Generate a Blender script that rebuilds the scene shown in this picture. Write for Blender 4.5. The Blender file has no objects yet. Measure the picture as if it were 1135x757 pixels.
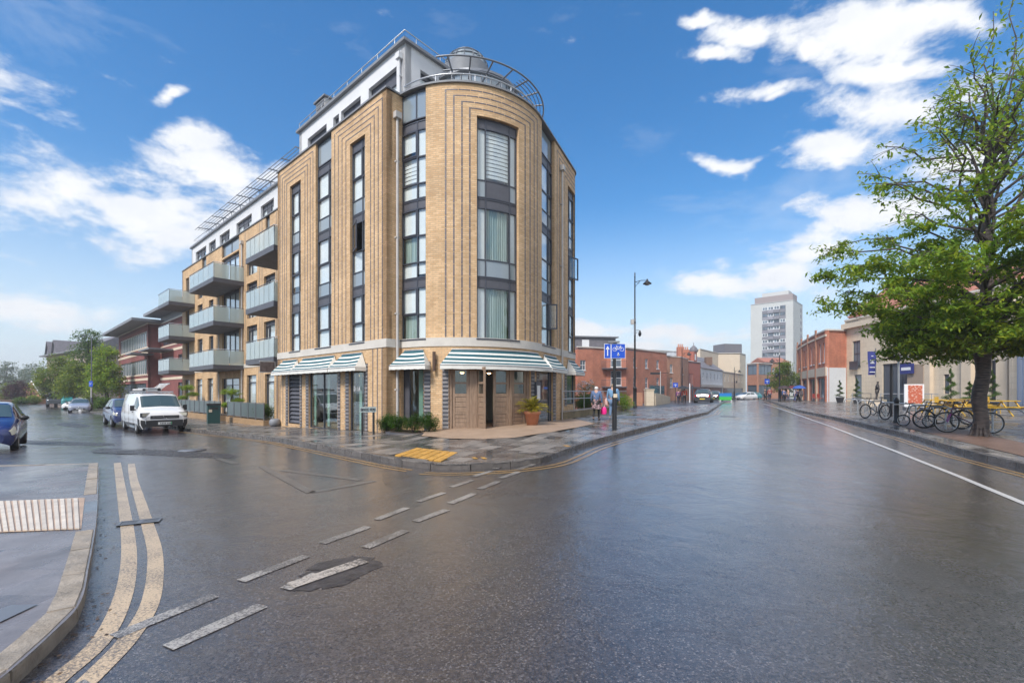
import bpy, math, random
from math import sin, cos, pi, radians, hypot, atan2, sqrt
from mathutils import Vector, Matrix
random.seed(7)
sc = bpy.context.scene
col = sc.collection
# ------------------------------------------------------------ camera
CAMH = 1.6
cd = bpy.data.cameras.new('camera'); cam = bpy.data.objects.new('camera', cd); col.objects.link(cam)
cam.location = (0, 0, CAMH); cam.rotation_euler = (pi/2, 0, 0)
cd.sensor_width = 36; cd.lens = 504/1135*36; cd.shift_y = 55.5/1135; cd.clip_end = 4000; cd.clip_start = .05
sc.camera = cam
FPX, CX, HY = 504., 567.5, 434.
# ------------------------------------------------------------ light
SUN_EL, SUN_AZ = radians(48), radians(212)      # azimuth clockwise from +Y: behind the camera, to the left
sc.view_settings.view_transform = 'Standard'; sc.view_settings.look = 'None'
sc.view_settings.exposure = 0.9; sc.view_settings.gamma = 1
sc.render.engine = 'CYCLES'
sc.cycles.use_denoising = True
sc.cycles.max_bounces = 8; sc.cycles.transparent_max_bounces = 12; sc.cycles.caustics_reflective = False
sc.cycles.sample_clamp_indirect = 6
sl = bpy.data.lights.new('sun', 'SUN'); so = bpy.data.objects.new('sun', sl); col.objects.link(so)
sl.energy = 2.3; sl.angle = radians(14); sl.color = (1, .955, .89)
sdir = Vector((sin(SUN_AZ)*cos(SUN_EL), cos(SUN_AZ)*cos(SUN_EL), sin(SUN_EL)))
so.rotation_euler = (-sdir).to_track_quat('-Z', 'Y').to_euler(); so.location = (0, 0, 60)

class NT:
    """tiny node helper"""
    def __init__(s, tree): s.t = tree; s.n = tree.nodes; s.l = tree.links
    def new(s, typ, ins=None, **kw):
        n = s.n.new(typ)
        for k, v in kw.items(): setattr(n, k, v)
        for k, v in (ins or {}).items():
            if isinstance(v, bpy.types.NodeSocket): s.l.new(v, n.inputs[k])
            else: n.inputs[k].default_value = v
        return n
    def math(s, op, a, b=0., c=0., clamp=False):
        return s.new('ShaderNodeMath', {0: a, 1: b, 2: c}, operation=op, use_clamp=clamp).outputs[0]
    def vmath(s, op, a, b=(0, 0, 0)):
        n = s.new('ShaderNodeVectorMath', {0: a, 1: b}, operation=op)
        return n.outputs['Value' if op in ('LENGTH', 'DOT_PRODUCT') else 'Vector']
    def noise(s, vec, scale, detail=4., rough=.55, dist=0.):
        return s.new('ShaderNodeTexNoise', {'Vector': vec, 'Scale': scale, 'Detail': detail, 'Roughness': rough, 'Distortion': dist}).outputs['Fac']
    def mapr(s, v, a, b, c=0., d=1., smooth=False):
        return s.new('ShaderNodeMapRange', {0: v, 1: a, 2: b, 3: c, 4: d}, interpolation_type='SMOOTHSTEP' if smooth else 'LINEAR').outputs[0]
    def mix(s, f, a, b):
        n = s.new('ShaderNodeMix', data_type='RGBA'); ins = n.inputs
        for i, v in ((0, f), (6, a), (7, b)):
            if isinstance(v, bpy.types.NodeSocket): s.l.new(v, ins[i])
            else: ins[i].default_value = (*v, 1) if (i > 0 and len(v) == 3) else v
        return n.outputs[2]
    def comb(s, x, y, z): return s.new('ShaderNodeCombineXYZ', {0: x, 1: y, 2: z}).outputs[0]

# ------------------------------------------------------------ sky
w = bpy.data.worlds.new('World'); sc.world = w; w.use_nodes = True
T = NT(w.node_tree); T.n.clear()
out = T.new('ShaderNodeOutputWorld')
sky = T.new('ShaderNodeTexSky', sky_type='NISHITA', sun_disc=False, sun_elevation=SUN_EL, sun_rotation=SUN_AZ, dust_density=.6, ozone_density=3.2, air_density=1.15)
geo = T.new('ShaderNodeTexCoord').outputs['Generated']
dirv = T.vmath('NORMALIZE', geo)
sx = T.new('ShaderNodeSeparateXYZ', {0: dirv})
az = T.math('ARCTAN2', sx.outputs[0], sx.outputs[1]); el = T.math('ARCSINE', sx.outputs[2])
wob = T.noise(T.vmath('MULTIPLY', dirv, (1, 1, 2.)), 3.2, 3, .5)
azel = T.comb(T.math('ADD', az, T.math('MULTIPLY', T.math('SUBTRACT', wob, .5), .16)), el, 0.)
def dpx(px, py): return Vector(((px-CX)/FPX, 1, (HY-py)/FPX)).normalized()
blobs = [(170,232,125,44),(85,222,45,26),(250,190,70,26),(215,150,34,14),(300,186,46,18),(130,205,60,20),(60,350,64,20),(188,111,22,8),(120,345,40,12),(50,345,30,14),
         (960,32,75,38),(900,50,50,28),(1050,22,80,22),(820,33,34,14),(790,52,26,10),(1000,128,95,28),(930,166,66,20),(1060,110,60,24),(985,82,60,12),(845,98,55,10),(798,181,36,9),(872,300,60,24),(815,318,58,15),(900,285,40,24),(1060,190,100,28),(770,372,70,12),(650,368,50,10),(990,235,90,22),(785,14,20,8),(855,106,24,6),(700,385,60,8)]
bl = []
for px, py, rx, ry in blobs:
    c = dpx(px, py); bl.append((c, dpx(px+rx, py)-c, dpx(px, py-ry)-c))
rr = random.Random(5)
for i in range(34):        # the same kind of clouds all round, outside the frame too
    a = rr.choice((-1, 1))*rr.uniform(1.2, 3.1); e = rr.uniform(.12, 1.3); rx, ry = rr.uniform(.22, .5), rr.uniform(.07, .18)
    c = Vector((sin(a)*cos(e), cos(a)*cos(e), sin(e))); bl.append((c, Vector((cos(a), -sin(a), 0))*rx, Vector((-sin(a)*sin(e), -cos(a)*sin(e), cos(e)))*ry))
acc = None
wv = T.new('ShaderNodeTexNoise', {'Vector': dirv, 'Scale': 7., 'Detail': 4.}).outputs['Color']
wd_ = T.vmath('ADD', dirv, T.vmath('MULTIPLY', T.vmath('SUBTRACT', wv, (.5, .5, .5)), (.13, .13, .06)))
for c, dx, dy in bl:
    R3 = Matrix((dx, dy, c)).transposed().inverted()      # dual basis of the cloud's own frame
    v = T.vmath('SUBTRACT', wd_, tuple(c))
    m = T.math('SUBTRACT', 1.0, T.vmath('LENGTH', T.comb(T.vmath('DOT_PRODUCT', v, tuple(R3[0])), T.vmath('DOT_PRODUCT', v, tuple(R3[1])), T.vmath('DOT_PRODUCT', v, tuple(R3[2]*2.)))))
    acc = m if acc is None else T.math('SMOOTH_MAX', acc, m, .15)
cv = T.vmath('MULTIPLY', dirv, (1, 1, 2.0))
n1 = T.noise(cv, 8.5, 12, .63, .15)
dens = T.math('ADD', T.math('MULTIPLY', T.math('MAXIMUM', acc, -1.2), .85), T.math('MULTIPLY', T.math('SUBTRACT', n1, .5), 4.0))
wisp = T.mapr(T.noise(T.vmath('MULTIPLY', dirv, (1, 1, 3.)), 3.1, 9, .62, .4), .56, .86, 0, .34)
cl = T.math('MAXIMUM', T.mapr(dens, -.36, .62, 0, .97, True), wisp)
n2 = T.noise(T.vmath('ADD', cv, (0, 0, .05)), 8.5, 8, .6, .15)
shade = T.mapr(T.math('ADD', T.math('MULTIPLY', T.math('SUBTRACT', n2, n1), 2.2), T.math('MULTIPLY', dens, .25)), -.45, .5, 0., 1.)
skyc = T.new('ShaderNodeHueSaturation', {'Hue': .5, 'Saturation': 1.36, 'Value': .84, 'Color': sky.outputs[0]}).outputs[0]
hz = T.mapr(el, -.02, .40, 1., 0., True)
skyc = T.mix(T.math('MULTIPLY', hz, .78), skyc, (3.9, 4.45, 5.1))
ccol = T.mix(shade, (4.3, 4.45, 4.75), (5.2, 5.2, 5.2))
fin = T.mix(cl, skyc, ccol)
bg = T.new('ShaderNodeBackground', {'Color': fin, 'Strength': .118})
T.l.new(bg.outputs[0], out.inputs[0])

# ------------------------------------------------------------ terrain and helpers
UR = Vector((.448, .894)); NR = Vector((.894, -.448))
C0 = Vector((-4.72, 17.1)); VL = Vector((-.748, .664)); ML = Vector((-.664, -.748))
def smst(a, b, x):
    t = min(1, max(0, (x-a)/(b-a))); return t*t*(3-2*t)
def road_z(x, y):
    s = x*UR.x+y*UR.y; t = (x-C0.x)*VL.x+(y-C0.y)*VL.y
    return -.08 + .31*smst(6, 28, s)*smst(-5, 1, x) - .028*min(12, max(0, t-1)) - .005*min(40, max(0, t-13))
def pave_z(x, y):
    b = 0.
    d = hypot(x+.6, y-17.2)
    b = .12*smst(5., 1.5, d)
    return road_z(x, y)+.11+b
def grd_z(x, y):
    return road_z(x, y)-.06
def G(px, py, zf=road_z):
    z = 0.
    for _ in range(12):
        dy = max(3., py-HY); Y = FPX*(CAMH-z)/dy; X = (px-CX)/FPX*Y; z = .5*z+.5*zf(X, Y)
    return Vector((X, Y, zf(X, Y)))
def at(px, Y): return (px-CX)/FPX*Y
def zat(py, Y): return CAMH+(HY-py)*Y/FPX

class MB:
    def __init__(s): s.v = []; s.f = []; s.uv = []; s.m = []; s.ss = []
    def face(s, pts, uv=None, m=0, sm=False):
        i = len(s.v); s.v += [tuple(p) for p in pts]; s.f.append(tuple(range(i, i+len(pts)))); s.uv.append(uv); s.m.append(m); s.ss.append(sm); return s
    def grid(s, rows, m=0, sm=True, closed=False, uv=False):
        i = len(s.v); nr, nc = len(rows), len(rows[0])
        for r in rows: s.v += [tuple(p) for p in r]
        for a in range(nr-1):
            for b in range(nc if closed else nc-1):
                b2 = (b+1) % nc
                s.f.append((i+a*nc+b, i+a*nc+b2, i+(a+1)*nc+b2, i+(a+1)*nc+b)); s.uv.append(None); s.m.append(m); s.ss.append(sm)
        return s
    def box(s, c, d, rz=0, m=0, mat=None):
        hx, hy, hz = d[0]/2, d[1]/2, d[2]/2
        P = []
        for z in (-hz, hz):
            for x, y in ((-hx, -hy), (hx, -hy), (hx, hy), (-hx, hy)):
                if mat is not None: p = mat @ Vector((x, y, z)); P.append((p.x+c[0], p.y+c[1], p.z+c[2]))
                else: P.append((c[0]+x*cos(rz)-y*sin(rz), c[1]+x*sin(rz)+y*cos(rz), c[2]+z))
        i = len(s.v); s.v += P
        for f, a, b in (((3, 2, 1, 0), d[0], d[1]), ((4, 5, 6, 7), d[0], d[1]), ((0, 1, 5, 4), d[0], d[2]), ((1, 2, 6, 5), d[1], d[2]), ((2, 3, 7, 6), d[0], d[2]), ((3, 0, 4, 7), d[1], d[2])):
            s.f.append(tuple(i+k for k in f)); s.uv.append(((0, 0), (a, 0), (a, b), (0, b))); s.m.append(m); s.ss.append(False)
        return s
    def tube(s, pts, r, n=6, m=0, cap=True, closed=False):
        pts = [Vector(p) for p in pts]; rows = []
        rs = r if isinstance(r, (list, tuple)) else [r]*len(pts)
        up = None
        for k, p in enumerate(pts):
            if closed: d = (pts[(k+1) % len(pts)]-pts[k-1])
            else: d = pts[min(k+1, len(pts)-1)]-pts[max(k-1, 0)]
            if d.length < 1e-9: d = Vector((0, 0, 1))
            d.normalize()
            if up is None: up = Vector((0, 0, 1)) if abs(d.z) < .9 else Vector((1, 0, 0))
            a = d.cross(up)
            if a.length < 1e-4: a = d.cross(Vector((.3, 1, .2)))
            a.normalize(); b = a.cross(d).normalized(); up = b
            rows.append([p+a*(rs[k]*cos(2*pi*j/n))+b*(rs[k]*sin(2*pi*j/n)) for j in range(n)])
        if closed: rows.append(rows[0])
        s.grid(rows, m, True, True)
        if cap and not closed:
            s.face(rows[0][::-1], None, m); s.face(rows[-1], None, m)
        return s
    def cyl(s, c, r, h, n=12, m=0, r2=None):
        return s.tube([c, (c[0], c[1], c[2]+h)], [r, r if r2 is None else r2], n, m)
    def lathe(s, prof, c=(0, 0, 0), n=16, m=0, sm=True):
        rows = [[(c[0]+r*cos(2*pi*j/n), c[1]+r*sin(2*pi*j/n), c[2]+z) for j in range(n)] for r, z in prof]
        return s.grid(rows, m, sm, True)
    def prism(s, poly, z0, z1, m=0):
        n = len(poly); s.face([(p[0], p[1], z1) for p in poly], [(p[0], p[1]) for p in poly], m)
        s.face([(p[0], p[1], z0) for p in poly][::-1], None, m); t = 0
        for k in range(n):
            a, b = poly[k], poly[(k+1) % n]; L = hypot(b[0]-a[0], b[1]-a[1])
            s.face([(a[0], a[1], z0), (b[0], b[1], z0), (b[0], b[1], z1), (a[0], a[1], z1)], [(t, z0), (t+L, z0), (t+L, z1), (t, z1)], m); t += L
        return s
    def blob(s, c, r, n=8, k=6, jit=0., m=0, rnd=random):
        rows = []
        for a in range(k+1):
            ph = pi*a/k; rows.append([(c[0]+r[0]*(1+rnd.uniform(-jit, jit))*sin(ph)*cos(2*pi*j/n), c[1]+r[1]*(1+rnd.uniform(-jit, jit))*sin(ph)*sin(2*pi*j/n), c[2]+r[2]*cos(ph)) for j in range(n)])
        return s.grid(rows, m, True, True)
    def build(s, name, mat, parent=None, kind=None):
        me = bpy.data.meshes.new(name); me.from_pydata(s.v, [], s.f)
        mats = mat if isinstance(mat, (list, tuple)) else [mat]
        for mm in mats: me.materials.append(mm)
        if any(s.m): me.polygons.foreach_set('material_index', s.m)
        if any(s.ss): me.polygons.foreach_set('use_smooth', s.ss)
        if any(u is not None for u in s.uv):
            uvl = me.uv_layers.new(name='UVMap'); dat = []
            for p, u in zip(s.f, s.uv):
                for k in range(len(p)): dat += list(u[k]) if u is not None else [0, 0]
            uvl.data.foreach_set('uv', dat)
        me.update()
        o = bpy.data.objects.new(name, me); col.objects.link(o)
        if parent is not None:
            o.parent = parent
            w_ = parent.get('_w')
            if w_ is not None: o.location = (-w_[0], -w_[1], -w_[2])
            elif parent.parent is not None or parent.type == 'MESH': pass
        if kind: o['kind'] = kind
        return o
def tag(o, label=None, cat=None, group=None, kind=None):
    if label: o['label'] = label
    if cat: o['category'] = cat
    if group: o['group'] = group
    if kind: o['kind'] = kind
    return o
def thing(name, label, cat, loc=(0, 0, 0), rz=0, group=None, world=False):
    """Empty at the thing's base. world=True: its parts are given in world coordinates."""
    o = bpy.data.objects.new(name, None); col.objects.link(o); o.empty_display_size = .3
    o.location = loc; o.rotation_euler = (0, 0, rz)
    if world: o['_w'] = tuple(loc)
    return tag(o, label, cat, group)
def copy_tree(o, parent=None):
    c = o.copy(); col.objects.link(c)
    if parent is not None: c.parent = parent
    for ch in o.children: copy_tree(ch, c)
    return c
def place(proto, used, loc, rz, label=None, scale=None):
    o = proto if not used else copy_tree(proto)
    o.location = loc; o.rotation_euler = (0, 0, rz)
    if label: o['label'] = label
    if scale: o.scale = scale
    return o
def clip(poly, x0, y0, x1, y1):
    def cut(P, ins, inter):
        o = []
        for i in range(len(P)):
            a, b = P[i-1], P[i]
            if ins(b):
                if not ins(a): o.append(inter(a, b))
                o.append(b)
            elif ins(a): o.append(inter(a, b))
        return o
    for ax, v, sg in ((0, x0, 1), (0, x1, -1), (1, y0, 1), (1, y1, -1)):
        if not poly: return []
        def inter(a, b, ax=ax, v=v):
            t = (v-a[ax])/(b[ax]-a[ax]); return (a[0]+(b[0]-a[0])*t, a[1]+(b[1]-a[1])*t)
        poly = cut(poly, lambda p, ax=ax, v=v, sg=sg: sg*(p[ax]-v) >= 0, inter)
    return poly
def area(P): return .5*sum(P[i-1][0]*P[i][1]-P[i][0]*P[i-1][1] for i in range(len(P)))
def sheet(poly, zf, step=1., dz=0., mb=None, org=(0, 0), ax=(1, 0)):
    """a sheet that follows the ground, cut into a grid"""
    mb = mb or MB(); c, s_ = ax
    L = [((p[0]-org[0])*c+(p[1]-org[1])*s_, -(p[0]-org[0])*s_+(p[1]-org[1])*c) for p in poly]
    if area(L) < 0: L = L[::-1]
    x0, x1 = min(p[0] for p in L), max(p[0] for p in L); y0, y1 = min(p[1] for p in L), max(p[1] for p in L)
    for i in range(int(math.floor(x0/step)), int(math.ceil(x1/step))):
        P1 = clip(L, i*step, -1e5, (i+1)*step, 1e5)
        if len(P1) < 3: continue
        for j in range(int(math.floor(y0/step)), int(math.ceil(y1/step))):
            P = clip(P1, i*step, j*step, (i+1)*step, (j+1)*step)
            if len(P) < 3 or abs(area(P)) < 1e-5: continue
            W = [(org[0]+p[0]*c-p[1]*s_, org[1]+p[0]*s_+p[1]*c) for p in P]
            mb.face([(p[0], p[1], zf(p[0], p[1])+dz) for p in W], [(p[0], p[1]) for p in W])
    return mb
def ribbon(pts, wd, zf, dz, mb=None, step=.4):
    """a painted line lying on the ground along points"""
    mb = mb or MB(); P = [Vector((p[0], p[1])) for p in pts]; D = []
    for a, b in zip(P, P[1:]):
        n = max(1, int((b-a).length/step)); D += [a+(b-a)*(k/n) for k in range(n)]
    D.append(P[-1]); rows = []
    for k, p in enumerate(D):
        d = (D[min(k+1, len(D)-1)]-D[max(k-1, 0)]).normalized(); n_ = Vector((-d.y, d.x))
        rows.append([(*(p+n_*(wd/2)), zf(*(p+n_*(wd/2)))+dz), (*(p-n_*(wd/2)), zf(*(p-n_*(wd/2)))+dz)])
    for a, b in zip(rows, rows[1:]): mb.face([a[0], a[1], b[1], b[0]])
    return mb
def smooth_line(pts, n=6):
    P = [Vector(p[:2]) for p in pts]; o = []
    for i in range(len(P)-1):
        p0, p1, p2, p3 = P[max(i-1, 0)], P[i], P[i+1], P[min(i+2, len(P)-1)]
        for k in range(n):
            t = k/n; o.append(.5*((2*p1)+(p2-p0)*t+(2*p0-5*p1+4*p2-p3)*t*t+(3*p1-p0-3*p2+p3)*t**3))
    return o+[P[-1]]

# ------------------------------------------------------------ materials
def M_(name, colr, rough=.6, metal=0., var=0., vscale=3., bump=0., bscale=20., spec=.5, isl=0., wet=0., coat=0., fn=None, objr=False):
    m = bpy.data.materials.new(name); m.use_nodes = True; t = NT(m.node_tree); b = t.n['Principled BSDF']
    b.inputs['Roughness'].default_value = rough; b.inputs['Metallic'].default_value = metal
    b.inputs['Specular IOR Level'].default_value = spec; b.inputs['Coat Weight'].default_value = coat
    b.inputs['Base Color'].default_value = (*colr, 1)
    pos = t.new('ShaderNodeTexCoord').outputs['Object'] if objr else t.new('ShaderNodeNewGeometry').outputs['Position']
    c = None
    if var:
        f = t.mapr(t.noise(pos, vscale, 6, .6), .3, .7, 1-var, 1+var)
        c = t.vmath('SCALE', tuple(colr)); c.node.inputs['Scale'].default_value = 1; t.l.new(f, c.node.inputs['Scale'])
    if isl:
        g = t.new('ShaderNodeNewGeometry').outputs['Random Per Island']; ob = t.new('ShaderNodeObjectInfo').outputs['Random']
        f = t.mapr(t.math('FRACT', t.math('ADD', g, ob)), 0, 1, 1-isl, 1+isl)
        src = c if c is not None else tuple(colr)
        c = t.vmath('SCALE', src); t.l.new(f, c.node.inputs['Scale'])
    if c is not None: t.l.new(c, b.inputs['Base Color'])
    if bump:
        bn = t.new('ShaderNodeBump', {'Height': t.noise(pos, bscale, 5, .6), 'Strength': bump, 'Distance': .02}); t.l.new(bn.outputs[0], b.inputs['Normal'])
    if wet:
        t.l.new(t.mapr(t.noise(pos, 2.2, 5, .6), .38, .62, rough-wet, rough+.1), b.inputs['Roughness'])
    if fn: fn(t, b, pos)
    return m
def brickmat(name, c1, c2, mort, rough=.75, bw=.225, bh=.075, mo=.009, bump=.6, stain=.17):
    m = bpy.data.materials.new(name); m.use_nodes = True; t = NT(m.node_tree); b = t.n['Principled BSDF']
    uv = t.new('ShaderNodeUVMap').outputs[0]; pos = t.new('ShaderNodeNewGeometry').outputs['Position']
    br = t.new('ShaderNodeTexBrick', {'Vector': uv, 'Color1': (*c1, 1), 'Color2': (*c2, 1), 'Mortar': (*mort, 1), 'Scale': 1., 'Mortar Size': mo, 'Mortar Smooth': .15, 'Bias': 0., 'Brick Width': bw, 'Row Height': bh})
    f = t.mapr(t.noise(pos, .7, 5, .6), .3, .7, 1-stain, 1+stain)
    f2 = t.mapr(t.noise(t.vmath('MULTIPLY', pos, (5, 5, .5)), 1., 5, .6), .35, .75, 1.03, 1-stain*.8)
    f = t.math('MULTIPLY', f, f2)
    c = t.vmath('SCALE', br.outputs['Color']); t.l.new(f, c.node.inputs['Scale']); t.l.new(c, b.inputs['Base Color'])
    bn = t.new('ShaderNodeBump', {'Height': t.math('SUBTRACT', t.math('MULTIPLY', t.noise(pos, 45, 4, .6), .35), br.outputs['Fac']), 'Strength': bump, 'Distance': .012}); t.l.new(bn.outputs[0], b.inputs['Normal'])
    b.inputs['Roughness'].default_value = rough
    return m
def glassmat(name, tint=(1, 1, 1), refl=.06, frost=0., fcol=(.6, .7, .68)):
    m = bpy.data.materials.new(name); m.use_nodes = True; t = NT(m.node_tree); t.n.clear()
    o = t.new('ShaderNodeOutputMaterial')
    lw = t.new('ShaderNodeLayerWeight', {'Blend': .5}).outputs['Facing']
    f = t.math('ADD', t.math('MULTIPLY', t.math('POWER', lw, 3.5), .85), refl, clamp=True)
    tr = t.new('ShaderNodeBsdfTransparent', {'Color': (*tint, 1)}).outputs[0]
    if frost:
        df = t.new('ShaderNodeBsdfDiffuse', {'Color': (*fcol, 1)}).outputs[0]
        tl = t.new('ShaderNodeBsdfTranslucent', {'Color': (*fcol, 1)}).outputs[0]
        df = t.new('ShaderNodeMixShader', {0: .4, 1: df, 2: tl}).outputs[0]
        tr = t.new('ShaderNodeMixShader', {0: frost, 1: tr, 2: df}).outputs[0]
    pos = t.new('ShaderNodeNewGeometry').outputs['Position']
    bn = t.new('ShaderNodeBump', {'Height': t.noise(pos, 1.3, 2, .5), 'Strength': .08, 'Distance': .03}).outputs[0]
    gl = t.new('ShaderNodeBsdfGlossy', {'Color': (.9, .95, 1, 1), 'Roughness': .02 if not frost else .12, 'Normal': bn}).outputs[0]
    t.l.new(t.new('ShaderNodeMixShader', {0: f, 1: tr, 2: gl}).outputs[0], o.inputs[0])
    return m
def leafmat(name, c, var=.35, trans=.5, rough=.45):
    m = bpy.data.materials.new(name); m.use_nodes = True; t = NT(m.node_tree); b = t.n['Principled BSDF']; o = t.n['Material Output']
    g = t.new('ShaderNodeNewGeometry'); r = g.outputs['Random Per Island']
    c2 = (min(1, c[0]*1.9+.01), c[1]*1.35, c[2]*.8)
    cc = t.mix(t.mapr(r, .35, 1.), c, c2)
    f = t.mapr(t.noise(g.outputs['Position'], 1.1, 3, .5), .3, .7, 1-var, 1+var)
    v = t.vmath('SCALE', cc); t.l.new(f, v.node.inputs['Scale']); t.l.new(v, b.inputs['Base Color'])
    b.inputs['Roughness'].default_value = rough; b.inputs['Specular IOR Level'].default_value = .35
    tl = t.new('ShaderNodeBsdfTranslucent', {'Color': v}).outputs[0]
    t.l.new(t.new('ShaderNodeMixShader', {0: trans, 1: b.outputs[0], 2: tl}).outputs[0], o.inputs[0])
    return m
def road_fn(t, b, pos):
    agg = t.new('ShaderNodeTexVoronoi', {'Vector': pos, 'Scale': 95.}).outputs
    fine = t.noise(pos, 40, 6, .75)
    big = t.noise(pos, .32, 6, .6, .6)
    mid = t.noise(pos, 2.6, 6, .65, .4)
    # tracks of wheels run along the road, worn patches
    sep = t.new('ShaderNodeSeparateXYZ', {0: pos})
    al = t.math('ADD', t.math('MULTIPLY', sep.outputs[0], UR.x), t.math('MULTIPLY', sep.outputs[1], UR.y))
    ac = t.math('SUBTRACT', t.math('MULTIPLY', sep.outputs[0], NR.x), t.math('MULTIPLY', sep.outputs[1], -NR.y))
    strk = t.noise(t.comb(t.math('MULTIPLY', ac, 1.1), t.math('MULTIPLY', al, .07), 0.), 1.3, 4, .6)
    c = t.mix(t.mapr(fine, .40, .62), (.017, .0135, .0128), (.088, .073, .070))
    stone = t.mapr(t.new('ShaderNodeTexWhiteNoise', {'Vector': agg['Position']}, noise_dimensions='3D').outputs[0], .86, 1., 0, .62)
    c = t.mix(stone, c, (.26, .235, .225))
    v = t.vmath('SCALE', c); t.l.new(t.mapr(t.math('ADD', t.math('MULTIPLY', mid, .5), t.math('MULTIPLY', big, .5)), .35, .65, .7, 1.25), v.node.inputs['Scale']); t.l.new(v, b.inputs['Base Color'])
    # the left street is the wettest and mends in strips across it
    lt = t.mapr(sep.outputs[0], -4, -14, 0, -.05)
    patch = t.noise(t.comb(t.math('MULTIPLY', t.math('ADD', t.math('MULTIPLY', sep.outputs[0], VL.x), t.math('MULTIPLY', sep.outputs[1], VL.y)), .55), t.math('MULTIPLY', t.math('ADD', t.math('MULTIPLY', sep.outputs[0], ML.x), t.math('MULTIPLY', sep.outputs[1], ML.y)), 1.), 0.), .8, 7, .68, .5)
    wetm = t.math('ADD', t.math('ADD', t.math('MULTIPLY', strk, .35), t.math('MULTIPLY', big, .45)), t.math('ADD', t.math('MULTIPLY', patch, .22), lt))
    r = t.mapr(wetm, .40, .66, .30, .12)
    t.l.new(t.math('ADD', r, t.mapr(fine, .3, .7, -.03, .08)), b.inputs['Roughness'])
    b.inputs['Specular IOR Level'].default_value = .9
    h = t.math('ADD', t.math('MULTIPLY', agg['Distance'], -.9), t.math('MULTIPLY', fine, .55))
    rip = t.noise(pos, 9, 3, .6)
    st = t.mapr(wetm, .46, .72, .42, .10)
    und = t.noise(t.vmath('MULTIPLY', pos, (1., 1., 0)), 1.7, 4, .6, .6)
    b0 = t.new('ShaderNodeBump', {'Height': und, 'Distance': .06, 'Strength': .34})
    bn = t.new('ShaderNodeBump', {'Height': t.math('ADD', h, t.math('MULTIPLY', rip, .5)), 'Distance': .012, 'Normal': b0.outputs[0]}); t.l.new(st, bn.inputs['Strength']); t.l.new(bn.outputs[0], b.inputs['Normal'])
    c2 = t.new('ShaderNodeBump', {'Height': t.math('ADD', t.math('MULTIPLY', rip, .6), t.math('MULTIPLY', fine, .5)), 'Distance': .010, 'Strength': .42, 'Normal': b0.outputs[0]})
    t.l.new(c2.outputs[0], b.inputs['Coat Normal']); b.inputs['Coat Weight'].default_value = 1.; b.inputs['Coat IOR'].default_value = 1.5
    t.l.new(t.mapr(wetm, .38, .66, .21, .06), b.inputs['Coat Roughness'])
def wetslab_fn(dark=(.06, .058, .06), lite=(.27, .24, .215), sc_=1.):
    def fn(t, b, pos):
        g = t.new('ShaderNodeNewGeometry').outputs['Random Per Island']; ob = t.new('ShaderNodeObjectInfo').outputs['Random']
        r = t.math('FRACT', t.math('ADD', g, ob))
        n = t.noise(pos, 2.2*sc_, 6, .65, .3)
        f = t.math('ADD', t.mapr(r, 0, 1, 0, .8), t.mapr(n, .35, .65, -.2, .3))
        c = t.mix(f, dark, lite); v = t.vmath('SCALE', c); t.l.new(t.mapr(t.noise(pos, 70, 3, .6), .3, .7, .85, 1.15), v.node.inputs['Scale'])
        t.l.new(v, b.inputs['Base Color'])
        wm = t.noise(pos, .55, 5, .6, .5)
        t.l.new(t.math('ADD', t.mapr(wm, .36, .62, .06, .32), t.mapr(r, 0, 1, -.02, .14)), b.inputs['Roughness'])
        b.inputs['Specular IOR Level'].default_value = .7
        bn = t.new('ShaderNodeBump', {'Height': t.math('ADD', t.noise(pos, 6, 3, .5), t.math('MULTIPLY', t.noise(pos, 60, 3, .6), .2)), 'Strength': .12, 'Distance': .02}); t.l.new(bn.outputs[0], b.inputs['Normal'])
    return fn
def paint_fn(c, wear=.55, cov=.5):
    def fn(t, b, pos):
        n = t.math('ADD', t.math('MULTIPLY', t.noise(pos, 52, 6, .75), .72), t.math('MULTIPLY', t.noise(pos, 2.5, 4, .6), .28))
        k = t.mapr(n, cov-.03, cov+.035, 0, wear)
        t.l.new(t.mix(k, c, (.058, .050, .049)), b.inputs['Base Color'])
        bn = t.new('ShaderNodeBump', {'Height': t.noise(pos, 55, 4, .7), 'Strength': .5, 'Distance': .01}); t.l.new(bn.outputs[0], b.inputs['Normal'])
        b.inputs['Roughness'].default_value = .34; b.inputs['Coat Weight'].default_value = .9; b.inputs['Coat IOR'].default_value = 1.45; b.inputs['Coat Roughness'].default_value = .2
        t.l.new(bn.outputs[0], b.inputs['Coat Normal'])
    return fn
def wood_fn(c1, c2):
    def fn(t, b, pos):
        v = t.vmath('MULTIPLY', pos, (9, 9, 1.1)); n = t.noise(v, 3, 6, .65, .8)
        t.l.new(t.mix(t.mapr(n, .3, .7), c1, c2), b.inputs['Base Color'])
        bn = t.new('ShaderNodeBump', {'Height': n, 'Strength': .4, 'Distance': .01}); t.l.new(bn.outputs[0], b.inputs['Normal'])
    return fn
Mt = {}
Mt['road'] = M_('wet_asphalt', (.05, .05, .05), .3, fn=road_fn)
Mt['ground'] = M_('ground_soil', (.10, .11, .06), .9, var=.4, vscale=.4, bump=.4)
Mt['slab'] = M_('wet_paving', (.1, .1, .1), .2, fn=wetslab_fn())
Mt['slabjoint'] = M_('paving_joint', (.05, .045, .04), .35, var=.3)
Mt['ramp'] = M_('resin_gravel', (.36, .255, .18), .5, var=.18, vscale=2, bump=.5, bscale=120, isl=0)
Mt['asphalt2'] = M_('footway_asphalt', (.085, .078, .08), .34, fn=wetslab_fn((.075, .065, .067), (.20, .18, .185), 1.3))
Mt['kerb'] = M_('granite_kerb', (.34, .285, .225), .5, var=.3, vscale=5, bump=.7, bscale=30, isl=.15, wet=.2)
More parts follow.
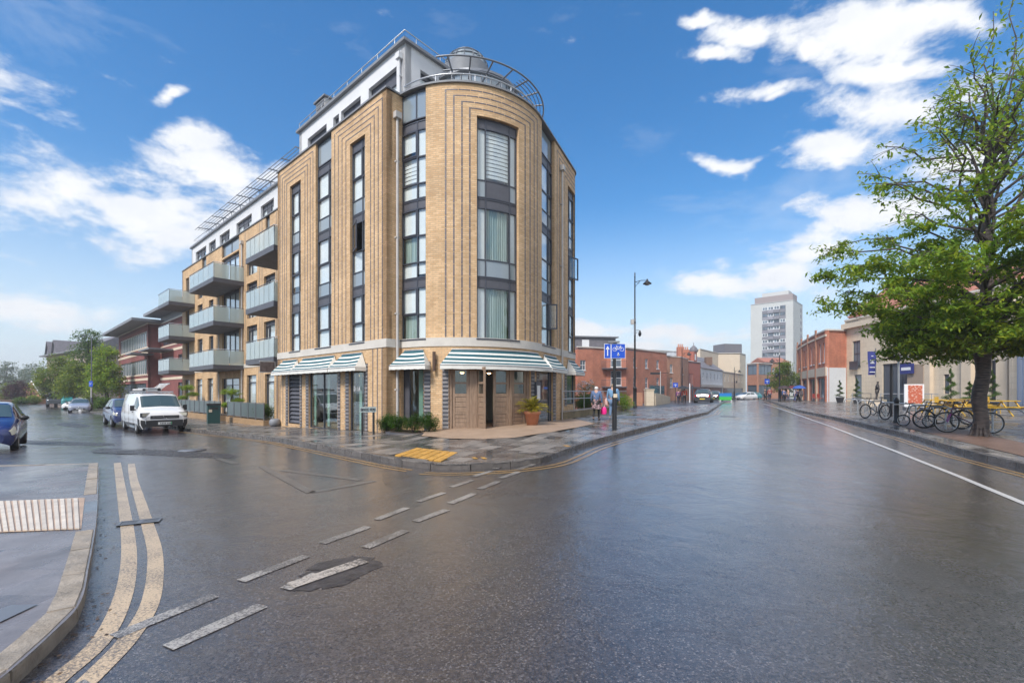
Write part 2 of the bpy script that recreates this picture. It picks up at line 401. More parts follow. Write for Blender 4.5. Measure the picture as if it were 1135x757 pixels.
Mt['kerbd'] = M_('wet_dark_kerb', (.12, .105, .095), .35, var=.3, vscale=4, bump=.5, bscale=30, isl=.2, wet=.2)
Mt['white_line'] = M_('white_line_paint', (.5, .5, .5), fn=paint_fn((.42, .39, .355), .94, .49))
Mt['white_edge'] = M_('white_edge_paint', (.5, .5, .5), fn=paint_fn((.68, .66, .64), .5, .60))
Mt['faded_line'] = M_('faded_line_paint', (.5, .5, .5), fn=paint_fn((.13, .12, .11), .8, .5))
Mt['yellow_line'] = M_('yellow_line_paint', (.5, .4, .2), fn=paint_fn((.42, .235, .06), .8, .52))
Mt['cream_line'] = M_('cream_line_paint', (.5, .4, .3), fn=paint_fn((.60, .44, .27), .8, .525))
Mt['tactile_y'] = M_('yellow_tactile', (.52, .28, .06), .35, var=.25, vscale=4, isl=.12)
Mt['tactile_c'] = M_('cream_tactile', (.58, .51, .43), .4, var=.15, vscale=6, isl=.12)
Mt['buff'] = brickmat('buff_brick', (.585, .36, .18), (.74, .50, .28), (.47, .345, .22))
Mt['gbrick'] = M_('grey_glazed_brick', (.24, .225, .225), .4, isl=.2, bump=.3)
Mt['inlay'] = M_('slate_inlay', (.14, .12, .125), .5, var=.4, vscale=12)
Mt['stone'] = M_('band_stone', (.62, .58, .52), .7, var=.1, vscale=1.5, bump=.2)
Mt['render'] = M_('white_render', (.70, .70, .71), .75, var=.05, vscale=1.2, bump=.08)
Mt['anth'] = M_('anthracite_aluminium', (.07, .074, .092), .38, metal=.2, var=.1)
Mt['plastic'] = M_('black_plastic', (.025, .025, .028), .5)
Mt['anth2'] = M_('dark_grey_panel', (.09, .09, .105), .45, var=.12)
Mt['soffit'] = M_('balcony_soffit', (.18, .17, .18), .8, var=.2)
Mt['steel'] = M_('galvanised_steel', (.52, .53, .54), .35, metal=.7, var=.1)
Mt['dsteel'] = M_('grey_steel', (.22, .23, .25), .4, metal=.5)
Mt['pipe'] = M_('grey_downpipe', (.50, .48, .46), .5, var=.1)
Mt['lead'] = M_('roof_lead', (.21, .22, .24), .6, var=.12)
Mt['glass'] = glassmat('window_glass', (.97, .99, .985), .05)
Mt['sglass'] = glassmat('shop_glass', (.88, .95, .93), .08)
Mt['bglass'] = glassmat('balcony_glass', (.92, .97, .96), .04, .56, (.74, .82, .80))
Mt['fglass'] = glassmat('frosted_panel_glass', (.9, .96, .97), .12, .93, (.42, .49, .53))
Mt['blind'] = M_('white_blind', (.84, .85, .86), .8, var=.05)
Mt['curtain'] = M_('green_curtain', (.36, .50, .44), .8, fn=lambda t, b, p: t.l.new(t.mix(t.mapr(t.noise(t.vmath('MULTIPLY', p, (14, 14, .3)), 1, 3), .35, .65), (.22, .29, .26), (.46, .54, .50)), b.inputs['Base Color']))
Mt['curtainp'] = M_('pale_green_curtain', (.50, .62, .54), .8, var=.1)
Mt['bulb'] = M_('lit_bulb', (1, .7, .4), .5, fn=lambda t, b, p: (setattr(b.inputs['Emission Color'], 'default_value', (1, .62, .28, 1)), setattr(b.inputs['Emission Strength'], 'default_value', 9.)))
Mt['intw'] = M_('interior_wall', (.34, .31, .27), .8)
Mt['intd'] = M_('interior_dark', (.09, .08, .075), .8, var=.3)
Mt['wood'] = M_('weathered_oak', (.3, .2, .13), .6, fn=wood_fn((.19, .125, .082), (.36, .25, .175)))
Mt['floorw'] = M_('wood_floor', (.36, .2, .1), .35, fn=wood_fn((.25, .13, .06), (.42, .25, .13)))
Mt['awnw'] = M_('awning_cream', (.74, .73, .68), .8, var=.06, bump=.1)
Mt['awng'] = M_('awning_teal', (.018, .095, .12), .8, var=.1)
Mt['terra'] = M_('terracotta', (.56, .24, .14), .6, var=.15)
Mt['leaf'] = leafmat('cherry_leaf', (.20, .33, .04))
Mt['leaf2'] = leafmat('mid_green_leaf', (.075, .16, .03))
Mt['leaf3'] = leafmat('yellow_green_leaf', (.15, .235, .04))
Mt['leafd'] = leafmat('box_leaf', (.04, .11, .015))
Mt['leafp'] = leafmat('purple_leaf', (.055, .022, .035), trans=.15)
Mt['leafy'] = leafmat('palm_leaf', (.27, .27, .03))
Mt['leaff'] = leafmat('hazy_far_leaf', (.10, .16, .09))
Mt['bark'] = M_('bark', (.085, .06, .05), .7, var=.5, vscale=9, bump=1., bscale=18)
Mt['black'] = M_('black_paint', (.018, .018, .02), .35)
Mt['rubber'] = M_('rubber', (.02, .02, .02), .7)
Mt['chrome'] = M_('chrome', (.7, .7, .7), .15, metal=1.)
Mt['white'] = M_('white_paint', (.78, .78, .78), .45)
Mt['blue'] = M_('sign_blue', (.012, .085, .55), .4)
Mt['redb'] = brickmat('red_brick', (.47, .135, .075), (.57, .20, .11), (.42, .22, .15))
Mt['redb2'] = brickmat('brown_red_brick', (.42, .17, .095), (.48, .21, .12), (.4, .27, .2))
Mt['dredb'] = brickmat('dark_red_brick', (.22, .060, .055), (.28, .085, .07), (.2, .1, .09))
Mt['cream'] = M_('cream_render', (.68, .56, .42), .7, var=.07, vscale=1.)
Mt['creamstone'] = brickmat('cream_stone', (.66, .55, .41), (.70, .59, .45), (.55, .45, .34), bw=.9, bh=.45, mo=.012, bump=.2, stain=.06)
Mt['palew'] = M_('pale_render', (.70, .72, .74), .7, var=.05)
Mt['slate'] = M_('slate_roof', (.16, .15, .165), .6, var=.25, vscale=3, bump=.3)
Mt['rooftile'] = M_('red_roof_tile', (.38, .15, .10), .7, var=.25, vscale=3, bump=.4)
Mt['towerw'] = M_('tower_render', (.54, .54, .52), .8, var=.05, vscale=.2)
Mt['towerg'] = M_('tower_grey', (.24, .23, .26), .6, isl=.25)
Mt['pane'] = M_('far_pane', (.10, .13, .16), .12, isl=.6, spec=.8)
Mt['yel'] = M_('yellow_plastic', (.62, .37, .03), .4)
Mt['signw'] = M_('sign_lettering', (.8, .8, .8), .5)
Mt['grass'] = M_('green_verge', (.06, .11, .02), .9, var=.4)

# ============================================================ ground, road, pavements
def VP(t, o): return (C0.x+VL.x*t+ML.x*o, C0.y+VL.y*t+ML.y*o)
def RP(s, n): return (UR.x*s+NR.x*n, UR.y*s+NR.y*n)
gx = [-620, -450, -300, -150, -90] + list(range(-80, 101, 5)) + [110, 150, 300, 450, 620]
gy = [-250, -150, -60, -20] + list(range(-10, 131, 5)) + [150, 220, 400, 600, 900]
g = MB(); g.grid([[(x, y, grd_z(x, y)) for x in gx] for y in gy], 0, True); g.build('ground', Mt['ground'], None, 'structure')
rd = sheet([(-95, -14), (60, -14), (60, 20), (110, 130), (-95, 130)], road_z, 2.0)
road = rd.build('road', Mt['road'], None, 'structure')

KL = [VP(t, 3.3) for t in (95, 60, 40, 28, 20, 14, 9, 5, 2)]
KM = [G(x, y, pave_z).xy for x, y in ((400, 502), (430, 507.5), (455, 511.5), (477, 514), (500, 515), (528, 514.2), (565, 512), (602, 507), (625, 499.5), (651, 490), (700, 477.5), (740, 467.5), (784, 457))]
e = KM[-1]; KR = [(e.x+UR.x*s, e.y+UR.y*s) for s in (8, 20, 60)]
kpts = [tuple(p) for p in smooth_line([Vector(p) for p in KL[-3:]]+[Vector(p) for p in KM], 5)]
kerb_main = KL[:-3]+kpts+KR
pend = KR[-1]; pe2 = (pend[0]-NR.x*9, pend[1]-NR.y*9)
pav_poly = kerb_main+[pe2, RP(30, -11.5), (0, 27), VP(6, -6), VP(40, -5), VP(95, -5)]
pavement = sheet(pav_poly, pave_z, .8).build('pavement', Mt['slabjoint'], None, 'structure')
QC = Vector((-2.1, 20.35)); QR = 3.55
def inside_bld(x, y):
    t, o = (x-C0.x)*VL.x+(y-C0.y)*VL.y, (x-C0.x)*ML.x+(y-C0.y)*ML.y
    if t >= .0: return o < (0.12 if t < 10.2 else -1.8)
    if hypot(x-QC.x, y-QC.y) < QR+.05: return True
    n = (x-1.14)*.9135-(y-18.9)*.407
    return n < .05 and y > 18.2 and x > -4.5 or (o < -.6 and x < -3.2)
def slabs(poly, zf, parent, ax, sx_, sy_, nobj, mat, dz=.022, gap=.012, skip=None, lim=None, name='paving_slab', grade=1):
    c, s_ = ax
    L = [(p[0]*c+p[1]*s_, -p[0]*s_+p[1]*c) for p in poly]
    if area(L) < 0: L = L[::-1]
    x0, x1 = min(p[0] for p in L), max(p[0] for p in L); y0, y1 = min(p[1] for p in L), max(p[1] for p in L)
    out = []
    for j in range(int(y0//sy_), int(y1//sy_)+1):
        P1 = clip(L, -1e5, j*sy_+gap/2, 1e5, (j+1)*sy_-gap/2)
        if len(P1) < 3: continue
        a0, a1 = min(p[0] for p in P1), max(p[0] for p in P1); of = (j % 2)*sx_/2
        for i in range(int((a0-of)//sx_), int((a1-of)//sx_)+1):
            X0, X1 = i*sx_+of+gap/2, (i+1)*sx_+of-gap/2
            cx, cy = (X0+X1)/2, (j+.5)*sy_; wx, wy = cx*c-cy*s_, cx*s_+cy*c
            if wy < 1 or abs(wx/wy) > 1.25 or (lim and wy > lim): continue
            if skip and skip(wx, wy): continue
            P = clip(P1, X0, j*sy_, X1, (j+1)*sy_)
            if len(P) < 3 or abs(area(P)) < .012: continue
            out.append((hypot(wx, wy), [(p[0]*c-p[1]*s_, p[0]*s_+p[1]*c) for p in P], (wx, wy)))
    out.sort(key=lambda q: q[0]); rest = MB()
    for k, (d, P, cc) in enumerate(out):
        mb = MB() if k < nobj else rest; h = dz+random.uniform(-.003, .003)
        top = [(p[0], p[1], zf(*p)+h) for p in P]; bot = [(p[0], p[1], zf(*p)-.004) for p in P]
        mb.face(top)
        for q in range(len(P)): mb.face([bot[q-1], bot[q], top[q], top[q-1]])
        if k < nobj: mb.build(name, mat, parent)
    if rest.v: rest.build(name+'_remainder', mat, parent, 'stuff')
def in_ramp(x, y): return False
ramp_px = [(467, 484), (500, 487), (535, 487.5), (570, 486), (610, 480), (640, 474.5), (660, 470)]
ramp_poly = [tuple(G(x, y, pave_z).xy) for x, y in ramp_px]+[RP(21.5, -7.6), (0, 20), (-2, 18), (-3.2, 17.2)]
def pip(P, x, y):
    r = False
    for i in range(len(P)):
        (x1, y1), (x2, y2) = P[i-1], P[i]
        if (y1 > y) != (y2 > y) and x < (x2-x1)*(y-y1)/(y2-y1)+x1: r = not r
    return r
tac_c = [G(437, 505.5, pave_z).xy, G(489, 512.6, pave_z).xy, G(508, 502.5, pave_z).xy, G(462, 497, pave_z).xy]
slabs(pav_poly, pave_z, pavement, (UR.x, UR.y), .6, .45, 300, Mt['slab'], lim=70,
      skip=lambda x, y: inside_bld(x, y) or pip(ramp_poly, x, y) or pip([tuple(p) for p in tac_c], x, y))
sheet(ramp_poly, pave_z, .4, .03).build('entrance_apron', Mt['ramp'], None, 'structure')
# yellow tactile blocks
tA, tB, tC_, tD = tac_c
for i in range(6):
    for j in range(3):
        def q(u, v): a = tA.lerp(tB, v); b = tD.lerp(tC_, v); p = a.lerp(b, u); return (p.x, p.y, pave_z(p.x, p.y)+.03)
        u0, u1, v0, v1 = j/3+.012, (j+1)/3-.012, i/6+.01, (i+1)/6-.01
        mb = MB(); P = [q(u0, v0), q(u1, v0), q(u1, v1), q(u0, v1)]; B = [(p[0], p[1], p[2]-.03) for p in P]
        mb.face(P)
        for k in range(4): mb.face([B[k-1], B[k], P[k], P[k-1]])
        for a in range(4):
            for b in range(4):
                c_ = q(u0+(u1-u0)*(a+.5)/4, v0+(v1-v0)*(b+.5)/4); mb.lathe([(.022, 0), (.014, .006), (0, .006)], c_, 5)
        mb.build('tactile_slab', Mt['tactile_y'], pavement)
def kerb(pts, parent, mat, zf=pave_z, wd=.15, seg=.9, side=1, lo=None, top=.026, name='kerb_stone', maxn=300):
    P = [Vector(p[:2]) for p in pts]; L = [0]
    for a, b in zip(P, P[1:]): L.append(L[-1]+(b-a).length)
    def pt(t):
        for k in range(len(L)-1):
            if t <= L[k+1] or k == len(L)-2:
                return P[k].lerp(P[k+1], (t-L[k])/max(1e-6, L[k+1]-L[k]))
    n = int(L[-1]/seg)
    for k in range(n):
        a, b = pt(k*L[-1]/n+.011), pt((k+1)*L[-1]/n-.011); mid = pt((k+.5)*L[-1]/n)
        if mid.y > 75 or abs(mid.x/max(.1, mid.y)) > 1.6: continue
        d = (b-a).normalized(); nn = Vector((-d.y, d.x))*side
        h = top+(lo(mid) if lo else 0)+random.uniform(-.004, .004); mb = MB(); rows = []
        for p in (a, (mid if (a.lerp(b, .5)-mid).length > .002 else a.lerp(b, .5)), b):
            zt = zf(p.x, p.y)+h; zb = road_z(p.x, p.y)-.05; i_ = p+nn*wd
            o_ = p-nn*.0
            rows.append([(o_.x, o_.y, zb), (o_.x, o_.y, zt-.025), (o_.x+nn.x*.02, o_.y+nn.y*.02, zt), (i_.x, i_.y, zt), (i_.x, i_.y, zb)])
        mb.grid(rows, 0, False); mb.face(rows[0][::-1]); mb.face(rows[-1]); mb.build(name, mat, parent)
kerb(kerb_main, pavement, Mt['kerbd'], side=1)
for x, y in ((524, 509.3), (534, 509.3), (626, 495.6)):      # short yellow loading marks on the kerb top
    p = G(x, y, pave_z); q_ = G(x+4.5, y-.3, pave_z); ribbon([p.xy, q_.xy], .26, pave_z, .034).build('loading_mark', Mt['tactile_y'], pavement)
# --- near-left corner footway
KF = [(-420, 1150), (-60, 790), (0, 752.6), (60.4, 699.5), (89.6, 666.6), (98.8, 626.4), (106, 584.3), (108.5, 551), (109.8, 513)]
kf = smooth_line([G(x, y, pave_z).xy for x, y in KF], 5)
kfb = [G(x, y, pave_z).xy for x, y in ((40, 515), (-100, 518), (-500, 524))]
fw_poly = [tuple(p) for p in kf]+[tuple(p) for p in kfb]+[(-30, -3), (-3, -3)]
footway = sheet(fw_poly, pave_z, .5, .004).build('footway', Mt['asphalt2'], None, 'structure')
def lowk(m): return -.075*smst(.9, .35, abs(m.y-(G(108, 566, pave_z).y)))
kerb(kf, footway, Mt['kerb'], side=1, wd=.16, seg=.78, lo=lowk, top=.012)
kerb([kf[-1]]+kfb, footway, Mt['kerb'], side=1, wd=.14, seg=.9, top=.008)
for i in range(46):      # ribs of the cream tactile strip
    x0 = 93-i*7.2
    if i % 6 == 0: pass
    a, b = G(x0-7-i*.3, 553.5+i*.28, pave_z), G(x0-5, 587+i*.25, pave_z); a2, b2 = G(x0-11.6-i*.3, 553.5+i*.28, pave_z), G(x0-9.9, 587+i*.25, pave_z)
    mb = MB(); P = [a, b, b2, a2]; mb.face([(p.x, p.y, p.z+.022) for p in P][::-1])
    for k in range(4): mb.face([(P[k-1].x, P[k-1].y, P[k-1].z+.004), (P[k].x, P[k].y, P[k].z+.004), (P[k].x, P[k].y, P[k].z+.022), (P[k-1].x, P[k-1].y, P[k-1].z+.022)])
    mb.build('tactile_rib', Mt['tactile_c'], footway)
sheet([tuple(G(x, y, pave_z).xy) for x, y in ((94, 552), (90, 587), (-230, 600), (-230, 566))], pave_z, .6, .010).build('tactile_base', M_('tactile_mortar', (.42, .29, .20), .4, var=.2), footway)
cv_ = MB(); cpt = [G(x, y, pave_z) for x, y in ((0, 691), (40, 671), (33, 676), (-25, 697))]
cpt = [G(x, y, pave_z) for x, y in ((-40, 690), (12, 672), (42, 671), (0, 691))]
cv_.face([(p.x, p.y, p.z+.012) for p in cpt]); tag(cv_.build('access_cover', Mt['dsteel']), 'rectangular metal access cover let into the grey footway by the kerb', 'access cover')
# --- right-hand pavement (square in front of the cream building)
KRR = [(1330, 560), (1180, 525), (1135, 514.5), (1071.8, 499.9), (1011.8, 482.5), (960, 470.5), (915, 460.5), (885, 454.5)]
kr = [G(x, y, pave_z).xy for x, y in KRR]; d_ = (kr[-1]-kr[-3]).normalized(); kr += [kr[-1]+UR*12, kr[-1]+UR*60]
sq_poly = [tuple(p) for p in kr]+[(75, 95), (75, 10), (32, 4)]
square = sheet(sq_poly, pave_z, 1.2).build('square_paving', Mt['slabjoint'], None, 'structure')
slabs(sq_poly, pave_z, square, (UR.x, UR.y), .75, .6, 150, Mt['slab'], lim=62, skip=lambda x, y: x > 39.5)
kerb(kr, square, Mt['kerbd'], side=-1)

# --- painted markings (sheets a few mm above the road)
def at_px(*P): return [G(x, y).xy for x, y in P]
def mark(mb_, name, mat): o = mb_.build(name, mat, road); return o
dashes = [((126, 706), (238, 660), .12), ((186, 718), (291, 671), .13), ((100, 757), (60, 775), .13), ((267, 644), (340, 616), .12), ((357, 602), (408, 584), .12), ((417, 576), (451, 563), .12), ((463, 556), (492, 546), .12), ((500, 540), (524, 532), .12), ((525, 528), (545, 522), .12), ((548, 519.5), (566, 514.5), .12),
          ((316, 653), (352, 636), .13), ((405, 607), (450, 588), .13), ((460, 578), (495, 565), .13), ((499, 558), (526, 547), .13), ((531, 542), (553, 533.5), .13), ((555, 530), (575, 523), .13), ((573, 520.5), (592, 514.5), .13)]
for a, b, wd in dashes: mark(ribbon(at_px(a, b), wd, road_z, .006), 'road_dash', Mt['white_line'])
yl1 = [(30, 785), (59, 757), (113.4, 708), (137, 659), (143, 619), (141, 586), (137, 560), (132, 527), (130, 513)]
yl2 = [(66, 785), (95, 757), (143, 707), (168, 663), (172, 615), (165, 586), (157, 560), (148, 531), (145.6, 514)]
for L in (yl1, yl2): mark(ribbon(smooth_line(at_px(*L), 6), .125, road_z, .004), 'kerbside_line', Mt['cream_line'])
def offs(pts, d):
    P = [Vector(p[:2]) for p in pts]; o = []
    for k, p in enumerate(P):
        q = (P[min(k+1, len(P)-1)]-P[max(k-1, 0)]).normalized(); o.append(p+Vector((q.y, -q.x))*d)
    return o
la = [p for p in kpts if p[0] < -1.9]; lb = [p for p in kpts if -1.7 < p[0]]+[tuple(KR[0])]
la = [VP(t, 3.3) for t in (30, 20, 14)]+la
for d in (.3, .48):
    mark(ribbon(offs(la, d), .085, road_z, .005), 'double_line', Mt['yellow_line'])
    mark(ribbon(offs(lb, d+(.1 if d < .4 else .12)), .085, road_z, .005), 'double_line', Mt['yellow_line'])
    mark(ribbon(offs([tuple(p) for p in kr], -d-.05), .085, road_z, .005), 'double_line', Mt['yellow_line'])
wl = at_px((1260, 608), (1135, 558), (1063, 528), (991, 499.5), (950, 484), (900, 465.5), (860, 451.5), (846, 447.5)); mark(ribbon(wl, .11, road_z, .006), 'edge_line', Mt['white_edge'])
for L in (((290, 517), (345, 546)), ((345, 546), (415, 533)), ((312, 521), (400, 532)), ((240, 508), (262, 514)), ((165, 497), (60, 503))): mark(ribbon(at_px(*L), .16, road_z, .004), 'worn_give_way_mark', Mt['faded_line'])
# mended patch with a manhole round the dashes
pm = smooth_line(at_px((318, 653), (338, 636), (356, 624), (380, 617), (404, 618), (424, 627), (402, 636), (384, 646), (352, 652), (318, 653)), 4)
pm = [p+Vector((random.uniform(-.05, .05), random.uniform(-.05, .05))) for p in pm[:-1]]; pm.append(pm[0])
mb = MB(); ctr = sum((p for p in pm), Vector((0, 0)))/len(pm)
for a, b in zip(pm, pm[1:]): mb.face([(ctr.x, ctr.y, road_z(*ctr)+.009), (a.x, a.y, road_z(*a)+.003), (b.x, b.y, road_z(*b)+.003)][::-1])
mb.build('mended_patch', M_('tar_patch', (.05, .044, .043), .34, var=.5, vscale=9, bump=.9, bscale=14), road)
mark(ribbon(at_px((322, 650), (404, 622)), .15, road_z, .013), 'road_dash', M_('broken_line_paint', (.5, .5, .5), fn=paint_fn((.50, .44, .38), .95, .50)))
# mends and iron covers in the road
Mt['mend'] = M_('road_mend', (.03, .03, .03), .3, fn=road_fn); Mt['mend'].name = 'road_mend'
mend2 = M_('dark_mend', (.040, .035, .035), .3, var=.4, vscale=14, bump=.8, bscale=60, wet=.12)
for P in (((112, 497), (250, 503), (240, 508), (105, 502)), ((30, 488), (120, 491), (112, 494), (22, 492)), ((70, 468), (98, 471), (90, 474), (62, 471)), ((690, 560), (0, 0), (0, 0), (0, 0))):
    if P[1] == (0, 0): continue
    q = smooth_line(at_px(*P, P[0]), 3); q = [p+Vector((random.uniform(-.04, .04), random.uniform(-.04, .04))) for p in q[:-1]]; sheet([tuple(p) for p in q], road_z, .5, .0035).build('road_mend', mend2, road)
def cover(px, py, r, lb):
    p = G(px, py); o = thing('manhole_cover', lb, 'manhole cover', (p.x, p.y, p.z+.003), .3); MB().lathe([(r+.05, .0), (r+.05, .005), (r+.01, .005), (r+.01, .003)], (0, 0, 0), 28).build('cover_ring', Mt['plastic'], o); MB().lathe([(r, .0), (r, .006), (0, .006)], (0, 0, 0), 28).build('cover_plate', Mt['dsteel'], o)
cover(807, 461.5, .35, 'round iron manhole cover in the middle of the high street'); cover(212, 499, .32, 'round iron manhole cover in front of the white van'); cover(62, 486, .32, 'round iron manhole cover up the side street by the blue hatchback')
# gully grates
gp = [G(x, y) for x, y in ((127, 579), (177, 579), (177, 573), (127, 573))]
gt = thing('drain_grate', 'iron drain grate across the cream double lines by the corner kerb', 'drain grate', gp[0], 0, None, True)
a, b = G(128, 584), G(176, 579); dd = (b-a); dn = dd.normalized(); nn = Vector((-dn.y, dn.x, 0))*.22
fr = MB(); bs = MB()
for s0, s1 in ((0, .06), (.94, 1.), (.44, .56)):
    p, q = a+dd*s0, a+dd*s1; fr.face([(p.x, p.y, p.z+.014), (q.x, q.y, q.z+.014), (q.x+nn.x, q.y+nn.y, q.z+.014), (p.x+nn.x, p.y+nn.y, p.z+.014)])
for w0, w1 in ((0, .03), (.19, .22)):
    o1, o2 = nn*(w0/.22), nn*(w1/.22); fr.face([a+o1+Vector((0, 0, .016)), b+o1+Vector((0, 0, .016)), b+o2+Vector((0, 0, .016)), a+o2+Vector((0, 0, .016))])
fr.build('grate_frame', Mt['dsteel'], gt)
bs.face([a+Vector((0, 0, .007)), b+Vector((0, 0, .007)), b+nn+Vector((0, 0, .007)), a+nn+Vector((0, 0, .007))]); bs.build('sump', Mt['rubber'], gt)
for k in range(22):
    p = a+dd*(.06+.88*(k+.5)/22); q = p+dn*.012; mb = MB()
    mb.face([(p.x, p.y, p.z+.012), (q.x, q.y, q.z+.012), (q.x+nn.x, q.y+nn.y, q.z+.012), (p.x+nn.x, p.y+nn.y, p.z+.012)]); mb.build('grate_bar', Mt['dsteel'], gt)
# fallen leaves and scraps in the gutter
rl = random.Random(3); mb = MB()
for k in range(110):
    i = rl.randrange(4, len(kf)-3); p = kf[i]; d = abs(rl.gauss(0, .09))+.02; n_ = (kf[i+1]-kf[i-1]).normalized(); c = p+Vector((n_.y, -n_.x))*d+n_*rl.uniform(-.2, .2); z = road_z(*c)+.005; r = rl.uniform(.006, .018); a = rl.uniform(0, 6.3)
    mb.face([(c.x+r*cos(a+q)*(1 if q % 3 else .6), c.y+r*sin(a+q), z+rl.uniform(0, .006)) for q in (0, 1.6, 3.1, 4.7)])
mb.build('leaf_litter', M_('leaf_litter_brown', (.10, .06, .035), .5, isl=.5), None, 'stuff')

# ============================================================ facade kit
class Path:
    """a facade line seen from outside: segments ('L',p,d,len) or ('A',c,r,a0,a1); P(t,off) with off outward"""
    def __init__(s, segs, sg=1): s.segs = segs; s.sg = sg; s.ls = [q[3] if q[0] == 'L' else abs(q[4]-q[3])*q[2] for q in segs]; s.L = sum(s.ls)
    def P(s, t, off=0.):
        k = 0
        while k < len(s.segs)-1 and t > s.ls[k]+1e-9: t -= s.ls[k]; k += 1
        q = s.segs[k]
        if q[0] == 'L':
            p, d = q[1], q[2]; n = Vector((d.y, -d.x))*s.sg; r = p+d*t+n*off
        else:
            a = q[3]+(q[4]-q[3])*t/s.ls[k]; r = Vector((q[1].x+(q[2]+off)*cos(a), q[1].y+(q[2]+off)*sin(a)))
        return r
    def cuts(s, t0, t1):
        o = [t0]; acc = 0
        for q, l in zip(s.segs, s.ls):
            if q[0] == 'A':
                n = max(1, int(l/.16)); c = [acc+l*i/n for i in range(n+1)]
            else: c = [acc, acc+l]
            o += [x for x in c if t0+1e-4 < x < t1-1e-4]; acc += l
        return sorted(set(o))+[t1]
    def tx(s, px, off=0.):
        best = None; n = 3000; LL = getattr(s, 'tm', s.L)
        for i in range(n+1):
            p = s.P(LL*i/n, off)
            if p.y <= 0: continue
            e = abs(CX+FPX*p.x/p.y-px)
            if best is None or e < best[0]: best = (e, LL*i/n)
        return best[1]
def slab(mb, pa, t0, t1, z0, z1, o0, o1, m=0):
    """a block that follows the facade line from t0 to t1"""
    cs = pa.cuts(t0, t1); d0 = pa.sg > 0
    A = [pa.P(t, o1) for t in cs]; B = [pa.P(t, o0) for t in cs]
    def F(pts, uv): mb.face(pts if d0 else pts[::-1], uv if d0 else uv[::-1], m)
    for i in range(len(cs)-1):
        a, b, c, d, t, u = A[i], A[i+1], B[i], B[i+1], cs[i], cs[i+1]
        F([(a.x, a.y, z0), (b.x, b.y, z0), (b.x, b.y, z1), (a.x, a.y, z1)], [(t, z0), (u, z0), (u, z1), (t, z1)])
        F([(d.x, d.y, z0), (c.x, c.y, z0), (c.x, c.y, z1), (d.x, d.y, z1)], [(u, z0), (t, z0), (t, z1), (u, z1)])
        F([(a.x, a.y, z1), (b.x, b.y, z1), (d.x, d.y, z1), (c.x, c.y, z1)], [(t, o1), (u, o1), (u, o0), (t, o0)])
        F([(c.x, c.y, z0), (d.x, d.y, z0), (b.x, b.y, z0), (a.x, a.y, z0)], [(t, o0), (u, o0), (u, o1), (t, o1)])
    a, c = A[0], B[0]; F([(c.x, c.y, z0), (a.x, a.y, z0), (a.x, a.y, z1), (c.x, c.y, z1)], [(o0, z0), (o1, z0), (o1, z1), (o0, z1)])
    a, c = A[-1], B[-1]; F([(a.x, a.y, z0), (c.x, c.y, z0), (c.x, c.y, z1), (a.x, a.y, z1)], [(o1, z0), (o0, z0), (o0, z1), (o1, z1)])
    return mb
def wall(mb, pa, t0, t1, z0, z1, holes=(), th=.3, off=0., m=0):
    """wall with openings; the reveals come from the thickness of the blocks"""
    holes = [h for h in holes if h[1] > t0 and h[0] < t1]
    ts = sorted({t0, t1}|{min(max(h[k], t0), t1) for h in holes for k in (0, 1)})
    for a, b in zip(ts, ts[1:]):
        if b-a < 1e-3: continue
        hs = sorted((max(z0, h[2]), min(z1, h[3])) for h in holes if h[0] < b-1e-4 and h[1] > a+1e-4)
        z = z0
        for p, q in hs:
            if p > z+1e-3: slab(mb, pa, a, b, z, p, off-th, off, m)
            z = max(z, q)
        if z1 > z+1e-3: slab(mb, pa, a, b, z, z1, off-th, off, m)
    return mb
